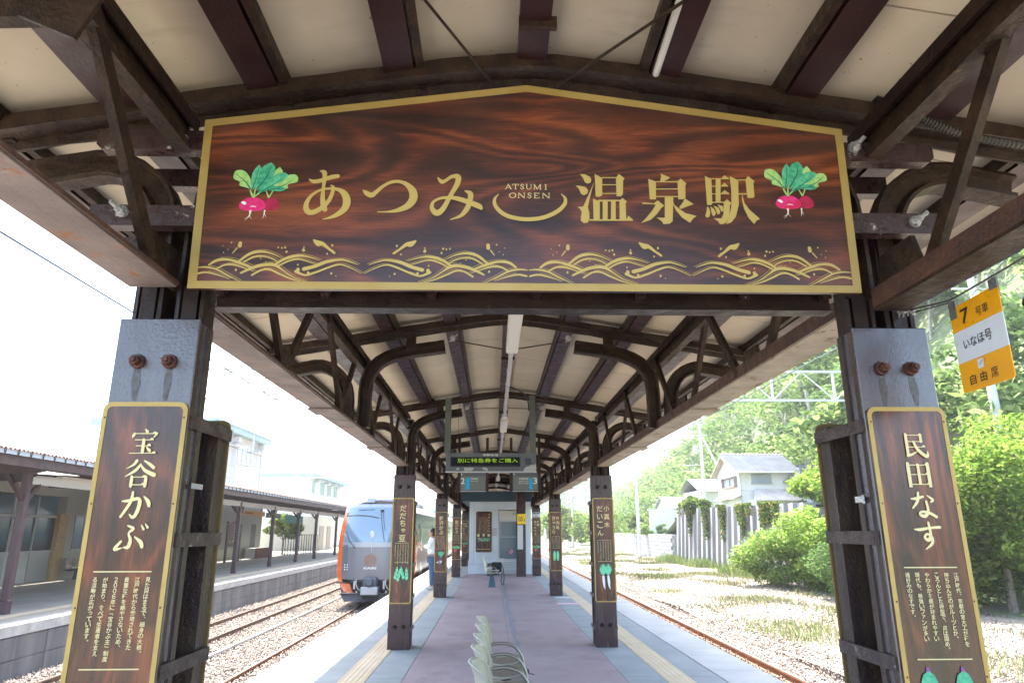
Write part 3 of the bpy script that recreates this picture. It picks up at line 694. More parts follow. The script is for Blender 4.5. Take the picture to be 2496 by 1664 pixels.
# the columns
def column(side, y, near):
    x = CX[side]; root_parts = []
    m = MB(); m.cham(x-.158, y, 0, x+.158, y+.016, 2.44, .004); m.box(x-.15, y+.016, 0, x+.15, y+.14, 2.432)
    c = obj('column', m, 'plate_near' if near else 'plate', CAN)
    # side channel faces with ribs
    m = MB()
    for s in (-1, 1):
        xi = x+s*.150; m.box(min(xi, xi+s*.004), y+.018, 0, max(xi, xi+s*.004), y+.052, 2.43); m.box(min(xi, xi+s*.007), y+.10, 0, max(xi, xi+s*.007), y+.139, 2.43)
    m.box(x-.146, y+.34, 0, x+.146, y+.43, 2.07); m.box(x-.05, y+.14, 0, x+.05, y+.34, 2.3)
    obj('column_channel', m, 'plate_in', c)
    for z in (2.03, 1.59, 1.14, .70, .26):
        for s in (-1, 1):
            m = MB(); a = x+s*.158; m.box(min(a, a+s*.008), y+.01, z-.026, max(a, a+s*.008), y+.44, z+.026); obj('strap', m, 'strap', c)
    for z in (2.262, .30):
        for dx in (-.062, .062):
            m = MB(); p = (x+dx, y, z); n = 6
            m.cone((p[0], y-.016, z), (p[0], y, z), .028, .030, 12); m.cone((p[0], y-.042, z), (p[0], y-.016, z), .019, .021, 6); m.cone((p[0], y-.054, z), (p[0], y-.042, z), .011, .011, 8)
            obj('bolt', m, 'bolt' if near else 'steel', c)
            if near and z > 1:
                m = MB(); r = random.uniform(-.004, .004); m.add([(x+dx-.012, y-.0012, z-.03), (x+dx+.012, y-.0012, z-.03), (x+dx+.018+r, y-.0012, z-.09), (x+dx+.008+r, y-.0012, z-.155), (x+dx-.006+r, y-.0012, z-.15), (x+dx-.015, y-.0012, z-.08)], [(0, 1, 2, 3, 4, 5)]); obj('rust_streak', m, 'drip', c)
    # the two rails rising out of the casing
    for s in (-1, 1):
        m = MB(); xx = x+s*.085
        m.sweep([(xx, y+.10, 2.25), (xx, y+.10, 2.4), (xx, y+.10, 2.62), (xx, y+.10, 2.9)], [(b, a) for a, b in ARC], up=(0, 1, 0), jit=.001); m.box(xx-.03, y+.05, 2.28, xx+.03, y+.15, 2.60)
        obj('rail_post', m, 'steel', c)
    m = MB(); m.box(x-.115, y+.17, 2.34, x+.115, y+.20, 2.60); obj('back_plate', m, 'plate', c)
    return c
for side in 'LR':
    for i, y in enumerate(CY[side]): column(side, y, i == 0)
# extra white clips on the near right column
for z in (1.74, .98):
    m = MB(); m.box(1.316, 2.80, z-.012, 1.321, 2.86, z+.012); m.box(1.314, 2.79, z-.018, 1.319, 2.80, z+.018); obj('cable_clip', m, 'paper', CAN)
m = MB(); m.box(-1.340, 2.72, 1.78, -1.336, 2.82, 1.80); obj('cable_clip', m, 'edge_pave', CAN)
# dark outrigger bar crossing the girder at top left
m = MB(); m.beam((-1.40, 1.78, 3.17), (-2.5, 1.78, 3.12), .05, .11); m.prism([(-1.60, 3.22), (-1.34, 3.22), (-1.42, 3.02), (-1.60, 3.10)], 1.74, 1.755); obj('outrigger', m, 'steel_old', CAN)
# cross struts of the ridge purlin, sag rods
for y in (1.9+.52, 8.2, 12.2, 16.0):
    m = MB(); m.beam((-.08, y, rt(0)-.0), (.08, y, rt(0)-.0), .03, .05); obj('ridge_cleat', m, 'steel_old', CAN)
def rod(a, b, r=.007): m = MB(); m.tube([a, b], r, 6); obj('tie_rod', m, 'steel_old', CAN)
rod((-.60, 1.9, 3.58), (-.20, 2.74, 3.63)); rod((.68, 1.98, 3.56), (.10, 2.74, 3.60))
for yb in (6.6, 10.55):
    rod((-.58, yb-.04, 3.44), (-.03, yb+1.15, 3.66)); rod((.56, yb-.04, 3.44), (.03, yb+1.15, 3.66))
    for sx in (-.585, .565):
        m = MB(); m.ball((sx, yb-.06, 3.46), .03, .02, .035, 6, 4, jit=.3); m.beam((sx-.03, yb-.06, 3.42), (sx+.05, yb-.06, 3.50), .012, .012); obj('rod_clamp', m, 'wire_bolt', CAN)
# rusty round bars across the truss at near right ceiling (conduit)
m = MB(); pts = smooth_path([(.52, 1.2, 3.60), (.535, 2.0, 3.605), (.55, 2.7, 3.61)], 3); m.tube(pts, .016, 8)
tag(obj('conduit', m, 'offwhite'), 'cream conduit pipe fixed along the second purlin, upper right of centre', 'conduit')
pts = smooth_path([(1.52, 2.62, 3.48), (1.56, 2.60, 3.44), (1.68, 2.57, 3.345), (1.86, 2.56, 3.26), (2.1, 2.56, 3.215), (2.5, 2.56, 3.17)], 14)
m = MB()
sec = 10; vs = []; fs = []; P = [Vector(p) for p in pts]
path = []
for i in range(len(P)-1):
    for t in (0, .5): path.append(P[i].lerp(P[i+1], t))
for i, p in enumerate(path):
    r = .0195 if i % 2 else .0155; t = (path[min(i+1, len(path)-1)]-path[max(i-1, 0)]).normalized(); u = Vector((0, 1, 0)); w = t.cross(u).normalized()
    vs += [p+(u*cos(2*pi*k/sec)+w*sin(2*pi*k/sec))*r for k in range(sec)]
for i in range(len(path)-1): fs += [(i*sec+k, i*sec+(k+1) % sec, (i+1)*sec+(k+1) % sec, (i+1)*sec+k) for k in range(sec)]
m.add(vs, fs); tag(obj('flexible_hose', m, 'black_rubber'), 'dark corrugated cable hose sagging from the ceiling right of the big sign', 'cable hose')
# pale bars (channels) that carry the big sign, bolted across the columns
def bar(side, z, y, L, label, h=.092, d=.06):
    y += .042 if y < 2.7 else 0
    s = -1 if side == 'L' else 1; xe = (-L if side == 'L' else L); xi = s*1.25
    t = thing('sign_support_bar', label, 'support bar', (xe, y, z))
    m = MB(); a, b = sorted((xe, xi)); c = .022
    prof = [(a+(c if s < 0 else 0), z-h/2), (b-(c if s > 0 else 0), z-h/2), (b, z-h/2+(c if s > 0 else 0)), (b, z+h/2), (a, z+h/2), (a, z-h/2+(c if s < 0 else 0))]
    m.prism(prof, y-d/2, y+d/2); obj('channel', m, 'bar', t)
    return t
t1 = bar('L', 3.222, 2.60, 1.86, 'upper brown bar sticking out left of the big sign')
t2 = bar('L', 2.872, 2.60, 1.84, 'lower front brown bar left of the big sign, with a lumpy bolt')
t3 = bar('L', 2.895, 3.02, 2.00, 'short bar just below and behind the lower left sign bar')
t4 = bar('R', 3.205, 2.60, 1.735, 'upper brown bar sticking out right of the big sign')
t5 = bar('R', 2.868, 2.60, 1.735, 'lower front brown bar right of the big sign, with a pale bolt')
t6 = bar('R', 2.895, 3.02, 1.80, 'short bar just below and behind the lower right sign bar')
t7 = bar('L', 3.25, 3.02, 1.90, 'dark bar behind the column above the left arch')
t8 = bar('R', 3.25, 3.02, 1.75, 'dark bar behind the column above the right arch')
def knob(t, x, z, y=2.612, lean=-1):
    m = MB(); m.cone((x, y, z), (x+lean*.0, y-.012, z), .026, .024, 10); m.cone((x, y-.012, z), (x+lean*.008, y-.034, z+.006), .018, .016, 6); m.cone((x+lean*.008, y-.034, z+.006), (x+lean*.02, y-.062, z+.018), .010, .009, 8)
    m.ball((x, y-.02, z-.008), .02, .012, .02, 8, 5, jit=.35); obj('bolt', m, 'wire_bolt', t)
knob(t1, -1.505, 3.225, lean=-1); knob(t2, -1.705, 2.885, lean=-1); knob(t4, 1.385, 3.225, lean=1); knob(t5, 1.60, 2.875, lean=1)
# beam under the big sign
t = thing('sign_beam', 'long dark brown steel channel beneath the big wooden station sign', 'beam', (0, 2.78, 2.50))
m = MB(); m.box(-1.335, 2.745, 2.518, 1.258, 2.757, 2.60, 0); m.box(-1.335, 2.72, 2.513, 1.258, 2.80, 2.517); m.box(-1.335, 2.74, 2.605, 1.258, 2.80, 2.615); obj('channel', m, 'steel', t)
for x in (-1.31, -.88, -.44, 0, .44, .88, 1.23):
    m = MB(); m.box(x-.018, 2.70, 2.56, x+.018, 2.744, 2.64); obj('bracket', m, 'bar', t)
# ================================================================== BIG STATION SIGN
SIGN_STROKES=[[[-907,482,3],[-890,473,8],[-864,476,9],[-837,486,9],[-813,494,10],[-791,498,9]],[[-863,521,4],[-847,513,10],[-845,480,8],[-847,436,7],[-846,391,10],[-838,356,12],[-833,345,10]],[[-817,456,2],[-806,445,7],[-810,414,8],[-825,378,9],[-855,347,10],[-886,331,11],[-906,340,12],[-911,368,10],[-895,404,7],[-861,431,5],[-826,439,5],[-789,437,7],[-760,419,13],[-746,384,16],[-754,348,14],[-782,322,10],[-813,307,5],[-838,301,2]],[[-683,435,2],[-668,422,10],[-648,412,11],[-630,425,9],[-605,450,7],[-574,470,7],[-538,476,7],[-503,462,10],[-478,431,16],[-475,396,17],[-497,364,14],[-537,344,9],[-576,337,4],[-618,336,2]],[[-375,495,3],[-359,477,9],[-341,484,7],[-317,501,8],[-292,500,12],[-294,468,11],[-321,414,9],[-350,354,11],[-376,334,13],[-396,356,9],[-391,383,6],[-363,400,6],[-327,404,7],[-290,399,10],[-248,385,11],[-205,367,12],[-194,357,8]],[[-261,436,3],[-239,423,11],[-241,388,10],[-252,355,11],[-277,323,7],[-319,305,2]],[[-122,422,2],[-138,399,6],[-133,366,8],[-97,330,9],[-43,313,9],[9,310,9],[66,319,9],[121,346,9],[152,379,8],[155,406,6],[140,425,2]]]
SIGN_POLYS=[[[221,521],[241,520],[261,510],[268,497],[265,483],[252,477],[240,483],[234,502]],[[201,467],[221,466],[242,461],[253,446],[248,430],[234,423],[222,430],[215,451]],[[280,487],[268,446],[257,404],[249,367],[254,346],[254,315],[247,299],[230,296],[218,307],[219,325],[223,346],[215,362],[205,369],[230,371],[256,430]],[[283,522],[314,503],[311,423],[298,416],[283,418]],[[372,504],[385,523],[409,502],[402,493],[398,429],[390,419],[371,419]],[[313,507],[373,508],[372,503],[313,502]],[[312,474],[373,474],[373,470],[312,469]],[[311,434],[371,435],[371,431],[310,430]],[[272,408],[295,397],[300,397],[297,312],[271,311]],[[312,395],[333,395],[329,312],[309,312]],[[347,396],[366,396],[363,312],[343,312]],[[382,398],[395,412],[414,395],[407,387],[407,313],[379,312]],[[293,402],[384,403],[384,396],[293,394]],[[254,313],[434,315],[434,308],[254,306]],[[407,314],[417,332],[434,314]],[[563,528],[603,509],[591,501],[570,489],[559,493],[564,512]],[[509,502],[541,490],[536,407],[510,407]],[[632,491],[647,505],[670,481],[664,473],[661,417],[653,409],[630,408]],[[541,491],[634,492],[634,487],[541,486]],[[539,457],[632,458],[631,454],[539,452]],[[537,422],[632,423],[631,418],[537,417]],[[574,418],[610,418],[600,309],[587,298],[561,295],[555,308],[534,325],[568,324]],[[477,393],[531,389],[530,385],[479,386]],[[526,389],[543,403],[569,379],[556,368],[535,339],[507,313],[468,299],[491,323],[517,355],[533,381]],[[658,413],[693,387],[667,377],[637,364],[631,372],[647,393]],[[601,413],[612,382],[630,366],[655,346],[702,333],[687,322],[671,302],[640,325],[618,356],[607,382]],[[750,518],[777,504],[772,389],[765,383],[749,384]],[[795,504],[816,504],[807,398],[786,398]],[[775,508],[854,509],[854,505],[775,504]],[[820,508],[835,523],[853,509]],[[774,473],[846,474],[846,470],[773,469]],[[816,473],[831,488],[846,473]],[[771,437],[848,438],[847,434],[770,433]],[[812,437],[828,453],[848,438]],[[770,398],[824,399],[823,394],[770,393]],[[821,397],[835,412],[853,395],[846,382],[840,332],[826,308],[810,298],[796,298],[790,311],[772,324],[805,324],[815,342]],[[749,377],[756,373],[761,352],[755,331],[744,326],[738,335],[745,354]],[[763,378],[775,368],[784,352],[780,337],[770,334],[766,347]],[[776,381],[795,373],[803,355],[797,342],[789,343],[784,363]],[[793,387],[815,379],[816,358],[808,353],[802,368]],[[856,518],[891,500],[883,385],[866,332],[845,306],[822,297],[837,327],[851,379],[857,448]],[[891,503],[927,504],[926,499],[891,498]],[[923,503],[935,522],[962,495],[955,490],[954,425],[945,419],[923,419]],[[887,439],[925,440],[925,434],[886,434]],[[902,436],[908,396],[927,364],[967,323],[951,315],[940,299],[919,328],[904,369],[899,412]]]
WAVES=[[[-1321,88,2],[-1286,90,4],[-1245,81,4],[-1203,59,3],[-1148,31,1]],[[-1318,62,4],[-1284,68,4],[-1243,59,3],[-1189,41,1]],[[-1276,99,4],[-1244,120,6],[-1198,122,5],[-1150,107,6],[-1102,88,3]],[[-1245,82,3],[-1213,100,4],[-1172,100,4],[-1124,83,2],[-1095,73,1]],[[-1159,116,4],[-1119,148,6],[-1074,158,5],[-1032,150,3],[-990,130,1]],[[-1139,113,3],[-1101,135,4],[-1060,137,3],[-1024,126,3],[-1006,114,2]],[[-1146,66,4],[-1102,88,6],[-1057,101,6],[-1016,101,7],[-979,77,3],[-937,49,2],[-889,31,1]],[[-1102,57,4],[-1066,79,4],[-1032,81,4],[-996,64,4],[-948,43,3],[-906,31,1]],[[-1016,101,4],[-978,127,6],[-927,141,5],[-886,137,3],[-838,122,1]],[[-999,98,3],[-960,119,4],[-920,126,3],[-872,112,2],[-842,103,1]],[[-899,84,8],[-854,97,7],[-808,116,6],[-754,125,4],[-721,118,3],[-685,104,1]],[[-930,74,6],[-891,58,4],[-846,72,4],[-795,94,4],[-753,104,3],[-708,88,2],[-669,67,1]],[[-868,209,4],[-849,195,12],[-831,193,8],[-807,173,5],[-782,154,5]],[[-1162,195,7],[-1163,182,8]],[[-1173,172,3],[-1188,151,2]],[[-1230,182,2],[-1230,181,2]],[[-1197,197,3],[-1197,195,3]],[[-793,189,4],[-793,186,4]],[[-791,165,4],[-791,162,4]],[[-906,179,3],[-906,177,3]],[[-907,167,6],[-906,164,6]],[[-922,83,7],[-922,78,7]],[[-1167,80,4],[-1167,77,4]],[[-1008,177,3],[-1008,175,3]],[[-994,175,3],[-993,172,3]],[[-981,177,4],[-980,175,4]],[[-974,160,4],[-974,157,4]],[[-789,68,4],[-789,66,4]],[[-770,57,2],[-770,56,2]],[[-1224,154,2],[-1224,152,2]],[[-1208,166,2],[-1208,165,2]],[[-1074,130,2],[-1074,128,2]],[[-1052,114,2],[-1052,113,2]],[[-924,103,3],[-924,101,3]],[[-811,152,3],[-811,149,3]],[[-881,70,5],[-880,67,5]]]
TURNIP=[('LG',[[-360,180],[-340,245],[-260,250],[-200,200],[-160,120],[-145,0],[-140,-70],[-155,10],[-220,40],[-280,60],[-285,110],[-350,140]]),('LG',[[150,300],[190,230],[130,170],[80,190],[100,250]]),('LG',[[365,170],[360,110],[260,80],[260,30],[170,30],[90,60],[170,140],[250,195],[330,205]]),('DG',[[-85,325],[-50,260],[-60,130],[-110,30],[-140,10],[-155,100],[-150,210],[-120,280]]),('DG',[[260,190],[200,120],[130,80],[10,30],[-80,-50],[-30,30],[50,150],[130,210],[210,225]]),('TG',[[50,350],[100,290],[85,180],[10,70],[-70,0],[-90,30],[-90,130],[-50,280],[0,330]]),('TG',[[235,10],[170,-10],[40,0],[-70,-40],[-10,30],[110,60],[200,50]])]

BS = thing('station_sign', 'wide peaked wood-grain board with gold border reading the station name, turnips at both ends', 'station sign', (-.04, 2.60, 2.545))
out = [(-1.39, 2.545), (1.312, 2.545), (1.328, 3.296), (-.041, 3.494), (-1.405, 3.300)]
inn = [(-1.356, 2.576), (1.279, 2.576), (1.295, 3.268), (-.041, 3.462), (-1.372, 3.272)]
m = MB(); m.prism(out, 2.585, 2.605); obj('sign_board', m, 'wood', BS)
m = MB(); n = 5
for i in range(n):
    a, b, c, d = out[i], out[(i+1) % n], inn[(i+1) % n], inn[i]
    m.prism([a, b, c, d], 2.582, 2.5845)
obj('border', m, 'gold', BS)
def sp(u, v, l=0.): return (-.04+u/1000, 2.5845-.0004-l, 2.545+v/1000)
mt = MB(); li = 0
for i, s in enumerate(SIGN_STROKES): stroke(mt, s, sp, .0004*(i+1), n=6)
for i, p in enumerate(SIGN_POLYS): poly(mt, p, sp, .0004*(i % 7)+.0003)
obj('lettering', mt, 'gold_txt', BS)
# serif latin letters
def serif(mb, ch, x0, x1, y0, y1, P, lift=.0003):
    w = x1-x0; h = y1-y0; T = .16*h; t = .05*h
    X = lambda a: x0+a*w; Y = lambda b: y0+b*h
    def ln(a, b, c, d, th): stroke(mb, [(X(a), Y(b), th), (X(c), Y(d), th)], P, ln.l, endcap=False); ln.l += .0001
    ln.l = lift
    def sf(a, b, wd=.2): ln(a-wd, b, a+wd, b, t*.7)
    V = lambda a, b0=0, b1=1, th=T/2: (ln(a, b0, a, b1, th))
    if ch == 'A': ln(.08, 0, .48, 1, t); ln(.45, 1, .88, 0, T/2); ln(.2, .34, .7, .34, t); sf(.08, .02, .1); sf(.88, .02, .16)
    if ch == 'T': V(.5); ln(.02, .96, .98, .96, t); ln(.03, .96, .03, .74, t); ln(.97, .96, .97, .74, t); sf(.5, .02, .2)
    if ch == 'I': V(.5); sf(.5, .02, .4); sf(.5, .98, .4)
    if ch == 'U': V(.2, .25, 1); V(.82, .2, 1, t); stroke(mb, [(X(.2), Y(.3), T/2), (X(.3), Y(.07), T/3), (X(.55), Y(.03), t), (X(.8), Y(.25), t)], P, ln.l); sf(.2, .98, .18); sf(.82, .98, .14)
    if ch == 'M': V(.12, 0, 1, t); V(.84); ln(.12, .96, .48, .05, T/2); ln(.48, .05, .82, .96, t); sf(.12, .02, .1); sf(.86, .02, .14); sf(.1, .98, .1); sf(.88, .98, .1)
    if ch == 'N': V(.14, 0, 1, t); V(.86, 0, 1, t); ln(.14, .98, .86, .02, T/2); sf(.14, .02, .13); sf(.86, .98, .13)
    if ch == 'E': V(.24); ln(.1, .97, .86, .97, t); ln(.1, .03, .9, .03, t); ln(.24, .51, .68, .51, t); ln(.86, .97, .86, .76, t); ln(.9, .03, .9, .26, t)
    if ch == 'O': stroke(mb, [(X(.5), Y(.98), t), (X(.16), Y(.75), T/2.2), (X(.12), Y(.5), T/1.8), (X(.2), Y(.2), T/2.2), (X(.5), Y(.02), t), (X(.82), Y(.2), T/2.2), (X(.88), Y(.5), T/1.8), (X(.82), Y(.78), T/2.2), (X(.5), Y(.98), t)], P, ln.l)
    if ch == 'S': stroke(mb, [(X(.85), Y(.76), t*1.5), (X(.7), Y(.95), t), (X(.35), Y(.95), t*1.4), (X(.2), Y(.74), T/2.4), (X(.5), Y(.52), T/2), (X(.82), Y(.27), T/2.2), (X(.62), Y(.05), t*1.3), (X(.3), Y(.04), t), (X(.14), Y(.26), t*1.5)], P, ln.l)
ma = MB()
for ch, a, b in (('A', -91, -69), ('T', -68, -48), ('S', -44, -30), ('U', -27, -5), ('M', -2, 24), ('I', 98-66, 108-66)): serif(ma, ch, a*1.33+30-4, b*1.33+30-4, 447, 471, sp)
for ch, a, b in (('O', -80, -57), ('N', -54, -31), ('S', -26, -12), ('E', -8, 12), ('N', 17, 42)): serif(ma, ch, a*1.42+34, b*1.42+34, 407, 431, sp)
obj('latin_lettering', ma, 'cream_txt', BS)
mw = MB()
def wmap(k):
    def f(u, v, l=0.):
        u = u - (-1325)
        if k % 2: u = 662*2 - u if k == 1 else 662*2-u
        return sp(-1325 + u + (1324 if k >= 2 else 0), v, l)
    return f
for k in range(4):
    for i, s in enumerate(WAVES):
        stroke(mw, s, wmap(k), .0002*(i % 13)+.0002, n=4)
        if len(s) > 3 and i < 12:      # dry brush hairlines beside each stroke
            stroke(mw, [(p[0]+8, p[1]+p[2]*1.5+2, .7) for p in s[1:]], wmap(k), .0003, n=3, endcap=False)
obj('wave_pattern', mw, 'gold_txt', BS)
def turnip(parent, P, s, lift=.0004, name='turnip_print'):
    """painted turnip: P(u,v,l), s = scale per template unit"""
    q = lambda u, v, l=0.: P(u*s, v*s, l)
    mi = {'LG': 0, 'DG': 1, 'TG': 2}
    m = MB(); L = lift
    for (cx, cy, rx, ry, k) in ((90, -170, 92, 80, 4), (-115, -175, 148, 88, 3)):
        pts = [(cx+rx*cos(t)*(1-.06*sin(t)), cy+ry*sin(t)-8*cos(2*t)) for t in np.linspace(0, 2*pi, 28)[:-1]]; poly(m, pts, q, L, k); L += .0003
    for r in ([(-130, -255, 14), (-132, -290, 6), (-150, -325, 3), (-190, -350, 1)], [(-130, -285, 6), (-128, -320, 3), (-105, -350, 1.5)], [(-130, -290, 4), (-150, -335, 2.5), (-180, -370, 1)], [(28, -245, 9), (25, -290, 5), (14, -345, 1)], [(26, -280, 4), (50, -325, 1)]): stroke(m, r, q, L, 5)
    for st in ([(-115, -80, 14), (-150, -10, 9), (-160, 60, 7)], [(-105, -80, 10), (-100, 10, 7), (-70, 80, 6)], [(-110, -80, 9), (-60, -40, 6), (0, 10, 5)], [(55, -80, 9), (30, -20, 6), (10, 10, 5)], [(60, -80, 9), (85, -30, 7), (110, 30, 6)]): stroke(m, st, q, L, 0)
    L += .0003
    for i, (c, pts) in enumerate(TURNIP): poly(m, pts, q, L+.0002*i, mi[c], sm=True)
    L += .0016
    for v in ([(-330, 200, 2), (-220, 110, 5), (-150, 10, 7)], [(-85, 290, 2), (-100, 150, 4), (-130, 20, 6)], [(50, 320, 3), (20, 180, 6), (-80, 20, 8)], [(230, 190, 2), (130, 100, 4), (-20, -10, 6)], [(330, 160, 2), (250, 90, 4), (150, 30, 6)], [(220, 20, 2), (100, 20, 5), (-40, -30, 6)], [(-100, 220, 1), (-80, 260, 3)], [(20, 200, 2), (80, 240, 2)], [(0, 130, 2), (60, 160, 2)], [(-230, 120, 2), (-290, 110, 2)], [(-200, 70, 2), (-190, 130, 2)]): stroke(m, v, q, L, 6, n=4)
    poly(m, [(-240, -140), (-205, -135), (-175, -165), (-200, -182), (-235, -160)], q, L, 7); stroke(m, [(-130, -200, 4), (-100, -196, 5), (-70, -204, 3)], q, L, 7)
    return obj(name, m, ['leaf_l', 'leaf_d', 'leaf_t', 'red1', 'red2', 'pale_root', 'leaf_v', 'white_txt'], parent)
for (u, v) in ((-1088, 428), (1137, 462)):
    turnip(BS, lambda a, b, l=0., u=u, v=v: sp(u+a, v+b, l), .3665)

# ================================================================== NAME BOARDS ON THE COLUMNS
def H(x0, x1, y): return [[(x0, y, 1.4), (x1-8, y, 1.4)], [(x1-12, y-.5, 1.2), (x1-5, y-3, 4), (x1, y, 1.5)]]
def Vs(x, y0, y1, w=5): return [[(x-2, y0-2, w*.6), (x, y0+4, w), (x, y1-3, w), (x, y1, w*.8)]]
KG = {
'宝': [[(50, 3, 2), (56, 12, 5)], [(18, 17, 2), (15, 24, 5), (12, 33, 2)]] + H(18, 86, 19) + [[(88, 19, 4), (80, 33, 1.5)]] + H(22, 80, 42) + Vs(50, 42, 90) + H(28, 74, 64) + H(10, 92, 91) + [[(62, 69, 2), (73, 82, 5)]],
'谷': [[(36, 5, 5), (28, 19, 4), (8, 33, 1)], [(60, 5, 2), (76, 16, 4.5), (92, 30, 5)], [(50, 18, 3), (36, 40, 5), (6, 62, 1)], [(50, 18, 2), (66, 40, 5), (96, 56, 6.5)]] + Vs(28, 62, 97) + Vs(72, 62, 97) + H(28, 72, 64) + H(28, 72, 91),
'か': [[(8, 36, 2), (30, 34, 5), (56, 27, 5), (63, 42, 6), (58, 75, 6), (48, 92, 5), (36, 82, 2)], [(38, 5, 4), (34, 40, 5), (10, 90, 4)], [(74, 20, 2), (88, 36, 6), (93, 52, 5)]],
'ぶ': [[(36, 8, 2), (54, 18, 5), (42, 34, 3), (50, 56, 5), (46, 80, 6), (32, 82, 2)], [(22, 62, 4), (6, 86, 5), (14, 88, 4), (26, 84, 2)], [(62, 46, 2), (82, 64, 6), (88, 80, 5)], [(78, 6, 1.5), (86, 20, 4)], [(90, 2, 1.5), (98, 14, 4)]],
'民': Vs(76, 12, 38) + H(22, 80, 12) + H(22, 80, 37) + Vs(22, 10, 90) + [[(20, 91, 5), (36, 86, 4), (54, 76, 1.5)]] + H(22, 86, 58) + [[(46, 37, 4), (58, 68, 5.5), (82, 92, 6), (91, 90, 5), (92, 74, 1)]],
'田': Vs(15, 10, 94, 6) + Vs(85, 10, 94, 6) + Vs(50, 14, 86, 5) + H(15, 86, 14) + H(15, 84, 50) + H(15, 84, 87),
'な': [[(8, 28, 2), (26, 27, 5), (52, 20, 4)], [(36, 5, 4), (30, 36, 5), (10, 62, 3)], [(66, 16, 2), (84, 32, 5), (76, 40, 3)], [(60, 38, 4), (62, 74, 5), (48, 92, 6), (32, 86, 5), (38, 76, 4), (64, 80, 5), (88, 95, 5)]],
'す': [[(4, 27, 2), (24, 28, 5), (60, 22, 4), (94, 20, 5)], [(56, 3, 4), (58, 46, 5), (48, 66, 6), (36, 56, 5), (46, 44, 4), (60, 56, 5), (58, 78, 5), (34, 98, 2)]]}
def rrect(x0, z0, x1, z1, r, n=5):
    out = []
    for cx, cz, a in ((x1-r, z0+r, -pi/2), (x1-r, z1-r, 0), (x0+r, z1-r, pi/2), (x0+r, z0+r, pi)):
        out += [(cx+r*cos(a+pi/2*k/n), cz+r*sin(a+pi/2*k/n)) for k in range(n+1)]
    return out
BZ0, BZ1, BW = .612, 2.10, .160
def board_base(name, label, x, y, group, wood='woodv', back=False):
    t = thing(name, label, 'name board', (x, y, BZ0), group); yf = y
    bw = BW if not back else .152
    o = rrect(x-bw, BZ0, x+bw, BZ1, .034); i = rrect(x-bw+.017, BZ0+.017, x+bw-.017, BZ1-.017, .02)
    s = -1 if not back else 1
    m = MB(); m.prism(o, yf, yf+.010); obj('board', m, wood, t)
    m = MB(); n = len(o)
    yb = yf+s*.0022 if not back else yf+.0122
    for k in range(n): m.prism([o[k], o[(k+1) % n], i[(k+1) % n], i[k]], min(yb, yf if not back else yf+.01), max(yb, yf if not back else yf+.010) - (.0003 if not back else 0))
    obj('border', m, 'dull_edge' if back else 'gold', t)
    m = MB()
    for z in (.72, 1.10, 1.36, 1.72, 2.04)[:0 if back else 5]:
        for sx in (-1, 1): m.ball((x+sx*.149, yf-.002, z), .004, .003, .004, 6, 4)
    if not back: obj('screw_row', m, 'bolt', t)
    return t
PARA = {
'宝谷かぶ': ['見た目はまるで、細身の大根。', '江戸時代から栽培されてきた', '貴重な種を絶やさないため、', '２００６年に「宝谷かぶ主」制度', 'が始まり、食べて生産者を支え', 'る活動が広がっています。'],
'民田なす': ['江戸時代、京都の宮大工が種を', '持ち込んだのがルーツとか。', 'ころんとした卵型で、皮は固め。', 'やわらか食感が好まれやすい', '現代も、根強いファンが多い', '通好みのなすです。']}
def marks(mb, xc, ztop, n, pitch, w, y):     # columns of print too small to read in the photograph
    for i in range(n):
        z = ztop-pitch*(i+.5)
        for k in range(3):
            a = random.uniform(-.5, .1)*w; zz = z+random.uniform(-.32, .32)*pitch; mb.box(xc+a, y-.0008, zz, xc+a+w*random.uniform(.3, .55), y, zz+pitch*.13)
        a = random.uniform(-.3, .3)*w; mb.box(xc+a, y-.0009, z-pitch*.35, xc+a+w*.14, y, z+pitch*.35)
ROT = {'「': '﹁', '」': '﹂', '、': '︑', '。': '︒', 'ー': '｜'}
def vcol(mb, s, xc, ztop, pitch, w, h, P, bold=0.):
    for i, ch in enumerate(s):
        zc = ztop - pitch*(i+.5)
        if ch in '、。': add_text(mb, ch, (xc+w*.15, zc+h*.1, xc+w*.45, zc+h*.45), P, bold, fit='min'); continue
        if ch == 'ー': stroke(mb, [(xc, zc+h*.4, w*.06), (xc, zc-h*.4, w*.06)], lambda u, v, l: P(u, v)); continue
        if ch in '「」':
            k = 1 if ch == '「' else -1
            stroke(mb, [(xc-k*w*.3, zc-k*h*.1, w*.05), (xc+k*w*.3, zc-k*h*.1, w*.05)], lambda u, v, l: P(u, v)); stroke(mb, [(xc+k*w*.3, zc-k*h*.1, w*.05), (xc+k*w*.3, zc-k*h*.35, w*.05)], lambda u, v, l: P(u, v)); continue
        sm = .72 if ch in 'っゃゅょァ' else 1.
        add_text(mb, ch, (xc-w*.5*sm+(1-sm)*w*.3, zc-h*.5*sm+(1-sm)*h*.2, xc+w*.5*sm+(1-sm)*w*.3, zc+h*.5*sm+(1-sm)*h*.2), P, bold, fit='min')
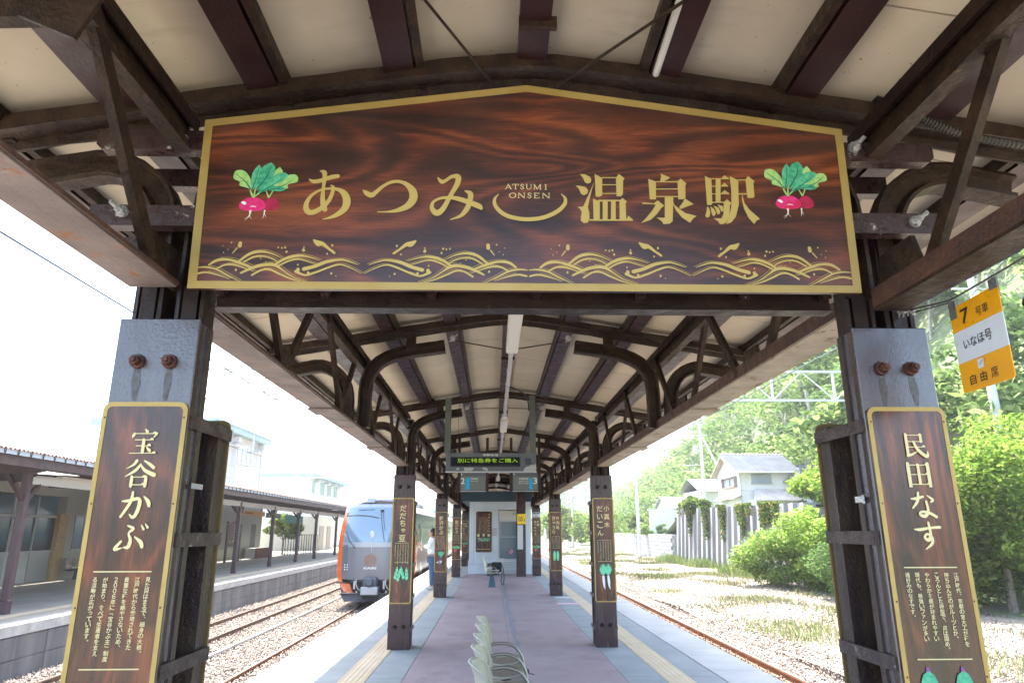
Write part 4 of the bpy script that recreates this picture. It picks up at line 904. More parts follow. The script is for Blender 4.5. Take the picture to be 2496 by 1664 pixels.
def name_board(side, y, cols, label, para=None, detail=True, pic=None, wood='woodv', zpic=.88):
    x = CX[side] + (.0 if side == 'L' else .006)
    t = board_base('name_board', label, x, y-.014, 'name boards on the platform columns', wood)
    yf = y-.0172
    P = lambda u, v, l=0.: (u, yf-l, v)
    m = MB()
    nchar = max(len(c) for c in cols); w = .118 if len(cols) == 1 else .088
    if cols[0] in PARA:
        for i, ch in enumerate(cols[0]):
            zt = 1.998 - .116*i; W = .118 if side == 'L' else .112
            for k, s in enumerate(KG[ch]): stroke(m, [(x+.012-(W/2)+a/100*W, zt-b/100*.103, r/100*W) for a, b, r in s], P, .0002+.0004*k, n=5)
        zl = 1.482; zb = 1.160
    else:
        hh = .107 if nchar >= 5 else .118
        if not detail: pass
        for ci, c in enumerate(cols):
            xc = x if len(cols) == 1 else x + (.052 if ci == 0 else -.052)
            vcol(m, c, xc, 2.0, hh, w, hh*.86, P, .012)
        zl = 1.482 - (.0 if nchar < 5 else .03); zb = 1.18
    obj('title_lettering', m, 'cream_txt', t)
    m = MB(); m.box(x-.103, yf-.001, zl-.002, x+.103, yf, zl+.002); m.box(x-.103, yf-.001, zb-.002, x+.103, yf, zb+.002)
    lines = PARA.get(cols[0]); pt = .0187
    if lines:
        for i, s in enumerate(lines): vcol(m, s, x+.094-.0375*i, zl-.018, pt, .0195, .0172, P, .012)
    else:
        for i, n in enumerate((15, 14, 15, 13, 15, 9)): marks(m, x+.094-.0375*i, zl-.018, n, pt, .0185, yf)
    obj('small_lettering', m, 'cream_txt', t)
    if pic: pic(t, x, zpic, yf)
    return t
def ppos(x, z, yf, k=1.): return lambda u, v, l=0.: (x+u*k, yf-.0006-l, z+v*k)
def pic_pods(t, x, z, yf):
    P = ppos(x, z, yf); m = MB()
    for (cx, cz, a) in ((-.075, .02, .25), (-.035, -.01, .25), (.03, .02, -.35), (.085, .01, -.05)):
        for k, (o, r) in enumerate(((.058, .022), (.02, .026), (-.018, .024))):
            u = cx+o*sin(a)*1.2; v = cz+o*1.25-.02
            poly(m, [(u+r*cos(q)*.85, v+r*1.25*sin(q)) for q in np.linspace(0, 2*pi, 13)[:-1]], P, .0003*k, 0)
        stroke(m, [(cx+.06*sin(a), cz+.06, .012), (cx+.09*sin(a), cz+.105, .003)], P, .001, 0)
    obj('bean_print', m, 'mint', t)
    m = MB()
    for (cx, cz, a) in ((-.075, .02, .25), (-.035, -.01, .25), (.03, .02, -.35), (.085, .01, -.05)): stroke(m, [(cx-.022*sin(a), cz-.03, .002), (cx+.05*sin(a), cz+.05, .002)], P, .0016)
    obj('bean_line', m, 'leaf_v', t)
def pic_daikon(t, x, z, yf):
    P = ppos(x, z, yf); m = MB()
    for cx, s in ((-.03, -1), (.045, 1)):
        stroke(m, [(cx, -.01, .016), (cx+.004, -.08, .018), (cx+.010, -.15, .012), (cx+.022, -.19, .002)], P, .0004, 1)
        for k in range(7):
            a = pi/2+s*-(.12*k-.25)-.0; a = pi/2 + (-1)**k*.13*k
            L = .15-.008*k; ex = cx+L*cos(a)*.62; ez = L*sin(a)
            stroke(m, [(cx, 0, .003), ((cx+ex)/2, ez*.55, .004), (ex, ez, .003)], P, .0006+.0001*k, 0)
            for q in (.25, .4, .55, .7, .85, 1.):
                px, pz = cx+(ex-cx)*q, ez*q
                for d in (-1, 1): stroke(m, [(px, pz, .006), (px+d*.024*sin(a)*(1.1-q*.4), pz+.012, .003)], P, .0008+.0001*k, 0)
    obj('radish_print', m, ['mint', 'white_txt'], t)
def pic_cuke(t, x, z, yf):
    P = ppos(x, z, yf); m = MB()
    for cx in (-.042, .042):
        stroke(m, [(cx, .10, .022), (cx, .05, .031), (cx, -.04, .032), (cx, -.10, .022)], P, .0004+.0001*(cx > 0), 0)
        stroke(m, [(cx, -.02, .018), (cx, -.10, .016)], P, .0008, 1)
    obj('cucumber_print', m, ['mint', 'leaf_l'], t)
def pic_turn(k=.33, long=False):
    def f(t, x, z, yf):
        turnip(t, lambda a, b, l=0.: (x+a/1000, yf-.0006-l, z+b/1000), k)
    return f
def pic_slim(t, x, z, yf):
    P = ppos(x, z, yf); m = MB()
    for k in range(6): a = pi/2+.22*(k-2.5); stroke(m, [(.01, 0, .006), (.01+.09*cos(a), .09*sin(a)+.01, .02), (.01+.14*cos(a), .13*sin(a)+.01, .008)], P, .0003*k, 0)
    stroke(m, [(.005, .0, .018), (-.01, -.06, .022), (-.05, -.10, .012)], P, .002, 2); stroke(m, [(-.02, -.09, .014), (-.07, -.12, .012), (-.11, -.135, .003)], P, .0022, 1); stroke(m, [(.02, -.09, .014), (.01, -.12, .012), (-.02, -.15, .003)], P, .0022, 1)
    obj('turnip_print', m, ['leaf_d', 'white_txt', 'purple'], t)
def pic_leaftop(t, x, z, yf):
    P = ppos(x, z, yf); m = MB()
    for k in range(5): a = pi/2+.30*(k-2.2); stroke(m, [(.0, -.05, .01), (.09*cos(a), .10*sin(a)-.03, .03), (.16*cos(a), .19*sin(a)-.04, .018)], P, .0003*k, k % 2)
    obj('leaf_print', m, ['leaf_t', 'leaf_d'], t)
def pic_egg(t, x, z, yf):
    P = ppos(x, z, yf); m = MB()
    for cx in (-.07, .06): stroke(m, [(cx, .13, .006), (cx+.005, .08, .02), (cx, .03, .05), (cx, -.05, .055), (cx, -.08, .04)], P, .0004, 0); stroke(m, [(cx-.03, .06, .006), (cx, .10, .02), (cx+.03, .06, .006)], P, .001, 1)
    obj('aubergine_print', m, ['purple', 'leaf_t'], t)
yL, yR = CY['L'], CY['R']
name_board('L', yL[0], ['宝谷かぶ'], 'near left column board with four large characters and blue sky glare', pic=pic_leaftop, wood='woodv2', zpic=.95)
name_board('R', yR[0], ['民田なす'], 'near right column board, brown grain with small text block', pic=pic_egg, wood='woodv', zpic=1.0)
name_board('L', yL[1], ['だだちゃ豆'], 'board with four green bean pods on the second left column', pic=pic_pods, zpic=1.0)
name_board('R', yR[1], ['小真木', 'だいこん'], 'board with two white radishes under green tops on the second right column', pic=pic_daikon, zpic=.98)
name_board('L', yL[2], ['藤沢かぶ'], 'board with a slim purple and white turnip beside the standing person', pic=pic_slim, zpic=.97, wood='woodv2')
name_board('R', yR[2], ['外内島', 'きゅうり'], 'board with two upright green cucumbers on the third right column', pic=pic_cuke, zpic=.99)
name_board('L', yL[3], ['田川かぶ'], 'board with a round red turnip and pale green leaves on the fourth left column', pic=pic_turn(.36), zpic=.99)
name_board('R', yR[3], ['焼畑', 'あつみかぶ'], 'board with a teal leaved turnip below a small white plate, fourth right column', pic=pic_turn(.34), zpic=.99)
name_board('L', yL[4], ['焼畑', 'あつみかぶ'], 'farthest small board on the left, beside the shelter wall', pic=pic_turn(.34), zpic=.99, wood='woodv2')
for side, y in (('L', yL[0]), ('R', yR[0])):
    board_base('name_board', 'back-to-back board on the rear of the near %s column, only its pale rim showing' % ('left' if side == 'L' else 'right'), CX[side], y+.445, 'name boards on the platform columns', 'dull_edge', True)
# small white plate on the fourth right column
t = thing('notice_plate', 'small white plate with two lines above the fourth right board', 'plate', (1.485, yR[3]-.01, 2.12)); x = 1.485; y = yR[3]
m = MB(); m.box(x-.15, y-.008, 2.125, x+.15, y, 2.30); obj('plate', m, 'sign_white', t)
m = MB()
for k in range(6): m.box(x-.12+.042*k, y-.0088, 2.235, x-.12+.042*k+.03, y-.008, 2.275)
for k in range(2): m.box(x-.04+.045*k, y-.0088, 2.155, x-.04+.045*k+.032, y-.008, 2.195)
obj('lettering', m, 'black_txt', t)

# ================================================================== HANGING CAR-STOP SIGN (yellow and white)
A0 = Vector((1.56, 2.84, 2.535)); 
t = thing('hanging_plate', 'yellow and white carriage plate with a big 7 hanging from a cable at the right', 'sign', (1.66, 2.40, 2.10))
clipL = Vector((1.612, 2.505, 2.475)); clipR = Vector((1.590, 2.232, 2.475))
ud = (clipR-clipL).normalized(); wdt = (clipR-clipL).length
u0 = clipL - ud*.012; UW = wdt+.026; HT = .335; zt = 2.452
nrm = Vector((ud.y, -ud.x, 0)); nrm = nrm if nrm.x < 0 else -nrm
def hp(u, v, l=0.): p = u0+ud*u; return (p.x+nrm.x*(.0015+l), p.y+nrm.y*(.0015+l), zt-HT+v)
def hpanel(v0, v1, mat, r=0., name='panel'):
    pts = [(0, v0), (UW, v0), (UW, v1), (0, v1)] if not r else [(0, v1)] + [(r-r*cos(a), v0+r-r*sin(a)) for a in np.linspace(0, pi/2, 5)] + [(UW-r+r*sin(a), v0+r-r*cos(a)) for a in np.linspace(0, pi/2, 5)] + [(UW, v1)]
    m = MB(); n = len(pts); vs = [hp(a, b, 0) for a, b in pts] + [hp(a, b, -.003) for a, b in pts]
    m.add(vs, [tuple(range(n)), tuple(range(2*n-1, n-1, -1))] + [(k, n+k, n+(k+1) % n, (k+1) % n) for k in range(n)]); obj(name, m, mat, t)
hpanel(.236, HT, 'yellow', name='yellow_panel'); hpanel(.114, .2355, 'sign_white', name='white_panel'); hpanel(0, .1135, 'yellow', .014, name='yellow_panel')
hp2 = lambda u, v: hp(u, v, .0018)
m = MB(); add_text(m, '7', (.068, .255, .118, .312), hp2, .01); add_text(m, '号車', (.155, .258, .238, .294), hp2, .004, fit='min')
add_text(m, 'いなほ号', (.055, .158, .225, .198), hp2, .008, fit='min'); add_text(m, '自', (.055, .022, .093, .060), hp2, .01); add_text(m, '由', (.118, .022, .156, .060), hp2, .01); add_text(m, '席', (.182, .022, .222, .062), hp2, .0)
obj('lettering', m, 'black_txt', t)
m = MB(); m.add([hp(.115, .072, .0012), hp(.152, .072, .0012), hp(.152, .106, .0012), hp(.115, .106, .0012)], [(0, 1, 2, 3)]); obj('sticker', m, 'paper', t)
for c in (0., UW-.045):
    m = MB(); a, b = c, c+.045
    m.add([hp(a, HT-.045 if c == 0 else HT-.005, .001), hp(b, HT-.045 if c == 0 else HT-.005, .001), hp(b, HT+.028, .001), hp(a, HT+.028, .001), hp(a, HT-.045, -.006), hp(b, HT-.045, -.006), hp(b, HT+.028, -.006), hp(a, HT+.028, -.006)], [(0, 1, 2, 3), (7, 6, 5, 4), (0, 4, 5, 1), (1, 5, 6, 2), (2, 6, 7, 3), (3, 7, 4, 0)])
    for q in (.012, .032): m.ball(hp(c+q, HT+.012, .002), .003, .003, .003, 6, 4)
    obj('clip', m, 'clip_grey', t)
c0 = A0; c1_ = clipL + (clipL-A0)*0; far = clipR + ud*2.4
t = thing('suspension_cable', 'twin steel cable with clamps stretched from the near right column to the frame edge', 'cable', A0)
m = MB(); m.tube([A0, clipL+Vector((0, 0, .012)), clipR+Vector((0, 0, .012)), far+Vector((0, 0, .03))], .0038, 6); m.tube([A0+Vector((0, 0, -.022)), clipL+Vector((0, 0, .004))], .003, 6); obj('cable', m, 'frame_dk', t)
m = MB()
for k in range(6):
    p = A0.lerp(clipL, .06+.075*k); m.ball(p+Vector((0, 0, random.uniform(-.012, .012))), .012, .012, .010, 6, 4, jit=.3); m.tube([p+Vector((-.005, 0, -.022)), p+Vector((.005, 0, .018))], .0035, 5)
m.tube([A0+Vector((-.03, .02, -.02)), A0+Vector((-.01, 0, .005))], .006, 6); m.tube([A0+Vector((-.015, .03, -.045)), A0+Vector((.02, -.03, -.035))], .016, 8); obj('cable_clamp', m, 'wire_bolt', t)
t = thing('loudspeaker', 'dark rounded loudspeaker poking in at the right edge', 'loudspeaker', (1.99, 2.45, 2.40))
m = MB(); ax = Vector((1, .12, .30)).normalized(); a = Vector((1.885, 2.45, 2.463)); m.cone(a, a+ax*.45, .030, .040, 14); m.cone(a-ax*.018, a, .016, .030, 14); obj('body', m, 'bar', t, smooth=False)
m = MB(); m.beam(a+ax*.3, a+ax*.3+Vector((-.1, .2, .3)), .02, .02); obj('bracket', m, 'steel', t)

# ================================================================== DISPLAY AND PLATFORM SIGNS
YD = 10.2; FD = lambda u, v: (u, YD-.0045, v)
D = thing('departure_display', 'grey hanging display with green dotted characters and flaking paint', 'display', (-.2, YD, 2.46))
m = MB(); m.box(-.872, YD, 2.462, .460, YD+.16, 2.728); obj('casing', m, 'led_case', D)
m = MB(); m.box(-.81, YD-.002, 2.525, .228, YD+.0, 2.675); obj('screen_frame', m, 'tr_dark', D); m = MB(); m.box(-.795, YD-.0035, 2.537, .215, YD-.0025, 2.664); obj('screen', m, 'screen', D)
m = MB(); m.box(-.878, YD-.006, 2.455, .466, YD+.165, 2.462); obj('bottom_rim', m, 'galv', D)
m = MB(); add_text(m, 'お知らせ', (-.325, 2.685, -.10, 2.715), FD, .02); obj('title_lettering', m, 'white_txt', D)
m = MB(); add_text(m, '別に特急券をご購入', (-.70, 2.588, .19, 2.650), FD, 0.)
obj('lit_lettering', m, 'led', D)
m = MB()
for k in range(26): xx = -.76+.037*k; m.box(xx, YD-.0042, 2.552, xx+random.choice((.005, .012, .02)), YD-.0037, 2.555)
obj('lower_row', m, 'grey_sign', D)
m = MB()
for i in range(7):
    for j in range(7): xx = .295+.0135*i; zz = 2.562+.0135*j; m.box(xx, YD-.002, zz, xx+.009, YD-.0005, zz+.009)
obj('speaker_grille', m, 'screen', D)
pp = lambda u, v, l=0.: (u, YD-.0015, v)
for pts in ([(.27, 2.464), (.28, 2.50), (.31, 2.525), (.36, 2.535), (.37, 2.56), (.40, 2.55), (.455, 2.57), (.457, 2.464)], [(-.72, 2.49), (-.70, 2.512), (-.675, 2.515), (-.67, 2.49), (-.70, 2.48)], [(-.61, 2.517), (-.47, 2.518), (-.455, 2.505), (-.49, 2.47), (-.59, 2.466)], [(-.34, 2.515), (-.27, 2.516), (-.25, 2.49), (-.26, 2.468), (-.28, 2.475), (-.33, 2.495)]): m = MB(); poly(m, pts, pp); obj('peeled_patch', m, 'peel', D)
for sx, zt in ((-.855, 3.56), (.415, 3.60)):
    m = MB(); m.box(sx-.045, YD+.03, 2.728, sx+.045, YD+.04, zt); m.box(sx-.045, YD+.04, 2.728, sx-.035, YD+.09, zt); m.box(sx+.035, YD+.04, 2.728, sx+.045, YD+.09, zt); obj('hanger', m, 'green_steel', D)
m = MB(); m.tube([(-.62, 9.0, 3.62), (-.70, 10.1, 2.75)], .003, 5); m.tube([(.46, 10.2, 3.6), (.45, 10.3, 2.73)], .003, 5); obj('hanger_wire', m, 'steel', D)
m = MB(); m.tube(smooth_path([(.0, 9.6, 3.62), (.12, 9.7, 3.60), (.26, 9.9, 3.57), (.34, 10.15, 3.50), (.36, 10.2, 3.36)], 5), .011, 6); obj('cable', m, 'steel', D)
YP = 14.5; FP = lambda u, v: (u, YP-.003, v)
def platsign(x0, x1, num, bx0, bx1, nx0, nx1, txt, tx0, tx1, label):
    t = thing('platform_number_sign', label, 'sign', ((x0+x1)/2, YP, 2.415))
    m = MB(); m.box(x0, YP, 2.417, x1, YP+.12, 2.789); obj('casing', m, 'led_case', t)
    m = MB(); m.box(x0+.012, YP-.002, 2.437, x1-.012, YP-.0005, 2.715); obj('face', m, 'grey_sign', t)
    m = MB(); m.box(bx0, YP-.0035, 2.445, bx1, YP-.0022, 2.682); obj('blue_stripe', m, 'cyan', t)
    m = MB(); add_text(m, num, (nx0, 2.560, nx1, 2.682), FP, .0)
    for i, (s, h) in enumerate(txt):
        z1 = (2.682, 2.628, 2.590)[i]; add_text(m, s, (tx0, z1-h, tx1, z1), FP, .0)
    m.box(x0+.02, YP-.003, 2.735, x0+.035, YP-.002, 2.778); obj('lettering', m, 'white_txt', t)
    for xx in (x0-.03, x1+.03):
        m = MB(); m.box(xx-.028, YP+.02, 2.40, xx+.028, YP+.07, 3.52); obj('hanger', m, 'purlin', t)
    m = MB(); m.box(x0-.002, YP-.004, 2.409, x1+.002, YP+.12, 2.416); obj('bottom_rim', m, 'galv', t)
platsign(-.853, -.325, '2', -.74, -.665, -.845, -.76, [('羽越線', .034), ('Uetsu Line', .018)], -.645, -.49, 'grey sign with a large 2 and blue stripe under the display, left one')
platsign(.235, .765, '3', .578, .645, .66, .745, [('羽越線', .034), ('Uetsu Line', .018), ('新潟・村上方面', .030)], .36, .565, 'grey sign with a large 3 and blue stripe under the display, right one')
# fluorescent fixtures and conduit under the ridge
for i, (yy, lab) in enumerate(((5.45, 'nearest white strip light under the ridge'), (11.3, 'second strip light, just above the display'), (17.6, 'third strip light behind the display'), (24.2, 'farthest strip light, in front of the shelter roof'))):
    t = thing('strip_light', lab, 'strip light', (.01, yy, 3.36), 'strip lights under the ridge')
    m = MB(); m.prism([(-.055, 3.40), (-.045, 3.365), (.065, 3.365), (.075, 3.40), (.055, 3.435), (-.035, 3.435)], yy, yy+1.32); obj('diffuser', m, 'offwhite', t)
    m = MB(); m.prism([(-.035, 3.436), (.055, 3.436), (.055, 3.465), (-.035, 3.465)], yy-.06, yy+1.38); m.box(-.03, yy-.10, 3.41, .05, yy-.002, 3.465); m.beam((.01, yy+.2, 3.46), (.01, yy+.2, 3.66), .03, .03); m.beam((.01, yy+1.1, 3.46), (.01, yy+1.1, 3.66), .03, .03); obj('housing', m, 'sign_white', t)
t = thing('cable_tray', 'silver conduit running along the ridge between the strip lights', 'conduit', (.01, 8, 3.45))
for a, b in ((6.85, 11.2), (12.7, 17.5), (19., 24.)):
    m = MB(); m.box(-.012, a, 3.44, .032, b, 3.475); obj('conduit', m, 'conduit', t)
    y = a+.3
    while y < b: m = MB(); m.box(-.02, y, 3.435, .04, y+.04, 3.48); m.box(.0, y, 3.48, .02, y+.03, 3.66); obj('hanger', m, 'galv', t); y += .8
# ================================================================== SHELTER AND POST ON THE PLATFORM
S0 = 28.25
T = thing('waiting_room', 'pale blue waiting room with dark fascia and sliding glass door at the far end of the platform', 'waiting room', (.1, S0, 0))
m = MB(); m.box(-1.10, S0, .36, .045, S0+.06, 2.75); m.box(-1.14, S0-.01, 0, .05, S0+.07, .352); obj('wall_panel', m, 'grey_panel', T)
m = MB(); m.box(-.93, S0-.004, .37, -.92, S0-.001, 2.74); m.box(-1.02, S0-.004, .37, -1.012, S0-.001, 2.74); obj('panel_joint', m, 'conduit', T)
m = MB(); m.box(-1.10, S0+.06, 0, -1.04, 33.6, 2.75); m.box(1.29, S0+.06, 0, 1.35, 33.6, 2.75); m.box(-1.10, 33.6, 0, 1.35, 33.66, 2.75); m.box(1.10, S0, 0, 1.35, S0+.06, 2.75); m.box(.05, S0, 2.43, 1.10, S0+.06, 2.75); obj('wall', m, 'grey_panel', T)
m = MB(); m.box(-1.42, S0-.25, 2.755, 1.40, 34, 3.15); obj('roof_fascia', m, 'teal_dark', T)
m = MB(); m.box(.10, S0-.01, 2.03, 1.10, S0, 2.40); obj('head_panel', m, 'offwhite', T)
for z in (2.30, 2.24): m = MB(); m.box(.6, S0-.014, z, .98, S0-.011, z+.015); obj('louvre', m, 'tr_dark', T)
d = MB(); d.box(.10, S0+.01, .56, 1.10, S0+.02, 2.0); DR = obj('door', d, 'glass_b', T)
m = MB(); m.box(.10, S0-.012, 1.97, 1.10, S0+.009, 2.03); m.box(.05, S0-.012, 0, .10, S0+.009, 2.45); m.box(.10, S0-.012, .0, 1.10, S0+.009, .56); m.box(.14, S0-.014, 1.32, .155, S0+.009, 1.97); m.box(.16, S0-.014, 1.38, 1.05, S0+.009, 1.40); obj('frame', m, 'alu', DR)
m = MB()
for z in (.18, .28, .36, .47): m.box(.12, S0-.016, z, 1.08, S0-.013, z+.018)
obj('rail_line', m, 'grey_panel', DR)
m = MB()      # scene seen through the glass: back window, seats
m.box(.2, 33.5, 1.0, 1.0, 33.56, 1.9); m.box(-.8, 33.5, 1.0, .1, 33.56, 1.9); obj('rear_window', m, 'white', T)
m = MB()
for k in range(5): m.ball((.30+.14*k, S0+.8, 1.62+.05*(k % 2)), .05, .04, .09, 6, 4); m.ball((.28+.16*k, S0+.6, 1.12+.04*(k % 2)), .055, .04, .10, 6, 4)
obj('hanging_ornament', m, 'paper', T)
m = MB(); cx, cz = .56, .83; m.tube([(cx+.085*cos(a), S0-.018, cz+.085*sin(a)) for a in np.linspace(0, 2*pi, 17)[:-1]], .010, 5, up=(0, 1, 0), closed=True); m.beam((cx-.06, S0-.018, cz+.06), (cx+.06, S0-.018, cz-.06), .012, .018); obj('no_smoking_ring', m, 'red1', T)
m = MB(); m.cone((cx, S0-.016, cz), (cx, S0-.013, cz), .08, .08, 16); obj('sticker', m, 'paper', T)
m = MB(); m.box(cx-.05, S0-.0185, cz-.008, cx+.03, S0-.0165, cz+.008); obj('cigarette_mark', m, 'black_txt', T)
m = MB(); m.box(-.20, S0-.008, 1.43, 0.0, S0-.003, 1.73); obj('notice', m, 'paper', T)
m = MB(); m.box(1.2, S0+.3, 0, 1.34, S0+.36, .9); obj('side_rail', m, 'yellow2', T)
t = thing('poster_board', 'brown wood-grain poster with small text rows and three round flowers on the shelter wall', 'poster', (-.525, S0, .81))
m = MB(); m.prism(rrect(-.836, .813, -.213, 2.368, .06), S0-.03, S0-.002); obj('board', m, 'woodv', t)
m = MB()
for k in range(9): marks(m, -.72+.042*k, 2.14, 22, .029, .026, S0-.0305)
for k, ch in enumerate('鶴岡の在来作物'): add_text(m, ch, (-.36, 2.20-.105*k, -.29, 2.275-.105*k), lambda u, v: (u, S0-.031, v), .01, fit='min')
m.box(-.79, S0-.031, .915, -.27, S0-.0302, .935); obj('lettering', m, 'cream_txt', t)
m = MB(); 
for cx, cz in ((-.735, 1.45), (-.53, 1.46), (-.33, 1.455)): m.cone((cx, S0-.033, cz), (cx, S0-.031, cz), .055, .055, 10)
for k in range(9): m.cone((-.70+.05*k, S0-.033, 1.33-.03*(k % 4)), (-.70+.05*k, S0-.031, 1.33-.03*(k % 4)), .022, .022, 7)
obj('rosette_print', m, 'poster_y', t)
m = MB()
for k in range(8): stroke(m, [(-.74+.06*k, 1.36, .012), (-.73+.06*k, 1.28, .02), (-.74+.05*k, 1.22, .006)], lambda u, v, l: (u, S0-.032-l, v), .0002*k)
obj('leaf_print', m, 'leaf_d', t)
t = thing('dark_post', 'plain dark brown post with a yellow 10-1 plate, in front of the waiting room door', 'post', (.89, 26.6, 0))
m = MB(); m.cham(.715, 26.52, 0, 1.06, 26.80, 3.05, .02); obj('shaft', m, 'plate', t); m = MB(); m.box(.76, 26.5, 3.05, 1.0, 26.75, 3.45); obj('head', m, 'steel', t)
m = MB(); m.box(.745, 26.50, 1.862, 1.062, 26.515, 2.232); n1 = tag(obj('number_plate', m, 'yellow2'), 'yellow plate reading 10-1 on the dark post', 'sign')
m = MB(); FPn = lambda u, v: (u, 26.4985, v); add_text(m, '10', (.80, 1.955, .945, 2.14), FPn, .02); add_text(m, '-1', (.955, 1.955, 1.03, 2.06), FPn, .02); obj('lettering', m, 'black_txt', n1)
m = MB(); m.box(.75, 26.50, .96, .958, 26.515, 1.826); n2 = tag(obj('timetable', m, 'paper'), 'tall narrow white timetable sheet below the yellow 10-1 plate', 'timetable')

# ================================================================== BENCHES
def seat_unit(parent, x, y, sm, arm=True, thin=False):
    """one shell seat facing +x, y centre"""
    w = .225; prof = [(.13, .43), (.16, .415), (.10, .40), (-.16, .385), (-.27, .40), (-.33, .46), (-.37, .60), (-.41, .78), (-.45, .80)]
    th = [.012]*9; m = MB(); N = 9
    vs = []; cols_ = np.linspace(-1, 1, N)
    top = [(.155, .405), (.12, .432), (.0, .412), (-.13, .40), (-.22, .412), (-.275, .455), (-.305, .54), (-.33, .64), (-.352, .74), (-.378, .805), (-.40, .82)]
    for (px, pz) in top:
        for c in cols_:
            wr = w
            up = .030*abs(c)**3 if pz < .5 else 0; fw = .085*abs(c)**2.2 if pz > .5 else .0
            rnd = .03*abs(c)**4 if px > .1 else 0; tr = -.022*abs(c)**6 if pz > .78 else 0
            vs.append((x+(px+fw-rnd)*.82, y+c*wr, pz+up+tr))
    n = len(vs); vs += [(a+.0 - .004, b*1.0, c-.014) if c < .5 else (a-.016, b, c-.002) for a, b, c in vs]
    fs = []; R = len(top)
    for i in range(R-1):
        for j in range(N-1):
            a = i*N+j; fs.append((a, a+1, a+N+1, a+N)); fs.append((n+a, n+a+N, n+a+N+1, n+a+1))
    for j in range(N-1): fs.append((j, n+j, n+j+1, j+1)); a = (R-1)*N+j; fs.append((a, a+1, n+a+1, n+a))
    for i in range(R-1): a = i*N; fs.append((a, a+N, n+a+N, n+a)); a = i*N+N-1; fs.append((a, n+a, n+a+N, a+N))
    m.add(vs, fs); sh = obj('shell', m, sm, parent, smooth=True)
    # edge rim
    m = MB(); rim = [(x+top[k][0]+(.05 if top[k][1] > .5 else 0)*1.0, y-w, top[k][1]+(.030 if top[k][1] < .5 else 0)) for k in range(1, R-1)]
    m = MB(); vs = []
    for (px, pz) in [(.105, .438), (-.02, .421), (-.15, .412), (-.235, .425)]:
        for c in np.linspace(-.82, .82, 5): vs.append((x+.82*px-(.02*abs(c)**3 if px > .1 else 0), y+c*w, pz+.012*abs(c)**3+.004))
    m.add(vs, [(5*i+j, 5*i+j+1, 5*i+j+6, 5*i+j+5) for i in range(3) for j in range(4)]); obj('seat_pad', m, 'seat_pad', parent, smooth=True)
    return sh
def bench(label, x, ys, group=None, sm='seat', arms=True):
    t = thing('bench', label, 'bench', (x, sum(ys)/len(ys), 0))
    pro = None
    for y in ys:
        if pro is None: before = set(t.children); seat_unit(t, x, y, sm); pro = [o for o in t.children]; py = y
        else:
            for o in pro: c = o.copy(); COL.objects.link(c); c.location = Vector(o.location)+Vector((0, y-py, 0))
    if arms:
        for y in [ys[0]-.29] + [y+.29 for y in ys[:-1]]:
            m = MB(); p = smooth_path([(x-.235, y, .60), (x-.17, y, .617), (x-.07, y, .622), (x+.03, y, .585), (x+.09, y, .50), (x+.11, y, .40)], 4)
            m.tube(p, .0135, 8, up=(0, 1, 0)); m.tube([(x-.235, y-.05, .595), (x-.235, y+.05, .595)], .009, 6); obj('armrest', m, 'arm', t, smooth=True)
    m = MB(); m.box(x-.10, ys[0]-.28, .33, x-.02, ys[-1]+.25, .39)
    for y in [ys[0]-.29]+[q+.29 for q in ys[:-1]]:
        m.beam((x-.20, y, .37), (x+.15, y, .385), .03, .035); m.beam((x+.13, y-.01, .375), (x+.20, y+.06, .345), .008, .008)
    obj('beam', m, 'frame_dk', t)
    for y in (ys[0]+.3, ys[-1]-.3): m = MB(); m.prism([(x-.10, .33), (x-.02, .33), (x+.06, 0), (x-.16, 0)], y-.04, y+.04); obj('leg', m, 'teal_leg', t)
    return t
B1 = bench('nearest row of cream shell seats in the middle of the platform, facing right', .01, [4.78+.585*k for k in range(5)])
B2 = bench('distant row of shell seats before the waiting room, with papers and a bag on it', -.14, [21.4+.57*k for k in range(4)], sm='offwhite', arms=True)
m = MB(); m.cham(-.20, 21.5, .44, .10, 21.62, .72, .02); BG = tag(obj('black_bag', m, 'bag'), 'black shoulder bag with a dangling strap on the distant bench', 'bag')
m = MB(); m.tube(smooth_path([(.10, 21.52, .66), (.15, 21.5, .50), (.17, 21.48, .25), (.13, 21.48, .08), (.08, 21.49, .20), (.12, 21.5, .45)], 5), .012, 6); obj('strap', m, 'bag', BG)
m = MB()
for k in range(6): m.box(-.32+.05*k, 21.48+.02*k, .47+.06*k, .02+.03*k, 21.50+.02*k, .50+.065*k)
tag(obj('newspaper_stack', m, 'paper'), 'crumpled newspaper leaning on the distant bench behind the bag', 'newspaper')

# ================================================================== PERSON
def skin_obj(name, pts, edges, rad, mat, parent, sub=2):
    me = bpy.data.meshes.new(name); c = Vector(pts[0]); me.from_pydata([tuple(Vector(p)-c) for p in pts], edges, []); me.materials.append(M[mat])
    o = bpy.data.objects.new(name, me); COL.objects.link(o)
    if parent is not None: o.parent = parent; o.location = c-wloc(parent)
    else: o.location = c
    md = o.modifiers.new('skin', 'SKIN'); md.use_smooth_shade = True
    for i, r in enumerate(rad):
        r = r if isinstance(r, tuple) else (r, r); me.skin_vertices[0].data[i].radius = r
    me.skin_vertices[0].data[0].use_root = True
    s = o.modifiers.new('sub', 'SUBSURF'); s.levels = sub; s.render_levels = sub
    dg = bpy.context.evaluated_depsgraph_get(); nm = bpy.data.meshes.new_from_object(o.evaluated_get(dg)); o.modifiers.clear(); o.data = nm
    return o
PX0, PY0 = -1.93, 20.9
PE = thing('person', 'person in white shirt and blue jeans facing the train with raised arms', 'person', (PX0, PY0, 0))
def R(p): return (PX0+p[0], PY0+p[1], p[2])   # faces -x/+y (towards the train)
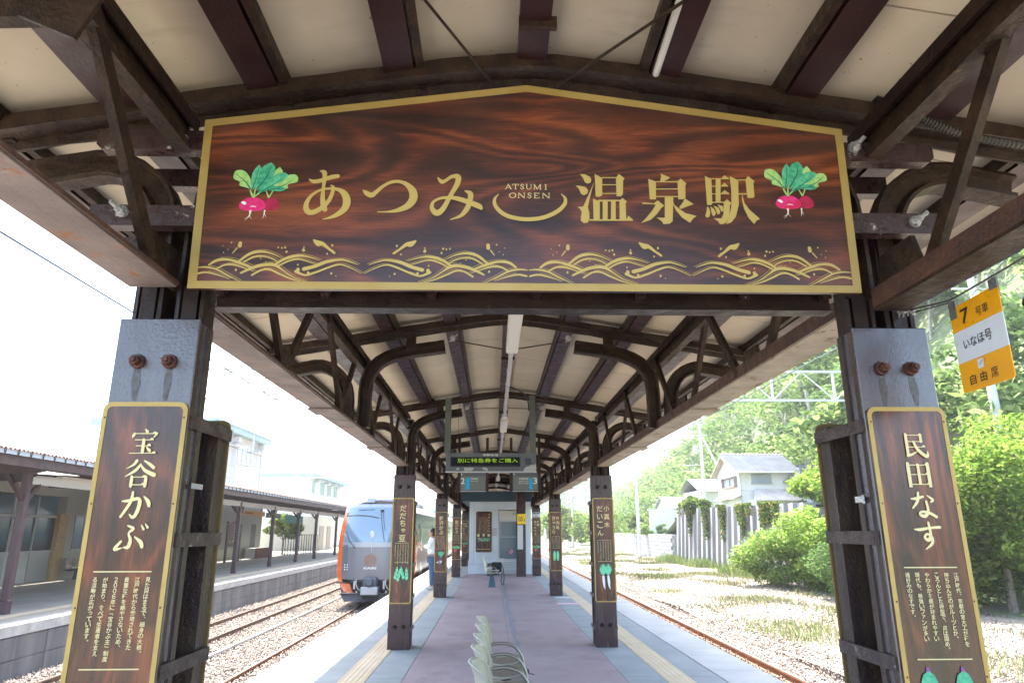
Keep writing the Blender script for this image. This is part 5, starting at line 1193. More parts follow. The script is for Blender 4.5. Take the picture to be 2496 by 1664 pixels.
body = [(0, 0, .92), (0, 0, 1.08), (0, .01, 1.28), (0, .01, 1.40), (-.01, .02, 1.47), (-.03, .03, 1.56),
        (.0, -.17, 1.36), (-.10, -.22, 1.16), (-.28, -.12, 1.22), (-.36, -.06, 1.26),
        (.0, .19, 1.36), (-.10, .24, 1.16), (-.28, .12, 1.22), (-.36, .04, 1.26),
        (.0, -.09, .86), (.01, -.10, .48), (.03, -.10, .09), (-.10, -.11, .04), (.0, .09, .86), (-.02, .10, .48), (-.01, .11, .09), (-.14, .12, .04)]
ed = [(0,1),(1,2),(2,3),(3,4),(4,5),(3,6),(6,7),(7,8),(8,9),(3,10),(10,11),(11,12),(12,13),(0,14),(14,15),(15,16),(16,17),(0,18),(18,19),(19,20),(20,21)]
rd = [(.12,.15),(.11,.14),(.12,.17),(.09,.14),.055,.06,.06,.045,.036,.03,.06,.045,.036,.03,.09,.06,.045,.035,.09,.06,.045,.035]
skin_obj('body', [R(p) for p in body], ed, rd, 'skin', PE)
m = MB(); m.ball(R((-.03, .03, 1.575)), .088, .078, .115, 12, 8); m.ball(R((-.115, .03, 1.57)), .016, .012, .022, 6, 4); m.ball(R((-.02, -.05, 1.57)), .018, .010, .028, 6, 4); m.ball(R((-.02, .11, 1.57)), .018, .010, .028, 6, 4); obj('head', m, 'skin', PE, smooth=True)
m = MB(); m.ball(R((-.105, .0, 1.595)), .008, .012, .008, 6, 4); m.ball(R((-.105, .06, 1.595)), .008, .012, .008, 6, 4); obj('eye', m, 'bag', PE)
m = MB(); m.ball(R((-.005, .03, 1.605)), .098, .090, .105, 12, 8); m.ball(R((.03, .03, 1.55)), .07, .08, .09, 10, 6); obj('hair', m, 'hair', PE, smooth=True)
sh = [(0, 0, .93), (0, 0, 1.08), (0, .01, 1.28), (0, .01, 1.41), (0, .01, 1.45), (.0, -.18, 1.36), (-.10, -.23, 1.17), (-.22, -.16, 1.20), (.0, .20, 1.36), (-.10, .25, 1.17), (-.22, .17, 1.20)]
skin_obj('shirt', [R(p) for p in sh], [(0,1),(1,2),(2,3),(3,4),(3,5),(5,6),(6,7),(3,8),(8,9),(9,10)], [(.165,.20),(.15,.185),(.155,.20),(.11,.15),.075,.085,.068,.058,.085,.068,.058], 'shirt', PE)
je = [(0, 0, .95), (0, -.095, .82), (.01, -.10, .48), (.03, -.10, .10), (0, .095, .82), (-.02, .10, .48), (-.01, .11, .10)]
skin_obj('jeans', [R(p) for p in je], [(0,1),(1,2),(2,3),(0,4),(4,5),(5,6)], [(.14,.165),.105,.08,.068,.105,.08,.068], 'jeans', PE)
for (a, b) in ((.03, -.105), (-.01, .115)):
    m = MB(); m.ball(R((a-.05, b, .045)), .13, .05, .045, 10, 6); obj('shoe', m, 'shoe', PE, smooth=True)
for s, (hx, hy, hz) in ((-1, (-.37, -.055, 1.265)), (1, (-.37, .035, 1.265))):
    m = MB(); m.ball(R((hx, hy, hz)), .045, .018, .042, 8, 5)
    for k in range(4): m.tube([R((hx-.03+.002*k, hy, hz+.025-.017*k)), R((hx-.075+.004*abs(k-1.5), hy-s*.004, hz+.03-.017*k)), R((hx-.085, hy-s*.026, hz+.028-.017*k))], .0085, 6)
    m.tube([R((hx+.01, hy, hz+.035)), R((hx-.01, hy-s*.01, hz+.065)), R((hx-.035, hy-s*.02, hz+.075))], .010, 6); obj('hand', m, 'skin', PE, smooth=True)
m = MB(); m.cham(PX0-.465, PY0-.05, 1.22, PX0-.453, PY0+.035, 1.38, .003); tag(obj('phone', m, 'bag'), 'dark phone held up by the person in the white shirt', 'phone')

# ================================================================== TRAIN
TX, TY, TZ = -4.58, 26.8, -1.06
TR = thing('train', 'orange and grey railcar with a large blue windscreen standing at the left platform edge', 'train', (TX, TY, TZ))
ZS = [-.57, -.42, -.25, -.1, .15, .45, .75, 1.05, 1.22, 1.45, 1.75, 2.05, 2.32, 2.50, 2.62]
def hw(z): return 1.47 if .2 < z < .9 else (1.47-.30*((.2-z)/.77)**2 if z <= .2 else 1.47-.20*((z-.9)/1.72)**1.6)
def fy(u, z):      # depth of the nose at lateral fraction u, height z
    return TY + .62*abs(u)**3.2 + (.0 if z < 1.22 else .30*((z-1.22)/1.4)**1.4) + (.10*((-.0-z)/.57) if z < 0 else 0)
US = [-1, -.97, -.93, -.86, -.78, -.65, -.45, -.22, 0, .22, .45, .65, .78, .86, .93, .97, 1]
def patch(cells, name, mat, push=0.):
    m = MB(); idx = {}
    for (i, j) in cells:
        q = []
        for (a, b) in ((i, j), (i+1, j), (i+1, j+1), (i, j+1)):
            u, z = US[a], ZS[b]
            if (a, b) not in idx: idx[(a, b)] = len(m.v); m.v.append((TX+u*hw(z), fy(u, z)-push, z))
            q.append(idx[(a, b)])
        m.f.append(tuple(q)); m.m.append(0)
    return obj(name, m, mat, TR, smooth=True)
NI, NJ = len(US)-1, len(ZS)-1
org = [(i, j) for i in range(NI) for j in range(NJ) if (i in (0, 1, 2, 13, 14, 15) and j >= 0 and (j < 12)) or (j in (0, 1) and (i in (3, 4) or i in (11, 12)))]
wsd = [(i, j) for i in range(3, 13) for j in range(8, 13)]
top = [(i, 13) for i in range(NI)] + [(i, 12) for i in (0, 1, 2, 13, 14, 15)]
gry = [(i, j) for i in range(3, 13) for j in range(3, 8)] + [(i, 2) for i in (3, 12)]
patch(org, 'orange_cowl', 'tr_orange'); patch(wsd, 'windscreen', 'tr_glass'); patch(top, 'roof_lip', 'tr_silver'); patch([c for c in gry if c[1] >= 3 and c[1] != 7], 'nose_panel', 'tr_grey'); patch([c for c in gry if c[1] == 7], 'silver_band', 'tr_silver')
m = MB(); m.box(TX-.92, TY+.42, -.55, TX+.92, TY+1.2, -.08); m.box(TX-.80, TY+.02, -.18, TX-.28, TY+.2, -.11); m.box(TX+.28, TY+.02, -.18, TX+.80, TY+.2, -.11); obj('front_bulkhead', m, 'tr_dark', TR)
m = MB(); m.cham(TX-.40, TY-.28, -.60, TX+.24, TY+.2, -.34, .03); obj('coupler_box', m, 'tr_silver', TR)
m = MB(); m.cham(TX-.34, TY-.22, -.335, TX+.18, TY+.2, -.02, .05); m.cone((TX-.08, TY-.30, -.18), (TX-.08, TY-.2, -.2), .10, .2, 8); obj('coupler_hood', m, 'led_case', TR)
for dx in (-.62, .46):
    m = MB(); m.tube([(TX+dx, TY+.05, -.10), (TX+dx+.02, TY-.08, -.25), (TX+dx+.10, TY-.10, -.40), (TX+dx+.2, TY-.05, -.48)], .025, 6); m.box(TX+dx-.08, TY-.02, -.42, TX+dx-.02, TY+.05, -.14); m.cone((TX+dx+.05, TY-.06, -.52), (TX+dx+.05, TY, -.52), .035, .035, 8); obj('jumper_hose', m, 'alu', TR)
m = MB(); m.prism([(TX-1.18, -.57), (TX+1.18, -.57), (TX+1.14, -.66), (TX+.98, -.84), (TX-.98, -.84), (TX-1.14, -.66)], TY+.0, TY+.12); m.add([(TX-1.18, TY+.05, -.60), (TX-.98, TY-.12, -.84), (TX+.98, TY-.12, -.84), (TX+1.18, TY+.05, -.60)], [(0, 1, 2, 3)]); obj('snow_plough', m, 'tr_dark', TR)
m = MB(); m.box(TX-1.15, TY-.0, -.595, TX+1.15, TY+.14, -.565); obj('step', m, 'tr_silver', TR)
m = MB(); m.box(TX-1.36, TY+.12, -.23, TX-.95, TY+.2, -.19); m.box(TX+.95, TY+.12, -.23, TX+1.36, TY+.2, -.19); obj('black_line', m, 'tr_dark', TR)
# wipers, mirror post, lamp cluster
def onf(x, z, l=.012): return (x, fy((x-TX)/hw(z), z)-l, z)
m = MB(); m.tube([onf(TX-1.22+.12*k, 2.18+.015*k-.002*k*k, .02) for k in range(12)], .014, 5); m.tube([onf(TX-1.2, 2.2, .02), onf(TX-1.18, 2.30, .02), onf(TX-.6, 2.40, .02), onf(TX-.1, 2.42, .02)], .012, 5); obj('wiper', m, 'tr_dark', TR)
m = MB(); m.tube([onf(TX-.75, 1.03, .03), onf(TX-.98, 1.28, .03), onf(TX-1.15, 1.62, .03)], .014, 5); m.ball(onf(TX-.77, 1.05, .03), .04, .03, .03, 6, 4); obj('wiper', m, 'tr_dark', TR)
m = MB(); m.tube([onf(TX+.14, 2.42, .02), onf(TX+.24, 1.8, .02), onf(TX+.36, 1.25, .02)], .010, 5); m.tube([onf(TX+.22, 2.40, .02), onf(TX+.36, 1.65, .02)], .010, 5); m.ball(onf(TX+.2, 2.38, .03), .07, .04, .06, 8, 5); obj('wiper', m, 'tr_dark', TR)
m = MB(); m.tube([onf(TX-.11, 1.35, .03), onf(TX-.10, .85, .03)], .008, 5); m.ball(onf(TX-.11, 1.5, .0), .10, .05, .14, 8, 6); obj('plume', m, 'ins_white', TR)
m = MB(); m.prism([(TX-1.20, .20), (TX-.94, .20), (TX-.94, 1.12), (TX-1.20, 1.12)], TY+.195, TY+.30); obj('lamp_panel', m, 'led_case', TR)
for i in range(2):
    for j in range(3):
        m = MB(); c = (TX-1.10+.095*i, TY+.19, .25+.085*j); m.cone((c[0], c[1]-.02, c[2]), c, .022, .026, 8); obj('headlight', m, 'white_txt', TR)
# front emblem with lattice and name
m = MB(); ec = (TX-.13, .585)
def er(r, a): return onf(ec[0]+r*cos(a), ec[1]+r*sin(a), .03)
m.tube([er(.20*(1+.06*cos(8*a)), a) for a in np.linspace(0, 2*pi, 33)[:-1]], .010, 5, closed=True, up=(0, 1, 0)); m.tube([er(.07, a) for a in np.linspace(0, 2*pi, 13)[:-1]], .010, 5, closed=True, up=(0, 1, 0))
for k in range(8): a = k*pi/4; m.tube([er(.07, a), er(.14, a+.28), er(.20, a+.1)], .0065, 5); m.tube([er(.07, a), er(.14, a-.28), er(.20, a-.1)], .0065, 5)
obj('emblem', m, simple('emblem_copper', (.55, .20, .09), .4, .3), TR)
m = MB(); add_text(m, 'KAIRI', (TX-.36, .265, TX+.10, .345), lambda u, v: onf(u, v, .006), .03); obj('lettering', m, 'white_txt', TR)
# car bodies behind the nose
def side_prof(): return [(1.32, -.62), (1.42, -.2), (1.45, .2), (1.45, .95), (1.40, 1.7), (1.30, 2.32), (1.10, 2.60), (.6, 2.74), (0, 2.78)]
def car(y0, y1, nm):
    p = side_prof(); prof = [(TX+x, z) for x, z in p] + [(TX-x, z) for x, z in p[-2::-1]]
    m = MB(); m.prism(prof, y0, y1); b = obj(nm, m, 'tr_side', TR)
    for s in (-1, 1):
        m = MB(); X = TX+s*1.452; m.add([(X, y0+.1, .95), (X, y1-.1, .95), (TX+s*1.405, y1-.1, 1.75), (TX+s*1.405, y0+.1, 1.75)], [(0, 1, 2, 3)]); obj('window_band', m, 'glass_b', b)
        m = MB(); m.add([(TX+s*1.409, y0, 1.78), (TX+s*1.409, y1, 1.78), (TX+s*1.318, y1, 2.32), (TX+s*1.318, y0, 2.32)], [(0, 1, 2, 3)]); obj('upper_panel', m, 'tr_green', b)
        y = y0+1.6
        while y < y1-1.5:
            m = MB(); X1 = TX+s*1.46; m.add([(X1, y, -.1), (X1, y+.9, -.1), (TX+s*1.42, y+.9, 1.9), (TX+s*1.42, y, 1.9), (X1-s*.03, y, -.1), (X1-s*.03, y+.9, -.1), (TX+s*1.39, y+.9, 1.9), (TX+s*1.39, y, 1.9)], [(0, 1, 2, 3), (0, 4, 5, 1), (1, 5, 6, 2), (3, 7, 4, 0)]); d = obj('door', m, 'tr_green', b)
            m = MB(); m.add([(TX+s*1.452, y+.2, .85), (TX+s*1.452, y+.7, .85), (TX+s*1.431, y+.7, 1.7), (TX+s*1.431, y+.2, 1.7)], [(0, 1, 2, 3)]); obj('door_window', m, 'tr_glass', d)
            y += 6.2
    for y in (y0+2.5, y1-2.5):
        m = MB(); m.box(TX-1.1, y-1.2, -.95, TX+1.1, y+1.2, -.62)
        for dy in (-.9, .9):
            for s in (-1, 1): m.cone((TX+s*.50, y+dy, -.64), (TX+s*.62, y+dy, -.64), .42, .42, 16)
        obj('bogie', m, 'tr_dark', b)
    m = MB(); m.box(TX-.7, y0+3, 2.76, TX+.7, y0+6, 2.98); m.box(TX-.6, y0+9, 2.76, TX+.6, y0+11, 2.95); obj('roof_unit', m, 'tr_silver', b)
car(TY+.92, TY+20, 'car_body'); car(TY+20.5, TY+40, 'car_body'); car(TY+40.5, TY+60, 'car_body')
# cowl side return: orange frame between nose and body
m = MB()
for s in (-1, 1):
    for a, b in zip(ZS[:-2], ZS[1:-1]): m.add([(TX+s*hw(a), fy(1, a), a), (TX+s*hw(b), fy(1, b), b), (TX+s*min(hw(b)+.0, 1.47), TY+1.25, b), (TX+s*min(hw(a), 1.47), TY+1.25, a)], [(0, 1, 2, 3)])
obj('orange_side', m, 'tr_orange', TR, smooth=True)
m = MB(); m.add([(TX-1.25, fy(.85, 2.62), 2.62), (TX+1.25, fy(.85, 2.62), 2.62), (TX+1.1, TY+1.5, 2.70), (TX-1.1, TY+1.5, 2.70)], [(0, 1, 2, 3)]); m.box(TX-.5, TY+.7, 2.70, TX-.2, TY+1.2, 2.86); obj('roof_front', m, 'tr_silver', TR)
# ================================================================== OPPOSITE PLATFORM: CANOPY, STATION HOUSE, FITTINGS
OC = thing('station_canopy', 'dark timber canopy with corrugated roof edge along the opposite platform', 'canopy', (-12, 30, OZ))
XE = -10.25; POSTS = [(-11.12, 16.7), (-11.25, 21.9), (-11.4, 27.0), (-11.55, 32.0), (-11.76, 37.7), (-11.98, 43.4), (-12.1, 48.3), (-12.5, 56.3), (-12.6, 62.)]
def xe(y): return XE - .004*(y-14)
# corrugated sheet (one undulating sheet, its ridges run across the roof)
ny = 1100; ys = np.linspace(6, 66, ny); xs = np.array([0., -3.0, -6.6]); zs_ = np.array([3.315, 3.66, 4.0])
Y, I = np.meshgrid(ys, np.arange(3), indexing='ij')
Xc = XE - .004*(Y-14) + xs[I]; Zc = zs_[I] + .028*np.sin(Y*2*pi/.142)
V = np.stack([Xc, Y, Zc], -1).reshape(-1, 3); i0 = np.arange(ny*3).reshape(ny, 3)
F = np.stack([i0[:-1, :-1], i0[:-1, 1:], i0[1:, 1:], i0[1:, :-1]], -1).reshape(-1, 4)
V2 = np.concatenate([V, V-np.array([0, 0, .006])]); F2 = np.concatenate([F, F+len(V)])
np_mesh('corrugated_sheet', V2, F2, 'opp_sheet', OC)
for a, b in ((6, 26), (26.02, 46), (46.02, 66)):
    m = MB(); m.add([(xe(a)-.04, a, 3.20), (xe(b)-.04, b, 3.20), (xe(b)-.04, b, 3.335), (xe(a)-.04, a, 3.335), (xe(a)-.07, a, 3.20), (xe(b)-.07, b, 3.20), (xe(b)-.07, b, 3.335), (xe(a)-.07, a, 3.335)], [(0, 1, 2, 3), (0, 4, 5, 1), (4, 7, 6, 5), (2, 6, 7, 3)]); obj('eave_flashing', m, 'fascia_blue', OC)
    m = MB(); m.beam((xe(a)-.14, a, 3.09), (xe(b)-.14, b, 3.09), .09, .19); m.beam((xe(a)-1.2, a, 3.20), (xe(b)-1.2, b, 3.20), .10, .12); m.beam((xe(a)-2.4, a, 3.32), (xe(b)-2.4, b, 3.32), .10, .12); obj('eave_purlin', m, 'opp_brown', OC)
    m = MB(); m.add([(xe(a)-.1, a, 3.31), (xe(b)-.1, b, 3.31), (xe(b)-6.6, b, 3.93), (xe(a)-6.6, a, 3.93)], [(0, 1, 2, 3)]); obj('soffit', m, 'opp_brown', OC)
y = 7.; first = None
while y < 60:
    if first is None:
        m = MB(); m.beam((xe(y)-.035, y, 3.34), (xe(y)-.02, y+.03, 3.16), .012, .012); m.beam((xe(y)-.02, y+.06, 3.34), (xe(y)-.02, y+.03, 3.16), .012, .012); first = obj('flashing_clip', m, 'opp_brown', OC); zc = first.location.z
    else: c = inst('flashing_clip', first, (xe(y)-.03, y, 0), OC); c.location.z = zc
    y += .42
for (px, py) in POSTS:
    m = MB(); m.cham(px-.10, py-.10, OZ+.001, px+.10, py+.10, OZ+.30, .02); m.cham(px-.085, py-.085, OZ+.30, px+.085, py+.085, 2.95, .015); p = obj('post', m, 'opp_post', OC)
    m = MB(); m.prism([(-17.2, 3.25), (px, 2.92), (xe(py)-.2, 3.06), (xe(py)-.2, 3.16), (px, 3.2), (-17.2, 3.5)], py-.06, py+.06); obj('outrigger', m, 'opp_brown', OC)
    m = MB(); m.beam((px, py+.08, 2.35), (px, py+.45, 2.72), .08, .10); m.beam((px, py-.08, 2.35), (px, py-.45, 2.72), .08, .10); m.beam((px-.1, py, 2.45), (px-.5, py, 2.95), .08, .1); obj('knee_brace', m, 'opp_brown', OC)
for (a, b) in zip(POSTS, POSTS[1:]):
    m = MB(); m.beam((a[0], a[1], 2.80), (b[0], b[1], 2.80), .10, .17); m.beam((a[0], a[1]+.3, 2.9), (a[0], b[1]-.3, 2.9), .03, .05); obj('long_beam', m, 'house_wall2', OC)
t = thing('strip_light', 'pale strip light under the opposite canopy near the left edge', 'strip light', (-11.4, 18, 2.9)); m = MB(); m.box(-11.2, 17.9, 2.90, -11.05, 19.6, 2.98); obj('tube', m, 'offwhite', t)
WX = -17.0
SH = thing('station_house', 'cream station house with glazed doors and a tan pillar behind the opposite canopy', 'building', (WX-4, 35, OZ))
m = MB(); m.box(-25, 28.3, OZ, WX, 41.0, 3.7); m.box(-25, 10, 2.95, WX, 28.3, 3.7); m.box(-25, 10, OZ, WX-3.2, 28.3, 2.95); obj('wall', m, 'stn_wall', SH)
m = MB(); m.box(-25, 41.02, OZ, WX-.35, 53.2, 3.7); obj('grey_wall', m, 'stn_grey', SH)
m = MB(); m.cham(WX-.1, 27.85, OZ, WX+.10, 28.4, 2.30, .01); obj('tan_pillar', m, 'tan_tile', SH)
for z in (.62, 1.42): m = MB(); m.box(WX+.10, 27.86, z, WX+.103, 28.39, z+.012); obj('tile_joint', m, 'house_trim', SH)
yy = 15.3
for k in range(10):
    y0 = yy+1.25*k; y1 = y0+1.22
    if y1 > 27.9: break
    m = MB(); m.box(WX-.06, y0, .92, WX-.04, y1, 2.16); pn = obj('window_pane', m, 'glass_d', SH)
    m = MB(); m.box(WX-.08, y0, .88, WX, y1, .96); m.box(WX-.08, y0, 2.14, WX, y1, 2.24); m.box(WX-.08, y0-.03, OZ, WX+.01, y0+.03, 2.9); m.box(WX-.06, y0, OZ, WX-.03, y1, .88); obj('frame', m, 'alu' if k % 2 else 'house_wall2', pn)
    m = MB(); m.box(WX-.06, y0, 2.26, WX-.04, y1, 2.90); obj('transom_pane', m, 'glass_b', SH)
m = MB(); m.box(WX+.0, 25.9, .35, WX+.008, 26.45, .95); obj('door_poster', m, 'paper', SH)
m = MB(); m.box(WX-.01, 29.0, .95, WX+.02, 30.3, 2.2); w = obj('window_pane', m, 'glass_b', SH); m = MB(); m.box(WX-.01, 28.95, .90, WX+.05, 30.35, .96); m.box(WX-.01, 29.62, .95, WX+.04, 29.68, 2.2); m.box(WX-.01, 28.95, 2.2, WX+.05, 30.35, 2.27); obj('frame', m, 'alu', w)
for (a, b) in ((48.2, 49.1), (51.0, 52.0)): m = MB(); m.box(WX-.36, a, OZ+.01, WX-.34, b, 2.12); obj('dark_doorway', m, 'tr_dark', SH)
m = MB(); m.box(WX-.36, 41.5, OZ, WX-.30, 53, .55); obj('dado', m, 'stn_wall', SH)
tag(obj('teal_banner', (lambda m: (m.prism([(28.6, 2.9), (30.5, 2.9), (30.4, 2.55), (29.4, 2.35), (28.8, 2.5)], -15.9, -15.87, ax='yz'), m)[1])(MB()), 'teal_banner'), 'teal banner under the opposite canopy beside the tan pillar', 'banner')
tag(obj('teal_banner', (lambda m: (m.prism([(48.5, 2.7), (53.0, 2.7), (53.0, 2.15), (48.5, 2.2)], -14.3, -14.27, ax='yz'), m)[1])(MB()), 'teal_banner'), 'teal banner far along under the opposite canopy, near the train', 'banner')
b = bench('row of seats against the cream wall of the station house, left of the near column', -16.35, [28.3+.6*k for k in range(4)], sm='seat_pad')
for z in b.children: z.location.z += OZ
b.location.z = 0
t = thing('direction_sign', 'long yellow direction sign hanging under the opposite canopy', 'sign', (-15.4, 46, 2.6))
m = MB(); m.box(-15.45, 42.6, 2.58, -15.38, 47.6, 2.88); obj('panel', m, 'yellow', t); m = MB(); m.add([(-15.375, 43.2, 2.73), (-15.375, 43.5, 2.83), (-15.375, 43.5, 2.63)], [(0, 1, 2)])
for k in range(5): m.box(-15.378, 43.8+.28*k, 2.69, -15.374, 44.0+.28*k, 2.79)
obj('arrow', m, 'black_txt', t); m = MB(); m.beam((-15.42, 43, 2.88), (-15.42, 43, 3.4), .03, .03); m.beam((-15.42, 47, 2.88), (-15.42, 47, 3.4), .03, .03); obj('hanger', m, 'steel', t)
t = thing('direction_sign', 'grey direction sign hanging just beyond the long yellow one', 'sign', (-15.4, 50, 2.6)); m = MB(); m.box(-15.45, 48.0, 2.52, -15.38, 51.2, 2.84); obj('panel', m, 'led_case', t); m = MB()
for k in range(6): m.box(-15.379, 48.4+.42*k, 2.6, -15.374, 48.7+.42*k, 2.76)
obj('lettering', m, 'white_txt', t)
t = thing('notice_board', 'arched dark red notice board on two posts in front of the grey station wall', 'notice board', (-15.8, 43.5, OZ))
ar = [(42.6, .75), (44.5, .75), (44.5, 1.85)] + [(43.55+.95*cos(a), 1.85+.38*sin(a)) for a in np.linspace(0, pi, 9)] + [(42.6, 1.85)]
m = MB(); m.prism(ar, -15.86, -15.80, ax='yz'); obj('panel', m, simple('notice_red', (.20, .07, .075), .5), t)
m = MB()
for k in range(6): m.box(-15.798, 43.4, 1.9-.17*k, -15.795, 43.62, 2.0-.17*k)
for k in range(3): m.box(-15.798, 42.85+.4*k, .95, -15.795, 42.95+.4*k, 1.1)
obj('lettering', m, 'cream_txt', t); m = MB(); m.box(-15.9, 42.4, OZ, -15.8, 42.55, 2.2); m.box(-15.9, 44.55, OZ, -15.8, 44.7, 2.0); obj('post', m, 'opp_post', t)
t = thing('brick_planter', 'low red brick planter at the far end of the opposite platform', 'planter', (-16, 51, OZ))
for r in range(6):
    for k in range(12):
        m = MB(); m.box(-16.35, 49.2+.26*k+(.13 if r % 2 else 0), OZ+.001+.115*r, -16.25, 49.45+.26*k+(.13 if r % 2 else 0), OZ+.105+.115*r); obj('brick', m, 'brick', t)
m = MB(); m.box(-17, 49.2, OZ, -16.36, 52.5, OZ+.66); obj('core', m, 'coping', t)
t = thing('railing', 'thin dark railing at the open end of the opposite platform', 'railing', (-15, 58, OZ))
for k in range(14): m = MB(); m.beam((-15.6, 53.6+.75*k, OZ), (-15.6, 53.6+.75*k, 1.35), .05, .05); obj('bar', m, 'tr_dark', t)
m = MB(); m.beam((-15.6, 53.6, 1.35), (-15.6, 63.4, 1.35), .05, .05); m.beam((-15.6, 53.6, .3), (-15.6, 63.4, .3), .04, .04); obj('top_rail', m, 'tr_dark', t)
# building seen beyond the end
t = thing('shed', 'pale shed with brown doors beyond the end of the opposite platform', 'shed', (-18, 72, OZ)); m = MB(); m.box(-24, 68, OZ-.4, -17, 76, 3.0); obj('wall', m, 'stn_wall', t); m = MB(); m.box(-17.0, 69.5, OZ, -16.95, 71.2, 2.1); m.box(-17.0, 72.6, OZ, -16.95, 74.2, 2.1); obj('door', m, 'house_trim', t)

# white concrete buildings behind
def block(label, x, y0, y1, z0, zt, wins, fas, depth=14, over=.7):
    t = thing('office_building', label, 'building', (x-depth/2, (y0+y1)/2, z0))
    m = MB(); m.box(x-depth, y0, z0, x, y1, zt); obj('wall', m, 'bldg_white', t)
    m = MB(); m.box(x-depth-over, y0-over, zt, x+over, y1+over, zt+fas); obj('roof_fascia', m, 'bldg_fascia', t)
    for (a, b, c, d) in wins:
        m = MB(); m.box(x+.0, a, c, x+.02, b, d); p = obj('window', m, 'glass_g', t)
        m = MB(); m.box(x, a-.08, c-.12, x+.12, b+.08, c); n = max(2, int((b-a)/1.0))
        for k in range(n+1): yk = a+(b-a)*k/n; m.box(x+.02, yk-.03, c, x+.05, yk+.03, d)
        obj('frame', m, 'bldg_white', p)
        if True: m = MB(); m.box(x, b+.3, d-.25, x+.5, b+1.9, d-.15); obj('ledge', m, 'bldg_white', t)
    return t
OB = block('two-storey white concrete building with a blue-green roof edge above the opposite canopy', -22, 53.6, 65.5, -1, 9.45, [(54.4, 57.4, 7.35, 8.75), (59.6, 62.9, 7.35, 8.75)], .62, 8.2)
for y in (58.6, 65.0):
    m = MB(); m.tube([(-21.75, y, -1), (-21.75, y, 9.4)], .09, 8); m.box(-22, y-.25, 8.9, -21.5, y+.25, 9.3); obj('drain_pipe', m, 'bldg_white', OB)
for z in (5.9, 6.9): m = MB(); m.box(-22, 53.7, z, -21.985, 65.4, z+.05); obj('wall_joint', m, 'conc_pole', OB)
OB2 = block('smaller white building with pale blue roof edge above the train roof', -22.6, 86, 106, -1, 8.1, [(87.2, 88.6, 6.2, 7.9)] + [(y, y+2.2, 6.2, 7.9) for y in (91.5, 95.4, 99.2)], .4)
# ================================================================== RIGHT SIDE: WALLS, HOUSES
RW = thing('retaining_wall', 'tall pale concrete retaining wall with vertical ribs and ivy below the big house', 'retaining wall', (15.6, 50, -1))
def wx(y): return 15.35 + .055*(y-38) if y < 50 else 16.0 + .03*(y-50)
zt_ = lambda y: 2.95 + .018*(y-36)
y = 34.
while y < 63:
    L = 1.32
    m = MB(); a, b = wx(y), wx(y+L); m.add([(a-.30, y, -1.2), (b-.30, y+L, -1.2), (b, y+L, zt_(y+L)), (a, y, zt_(y)), (a+.5, y, -1.2), (b+.5, y+L, -1.2), (b+.5, y+L, zt_(y+L)), (a+.5, y, zt_(y))], [(0, 3, 2, 1), (4, 5, 6, 7), (2, 3, 7, 6), (0, 1, 5, 4), (0, 4, 7, 3), (1, 2, 6, 5)])
    obj('wall_panel', m, 'ret_wall', RW)
    m = MB(); c = wx(y); w = .17; m.prism([(c-.50, -1.2), (c+.05, -1.2), (c+.05, zt_(y)+.02), (c-.22, zt_(y)+.02)], y-w, y+w); obj('rib', m, 'ret_wall', RW)
    y += L
BW2 = thing('block_wall', 'low grey concrete block wall beside the far part of the right track', 'block wall', (16, 78, -1))
for r in range(7):
    for k in range(30):
        L = 1.0; m = MB(); y0 = 63.5+k*L+(.5 if r % 2 else 0); m.cham(15.9, y0+.03, -1.15+.345*r+.012, 16.5, y0+L-.03, -1.15+.345*(r+1)-.012, .04)
        if r == 0 and k == 0: blk = obj('block', m, 'block', BW2)
        else: inst('block', blk, (16.2, y0+.5, -1.138+.345*r), BW2)
m = MB(); m.box(16.05, 63.4, -1.2, 16.5, 94.5, 1.24); obj('backing', m, 'block', BW2)
# terraces and hill as one terrain sheet
def terr(X, Y):
    t1 = np.clip((Y-60)/8, 0, 1)
    base = (2.9+.02*(Y-36))*(1-t1) + 1.15*t1
    base = np.where(Y > 95, 1.15 - 2.1*np.clip((Y-95)/12, 0, 1), base)
    base = np.where(Y < 34, -1.0 + 3.9*np.clip((Y-26)/8, 0, 1), base)
    up = np.clip((X-26-np.clip((Y-60)*.05, -2, 30))/60, 0, 1.3)
    amp = 62*np.clip(1.18-(Y-60)/330, .25, 1.25)
    h = amp*(up**.9) + 1.4*np.sin(X*.11+Y*.07)*np.clip(up*4, 0, 1)
    return base + h + np.clip((X-22)/8, 0, 1)*1.2
struct(sheet('hillside', 16.3, 190, 20, 330, terr, 110, 130, 'hill_floor'))
def farhill(X, Y):
    d = (Y-380)/150; prof = np.clip(d, 0, 1)
    return ZG-.2 + prof*(26+10*np.sin(X*.013+.8)+6*np.sin(X*.031)) * np.clip((X+160)/110, 0, 1)
struct(sheet('far_hill', -260, 500, 378, 560, farhill, 80, 30, 'hill_floor'))

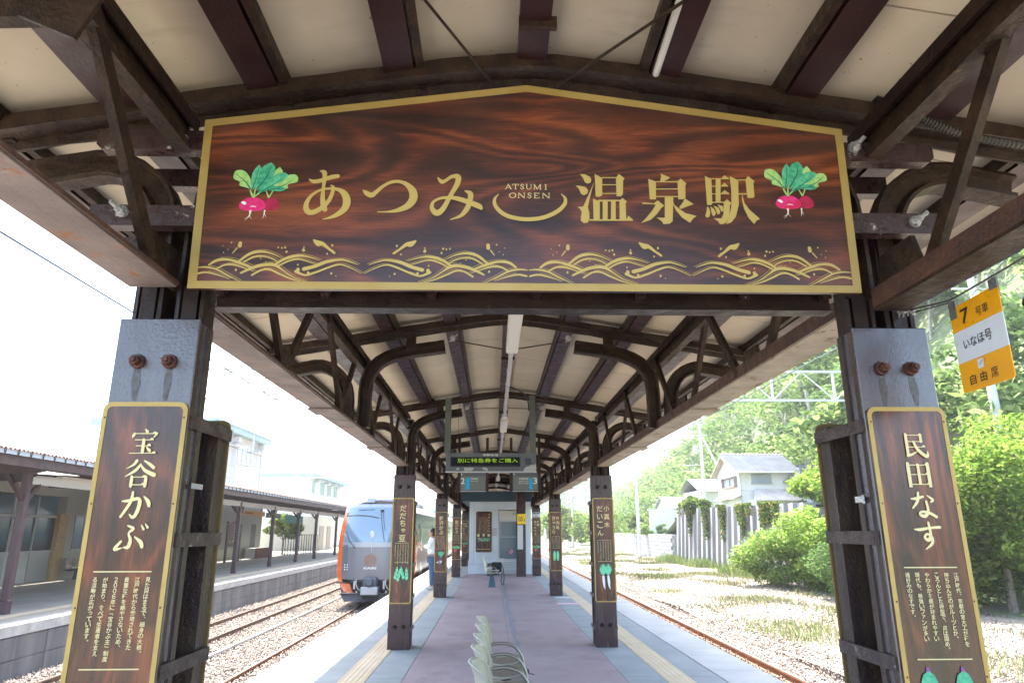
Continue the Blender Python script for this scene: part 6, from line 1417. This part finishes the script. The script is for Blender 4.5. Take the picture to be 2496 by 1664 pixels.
def tiled_roof(parent, ridge_a, ridge_b, eave_dx, eave_dz, over, mat, ridge_axis='x', tile_rows=True):
    pass
def slope(parent, p0, p1, p2, p3, mat, name='roof_slope', wave=.30, th=.10, amp=.035):
    """undulating tiled slope: p0-p1 eave edge, p3-p2 ridge edge"""
    p0, p1, p2, p3 = map(lambda p: np.array(p, float), (p0, p1, p2, p3)); L = np.linalg.norm(p1-p0); n = max(8, int(L/wave*4)); m = max(2, int(np.linalg.norm(p3-p0)/.32)*2)
    nrm = np.cross(p1-p0, p3-p0); nrm /= np.linalg.norm(nrm); nrm = nrm if nrm[2] > 0 else -nrm
    V = []
    for j in range(m+1):
        jj = (j+1)//2; tt = min(1, jj*2/m); step = .0 if j % 2 else .03
        for i in range(n+1):
            u = i/n; q = (p0*(1-u)+p1*u)*(1-tt)+(p3*(1-u)+p2*u)*tt; V.append(q + nrm*(amp*abs(sin(pi*u*L/wave)) + step))
    V = np.array(V); k = len(V); V = np.concatenate([V, V-nrm*th]); i0 = np.arange(k).reshape(m+1, n+1)
    F = np.stack([i0[:-1, :-1], i0[:-1, 1:], i0[1:, 1:], i0[1:, :-1]], -1).reshape(-1, 4)
    side = []
    for a, b in zip(i0[0, :-1], i0[0, 1:]): side.append((a, a+k, b+k, b))
    for e in (i0[:, 0], i0[:, -1]):
        for a, b in zip(e[:-1], e[1:]): side.append((a, a+k, b+k, b))
    return np_mesh(name, V, np.concatenate([F, F+k, np.array(side)]), mat, parent)
def window(parent, x0, x1, z0, z1, y, bars=6, mat='curtain'):
    m = MB(); m.box(x0, y-.03, z0, x1, y-.01, z1); p = obj('window', m, mat, parent)
    m = MB(); f = .05; m.box(x0-f, y-.07, z0-f, x0, y, z1+f); m.box(x1, y-.07, z0-f, x1+f, y, z1+f); m.box(x0, y-.07, z1, x1, y, z1+f); m.box(x0-.1, y-.14, z0-f-.03, x1+.1, y, z0-.001); m.box((x0+x1)/2-.02, y-.06, z0, (x0+x1)/2+.02, y-.031, z1); obj('frame', m, 'alu', p)
    if bars:
        m = MB()
        for k in range(1, bars): xx = x0+(x1-x0)*k/bars; m.box(xx-.015, y-.10, z0, xx+.015, y-.075, z1)
        obj('grille', m, 'alu', p)
    return p
HY = 52.
H1 = thing('house', 'two-storey cream house with pale tiled roofs standing above the ribbed wall', 'house', (20, HY+3, 3.2))
m = MB(); m.box(18.35, HY, 2.6, 22.4, HY+5, 5.95); m.prism([(HY, 5.95), (HY+5, 5.95), (HY+2.6, 7.25)], 18.35, 22.4, ax='yz'); obj('wall', m, 'house_wall', H1)
m = MB(); m.box(18.9, HY-1.6, 2.6, 22.0, HY-.003, 3.75); obj('porch_wall', m, 'house_wall', H1)
RL = 17.95
slope(H1, (RL, HY-.6, 5.85), (22.9, HY-.6, 5.85), (22.9, HY+2.6, 7.38), (RL+.1, HY+2.6, 7.38), 'roof_tile'); slope(H1, (RL, HY+5.7, 5.85), (22.9, HY+5.7, 5.85), (22.9, HY+2.6, 7.38), (RL+.1, HY+2.6, 7.38), 'roof_tile')
m = MB()
for k in range(16): m.ball((RL+.2+.31*k, HY+2.6, 7.43), .19, .13, .10, 7, 4)
obj('ridge_tile_row', m, 'roof_tile', H1)
slope(H1, (18.5, HY-2.2, 3.72), (22.4, HY-2.2, 3.72), (22.2, HY, 4.55), (19.5, HY, 4.55), 'roof_tile', 'lower_roof')
slope(H1, (17.8, HY-.3, 3.95), (17.8, HY+4.6, 3.95), (18.35, HY+4.6, 4.15), (18.35, HY-.3, 4.15), 'roof_tile', 'side_canopy')
window(H1, 19.35, 20.75, 5.05, 5.65, HY, 8); window(H1, 18.95, 20.5, 2.75, 3.50, HY-1.6, 10, 'glass_d')
m = MB(); m.box(18.30, HY+.5, 4.85, 18.345, HY+3.3, 5.5); w = obj('window', m, 'curtain', H1); m = MB(); m.box(18.05, HY+.4, 4.75, 18.349, HY+3.4, 4.849); m.box(18.05, HY+.4, 5.501, 18.349, HY+3.4, 5.59); m.box(18.1, HY+.4, 4.85, 18.349, HY+.5, 5.5); m.box(18.1, HY+3.3, 4.85, 18.349, HY+3.4, 5.5); m.box(18.25, HY+1.85, 4.85, 18.299, HY+1.95, 5.5); obj('frame', m, 'house_trim', w)
m = MB(); m.beam((RL, HY-.55, 5.74), (RL, HY+2.6, 7.26), .05, .18); m.beam((RL, HY+5.6, 5.74), (RL, HY+2.6, 7.26), .05, .18); obj('barge_board', m, 'house_trim', H1)
m = MB(); m.tube([(RL, HY-.68, 5.78), (22.9, HY-.68, 5.78)], .05, 6); m.tube([(22.3, HY-.66, 5.75), (22.3, HY-.1, 5.5), (22.3, HY-.08, 3)], .04, 6); m.tube([(18.42, HY-.06, 5.7), (18.42, HY-.06, 2.8)], .035, 6); obj('gutter', m, 'conc_pole', H1)
for z in (4.45,): m = MB(); m.box(18.33, HY-.012, z, 22.4, HY-.001, z+.05); obj('wall_band', m, 'house_wall2', H1)
H2 = thing('house', 'grey house with dark glazed roof tiles half hidden by the trees', 'house', (25, HY+2, 3.2))
m = MB(); m.box(22.55, HY-2.5, 2.6, 28.5, HY+4, 5.15); obj('wall', m, 'house_wall2', H2)
slope(H2, (21.7, HY-3.2, 5.08), (29, HY-3.2, 5.08), (27.5, HY+.7, 6.45), (23.4, HY+.7, 6.45), 'roof_tile_d'); slope(H2, (21.7, HY-3.2, 5.08), (21.7, HY+4.6, 5.08), (23.4, HY+.9, 6.45), (23.4, HY+.7, 6.45), 'roof_tile_d')
m = MB(); m.tube([(21.75, HY-3.25, 5.0), (29, HY-3.25, 5.0)], .07, 6); m.tube([(21.8, HY-3.2, 5.0), (22.25, HY-2.6, 4.8), (22.28, HY-2.58, 2.6)], .05, 6); obj('gutter', m, 'conc_pole', H2)
window(H2, 22.9, 24.3, 3.6, 4.75, HY-2.5, 0)
H3 = thing('house', 'low house with grey sheet roof behind a white wall, farther along the track', 'house', (23.5, 86, 1.3))
m = MB(); m.box(21.3, 85, 1., 29, 92, 4.2); m.prism([(85, 4.2), (92, 4.2), (88.5, 5.5)], 21.3, 29, ax='yz'); obj('wall', m, 'house_wall', H3)
for a, b in ((84.3, 88.5), (92.7, 88.5)): m = MB(); m.add([(20.9, a, 4.1), (29.4, a, 4.1), (29.4, b, 5.62), (20.9, b, 5.62), (20.9, a, 4.22), (29.4, a, 4.22), (29.4, b, 5.74), (20.9, b, 5.74)], [(0, 1, 2, 3), (4, 7, 6, 5), (0, 4, 5, 1), (0, 3, 7, 4), (1, 5, 6, 2)]); obj('roof_slope', m, 'roof_slate', H3)
m = MB(); m.box(18.6, 84, 1., 26, 84.2, 3.95); m.box(18.4, 83.95, 3.95, 26, 84.25, 4.05); tag(obj('white_wall', m, 'house_wall'), 'long white garden wall in front of the low grey-roofed house', 'wall')
window(H3, 21.6, 22.7, 2.4, 3.1, 83.98, 0, 'glass_b')
H4 = thing('house', 'small far house with dark gable right behind the big house, beside the pole', 'house', (20, 66, 3)); m = MB(); m.box(19, 64, 2., 24, 70, 5.2); obj('wall', m, 'house_wall2', H4); m = MB(); m.add([(18.6, 63.5, 5.1), (24.4, 63.5, 5.1), (24.4, 67, 6.4), (18.6, 67, 6.4)], [(0, 1, 2, 3)]); m.add([(18.6, 70.5, 5.1), (24.4, 70.5, 5.1), (24.4, 67, 6.4), (18.6, 67, 6.4)], [(0, 1, 2, 3)]); obj('roof_slope', m, 'roof_slate', H4)

# ================================================================== POLES, GANTRIES AND WIRES
def gantry(label, y, x0, x1, zb, zt, truss):
    t = thing('overhead_gantry', label, 'gantry', ((x0+x1)/2, y, ZG))
    for x in (x0, x1): m = MB(); m.cone((x, y, ZG), (x, y, zt+.6), .20, .15, 10); obj('mast', m, 'conc_pole', t)
    if truss:
        m = MB(); m.beam((x0, y, zt), (x1, y, zt), .10, .10); m.beam((x0, y, zb), (x1, y, zb), .10, .10); obj('chord', m, 'conc_pole', t)
        n = int((x1-x0)/1.45)
        for k in range(n):
            a = x0+(x1-x0)*k/n; b = x0+(x1-x0)*(k+1)/n; m = MB()
            m.beam((a, y, zb if k % 2 else zt), (b, y, zt if k % 2 else zb), .05, .05)
            if k % 2: m.beam((a, y, zb), (a, y, zt), .09, .09)
            obj('lattice_bar', m, 'conc_pole', t)
    else:
        m = MB(); m.beam((x0, y, zb), (x1, y, zb), .09, .14); obj('chord', m, 'conc_pole', t)
    return t
G1 = gantry('white lattice gantry crossing above the tracks right of the canopy', 31, -15.0, 17.2, 7.42, 8.78, True)
G2 = gantry('plain overhead gantry between two masts beyond the train', 70, -19.7, 14.3, 6.8, 8.3, False)
G3 = gantry('farther overhead gantry seen between the columns', 112, -17.2, 12.5, 6.8, 8.0, False)
G4 = gantry('farthest thin overhead gantry near the vanishing point', 165, -13, 12.0, 6.8, 8.0, False)
for (x, y, z0, z1, r, lab) in ((18.1, 60, 2.9, 11.3, .17, 'concrete pole with cross arms and transformer left of the big house'), (22.5, 30, 2, 13.2, .22, 'thick concrete pole behind the yellow hanging sign'), (-12.4, 70.5, -1, 8.6, .16, 'slim mast above the train roof'), (8.9, 120, -1, 9, .15, 'thin far pole beside the third right column'), (13.2, 92, 1, 9.5, .14, 'thin pole above the grey block wall')):
    t = thing('utility_pole', lab, 'pole', (x, y, z0)); m = MB(); m.cone((x, y, z0), (x, y, z1), r, r*.7, 12); obj('shaft', m, 'conc_pole', t)
    for q in (.6, 1.6) if z1 > 9 else (.4,): m = MB(); m.beam((x-1.0, y, z1-q), (x+.6, y, z1-q), .08, .08); obj('cross_arm', m, 'conc_pole', t)
    if y == 60:
        m = MB(); m.beam((x+.1, y, z1-1.6), (x+2.6, y, 4.2), .16, .16); obj('stay', m, 'conc_pole', t)
        m = MB(); m.cone((x-.5, y, z1-3.2), (x-.5, y, z1-2.5), .22, .22, 12); obj('transformer', m, 'fascia_blue', t)
        for q in (4.2, 4.7): m = MB(); m.beam((x-1.7, y, z1-q), (x+.1, y, z1-q), .06, .05); obj('cross_arm', m, 'conc_pole', t)
def wire(pts, r, label, sag=0.):
    m = MB(); P = [Vector(p) for p in pts]; out = []
    for a, b in zip(P, P[1:]):
        for k in range(10): t = k/10; p = a.lerp(b, t); p.z -= sag*4*t*(1-t); out.append(p)
    out.append(P[-1]); m.tube(out, r, 5); return tag(obj('overhead_wire', m, 'wire'), label, 'wire')
wire([(-4.6, -6, 4.21), (-4.6, 31, 4.21), (-4.5, 70, 4.3), (-4.5, 112, 4.2)], .011, 'contact wire above the train track, slanting down across the left sky', .0)
wire([(-8.1, -2, 4.70), (-8.1, 31, 4.72)], .007, 'thin upper wire over the far left track')
wire([(-8.1, -2, 4.10), (-8.1, 31, 4.10), (-8.3, 70, 4.1)], .008, 'lower contact wire over the far left track')
wire([(-4.6, 31, 6.6), (-4.6, 50, 5.2), (-4.5, 70, 6.0)], .009, 'slack wire above the left track beyond the first gantry', .2)
wire([(4.9, 6, 4.21), (4.9, 31, 4.21), (4.9, 70, 4.2)], .009, 'contact wire above the empty right track')
wire([(18.1, 60, 10.6), (22.5, 30, 12.5), (26, 2, 12)], .012, 'upper power line from the pole across the hillside', .8)
wire([(18.1, 60, 9.6), (22.5, 30, 11.4), (26, 2, 11)], .012, 'lower power line from the pole across the hillside', .9)
wire([(12.3, 12, 9.2), (17.2, 31, 8.2), (18.1, 60, 7.5)], .010, 'thin service line under the yellow sign', .5)
wire([(-22, 62, 7.2), (-4.6, 70, 6.8)], .01, 'thin horizontal wire in front of the white buildings')
# insulators on the crossing wire
t = thing('insulator_string', 'row of red and pale insulators on a cross wire in the left sky', 'insulator', (-12, 50, 7.2))
m = MB(); m.tube([(-17, 50, 7.29), (-8.8, 50, 7.27)], .012, 5); obj('span_wire', m, 'wire', t)
m = MB()
for k in range(11): m.cone((-12.0+.085*k, 50, 7.285), (-11.97+.085*k, 50, 7.285), .085, .07, 8)
obj('insulator_disc_row', m, 'ins_red', t); m = MB()
for k in range(5): m.cone((-12.75+.09*k, 50, 7.285), (-12.71+.09*k, 50, 7.285), .07, .06, 8)
for k in range(12): m.ball((-14.3+.11*k, 50, 7.27), .03, .03, .05, 6, 4)
obj('insulator_disc_row', m, 'ins_white', t)
t = thing('insulator_string', 'short vertical chain of dark insulators hanging in the left sky', 'insulator', (-15.8, 50, 8.4)); m = MB()
for k in range(7): m.cone((-15.84, 50, 8.75+.15*k), (-15.84, 50, 8.81+.15*k), .055, .045, 8)
m.tube([(-15.84, 50, 8.4), (-15.84, 50, 11)], .01, 5); obj('insulator_disc_row', m, 'wire', t)
t = thing('cantilever_arm', 'thin curved catenary arm above the roof of the canopy opposite', 'catenary arm', (-14.5, 50, 6.5)); m = MB(); m.tube(smooth_path([(-15.9, 50, 6.3), (-15.2, 50, 6.75), (-14.6, 50, 6.98), (-13.9, 50, 6.93)], 4), .025, 6); obj('arm', m, 'wire', t)
t = thing('platform_lamp', 'tall pale lamp post in front of the white concrete building', 'lamp post', (-17.4, 50, 0)); m = MB(); m.tube([(-17.4, 50, OZ), (-17.4, 50, 8.9)], .05, 8); m.ball((-17.4, 50, 9.0), .12, .12, .18, 8, 5); m.beam((-18, 50, 8.75), (-16.9, 50, 9.0), .03, .03); obj('shaft', m, 'fascia_blue', t)
# ================================================================== TREES, BUSHES, GRASS
def leaves(n, centers, radii, size, flat=.75, shell=.55):
    """leaf quads spread through ellipsoid clumps; centers (k,3), radii (k,3)"""
    k = len(centers); w = radii.prod(1)**(2/3); w /= w.sum(); idx = RNG.choice(k, n, p=w)
    d = RNG.normal(size=(n, 3)); d /= np.linalg.norm(d, axis=1)[:, None]; r = shell + (1-shell)*RNG.random(n)**.6
    r *= 1 + .16*RNG.normal(size=n)
    P = centers[idx] + d*r[:, None]*radii[idx]
    a = RNG.normal(size=(n, 3)); a[:, 2] *= .5; a /= np.linalg.norm(a, axis=1)[:, None]
    nn = RNG.normal(size=(n, 3))*.8 + np.array([0, 0, flat]) + d*.35; b = np.cross(nn, a); b /= np.linalg.norm(b, axis=1)[:, None]
    s = size*(.6+.8*RNG.random(n)); s = s[:, None]
    V = np.stack([P-a*s, P-b*s*.45, P+a*s, P+b*s*.45], 1)
    V[:, 1] += np.cross(a, b)*s*.15; V[:, 3] += np.cross(a, b)*s*.15
    return V
def leaf_obj(name, V, mat, parent=None):
    n = len(V); F = np.arange(4*n).reshape(n, 4); return np_mesh(name, V.reshape(-1, 3), F, mat, parent)
def clumps(c, R, k, zr=.8):
    out = []; rad = []
    for _ in range(k):
        d = RNG.normal(size=3); d /= np.linalg.norm(d); d[2] = d[2]*.8+.1; q = np.array(c)+d*np.array([R, R, R*zr])*RNG.uniform(.45, .95); out.append(q); r = R*RNG.uniform(.22, .42); rad.append((r, r, r*.62))
    return np.array(out), np.array(rad)
def tree(label, x, y, z, h, R, n, size, mat, name='leafy_tree', cat='tree', lean=0., k=26, trunk='bark', group=None, zr=.85, cz=.62):
    t = thing(name, label, cat, (x, y, z), group); C = np.array((x+lean, y, z+h*cz)); c, r = clumps(C, R, k, zr)
    m = MB(); fork = Vector((x+lean*.4, y, z+h*.34)); m.cone((x, y, z-.2), fork, .035*h*.62, .024*h*.62, 8); tr = obj('trunk', m, trunk, t)
    m = MB()
    for q in c[:14]:
        mid = fork.lerp(Vector(q), .5)+Vector((0, 0, .1*h*RNG.random())); m.tube([fork, mid, Vector(q)], .0065*h, 5)
    obj('limb', m, trunk, t)
    leaf_obj('crown', leaves(n, c, r, size), mat, t); return t
tree('bright green maple right of the near right column, reaching above its board', 16.9, 23.5, -1.0, 6.6, 3.1, 34000, .10, 'leaf_near', k=60, cz=.50, zr=1.08)
tree('second bright maple just right of the first, half hidden by it', 20.8, 24.5, -.8, 8.2, 3.6, 20000, .11, 'leaf_near', k=40, cz=.48, zr=1.0)
tree('spreading green tree hanging over the ribbed wall left of the near right column', 16.6, 34.5, -.9, 8.0, 2.5, 17000, .12, 'leaf_near', k=36, lean=.7, cz=.60)
tree('small rounded tree beside the pole and the big house', 16.3, 57, 2.2, 3.1, 1.35, 4500, .12, 'leaf_bush', k=16, cz=.5)
tree('round green tree behind the third right column', 10.8, 118, -1, 7.5, 3.4, 4500, .26, 'leaf_bush', k=18, cz=.5)
tree('dark green shrub tree before the white garden wall', 15.9, 80, 1.2, 2.6, 1.0, 1800, .12, 'leaf_dark', k=10, cz=.5)
tree('small tree beyond the railing of the opposite platform', -17.2, 58.5, -.6, 4.4, 1.5, 4500, .11, 'leaf_bush', k=18, cz=.55)
def bush(label, x, y, z, R, h, n, size, mat, k=14):
    t = thing('bush', label, 'bush', (x, y, z)); c, r = clumps((x, y, z+h*.45), R, k, h/R*.55); m = MB()
    for q in c[:6]: m.tube([(x, y, z-.1), tuple(q)], .02, 5)
    obj('stem', m, 'bark', t); leaf_obj('foliage', leaves(n, c, r*1.25, size), mat, t)
bush('large light green bush at the foot of the ribbed wall', 13.2, 34.0, -1.05, 1.9, 3.0, 12000, .085, 'leaf_bush', 22)
bush('green bush between the ribbed wall and the near right column', 14.9, 31.5, -1.05, 1.9, 4.2, 13000, .09, 'leaf_near', 24)
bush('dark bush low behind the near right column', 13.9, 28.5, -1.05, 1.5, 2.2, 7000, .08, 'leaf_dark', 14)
bush('leafy shrub under the maple right of the near right board', 17.8, 24.5, -1.0, 1.7, 1.9, 7000, .08, 'leaf_bush', 16)
bush('weedy shrub low beside the near right board', 13.8, 17.8, -1.0, .55, 1.0, 1500, .06, 'leaf_near', 8)
bush('bush on top of the far end of the grey block wall', 15.9, 74, 1.2, .8, .9, 1200, .10, 'leaf_bush', 8)
bush('dark green shrub below the low grey-roofed house', 19.4, 82, 1.1, .7, 1.4, 1200, .10, 'leaf_dark', 8)
# ivy on the ribbed wall
n = 15000; yy = 35.5+25*RNG.random(n); drop = np.clip(1.25*(np.sin(yy*1.35)+.7*np.sin(yy*2.9+1)+.5*np.sin(yy*5.4+2)), .12, 2.4); zz = zt_(yy) + .12 - drop*RNG.random(n)**1.2
xx = np.where(yy < 50, 15.35+.055*(yy-38), 16.0+.03*(yy-50)) - .25 - .35*RNG.random(n)
keep = (drop > .3)*(drop/1.6 > RNG.random(n)); xx, yy, zz = xx[keep], yy[keep], zz[keep]
a = RNG.normal(size=(len(xx), 3)); a /= np.linalg.norm(a, axis=1)[:, None]; b = np.cross(a, RNG.normal(size=a.shape)); b /= np.linalg.norm(b, axis=1)[:, None]; P = np.stack([xx, yy, zz], -1); s = .085
stuff(leaf_obj('ivy', np.stack([P-a*s, P-b*s*.8, P+a*s, P+b*s*.8], 1), 'leaf_ivy', RW))
# grasses and weeds on the verge
def blades(name, n, mat, hmin, hmax, fx, y0, y1, clump=.0):
    u = RNG.random(n); y = y0+(y1-y0)*u**1.7; x = fx(y, RNG.random(n)); dens = np.sin(x*1.3+y*.5)+np.sin(x*.6-y*.9+2)+.8*np.sin(y*.33)+RNG.normal(size=n)*.6; k = dens > clump; x, y = x[k], y[k]; n = len(x)
    z = verge_z(x, y)-.02; h = hmin+(hmax-hmin)*RNG.random(n)**1.5; a = RNG.random(n)*2*pi; w = .006+.010*RNG.random(n)+.0003*y; l = h*(.2+.5*RNG.random(n)); b = RNG.random(n)*2*pi
    base = np.stack([x, y, z], -1); dx = np.stack([np.cos(a)*w, np.sin(a)*w, 0*a], -1); tip = np.stack([np.cos(b)*l, np.sin(b)*l, h], -1)
    V = np.stack([base-dx, base+dx, base+tip*.6+dx*.7+np.array([0, 0, .0]), base+tip], 1).reshape(-1, 3); F = np.arange(4*n).reshape(n, 4)
    return stuff(np_mesh(name, V, F, mat))
blades('dry_grass', 75000, 'grass_dry', .05, .26, lambda y, r: 7.4+(8.4)*r, 11, 95, .7)
blades('green_weeds', 34000, 'grass_green', .06, .40, lambda y, r: 7.0+8.6*r, 11, 100, 1.45)
blades('green_weeds', 16000, 'grass_green', .15, .8, lambda y, r: 14.4+1.6*r-.06*np.clip(60-y, 0, 30)*0, 30, 64, -.4)
# the wooded hillside and the far hill
def forest(name, pts, hs, nl, size, mat):
    Vs_ = []
    for (x, y, z), h, m_ in zip(pts, hs, nl):
        k = 9; c, r = clumps((x, y, z+h*.55), h*.46, k, .95); Vs_.append(leaves(m_, c, r*1.15, size*(.8+.5*RNG.random()), flat=.5, shell=.5))
    return stuff(leaf_obj(name, np.concatenate(Vs_), mat))
rows = []
for i in range(5200):
    y = RNG.uniform(30, 300); f = RNG.random(); x = 24+np.clip((y-60)*.05, -2, 30)+f**1.2*75*(1 if y < 200 else 1.2)
    rows.append((x, y))
sel = []; cell = {}
for x, y in rows:
    if x/y > 1.05: continue
    kx = (int(x/4.3), int(y/4.8))
    if kx in cell: continue
    cell[kx] = 1; sel.append((x, y))
P3 = [(x, y, float(terr(np.array(x), np.array(y)))) for x, y in sel]
def split(p, frac): return [q for i, q in enumerate(p) if (i % 3 == 0) == frac]
for frac, mt_ in ((False, 'leaf_hill'), (True, 'leaf_dark')):
    q = split(P3, frac); hs = [RNG.uniform(5.5, 10) for _ in q]; nl = [int(np.clip(50000/max(y, 40)/1.2, 170, 850)) for x, y, z in q]
    forest('hillside_forest', q, hs, nl, .30, mt_)
print('hill trees', len(P3))
q = []
for i in range(520):
    x = RNG.uniform(-150, 330); y = RNG.uniform(385, 500); q.append((x, y, float(farhill(np.array(x), np.array(y)))))
forest('far_hill_forest', q, [RNG.uniform(9, 15) for _ in q], [110]*len(q), 1.1, 'leaf_hill')
m = MB()      # pale trunks among the near hillside trees
for i, (x, y, z) in enumerate(P3):
    if y < 110 and i % 2 == 0:
        h = random.uniform(5, 9); tx = x+random.uniform(-.6, .6); m.tube([(x, y, z-.5), (tx, y, z+h*.5), (tx+random.uniform(-.8, .8), y, z+h)], .11, 5)
        for _ in range(3): a = random.uniform(.3, .8)*h; m.tube([(tx, y, z+a), (tx+random.uniform(-2, 2), y-.4, z+a+random.uniform(.8, 2))], .05, 4)
stuff(obj('hillside_trunks', m, 'bark_pale'))
# low green belt right of the far track
q = [(RNG.uniform(11, 24), RNG.uniform(98, 240)) for _ in range(70)]; q = [(x, y, ZG) for x, y in q]
forest('trackside_thicket', q, [RNG.uniform(2.5, 7) for _ in q], [500]*len(q), .24, 'leaf_bush')
q = [(RNG.uniform(-60, -24), RNG.uniform(110, 330)) for _ in range(60)]; q = [(x, y, ZG) for x, y in q]
forest('far_left_thicket', q, [RNG.uniform(4, 8) for _ in q], [260]*len(q), .4, 'leaf_hill')

bush('tall leafy shrub between the maple and the near right board', 15.2, 26.0, -1.0, 1.6, 3.0, 9000, .085, 'leaf_near', 18)
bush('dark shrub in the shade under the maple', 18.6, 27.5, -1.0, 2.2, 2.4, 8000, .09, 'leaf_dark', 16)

# added thin volume over everything, paling the distance like overexposure glare
hz = MB(); hz.box(-262, -40, -3.2, 502, 575, 115)
hm = bpy.data.materials.new('thin_glare_veil'); hm.use_nodes = True; hn = hm.node_tree; hn.nodes.remove(hn.nodes['Principled BSDF'])
pv = hn.nodes.new('ShaderNodeVolumePrincipled'); pv.inputs['Color'].default_value = (.93, .96, 1, 1); pv.inputs['Density'].default_value = .0006; pv.inputs['Anisotropy'].default_value = .25
hn.links.new(pv.outputs[0], hn.nodes['Material Output'].inputs['Volume']); M['glare_veil'] = hm
stuff(obj('glare_veil', hz, 'glare_veil'))
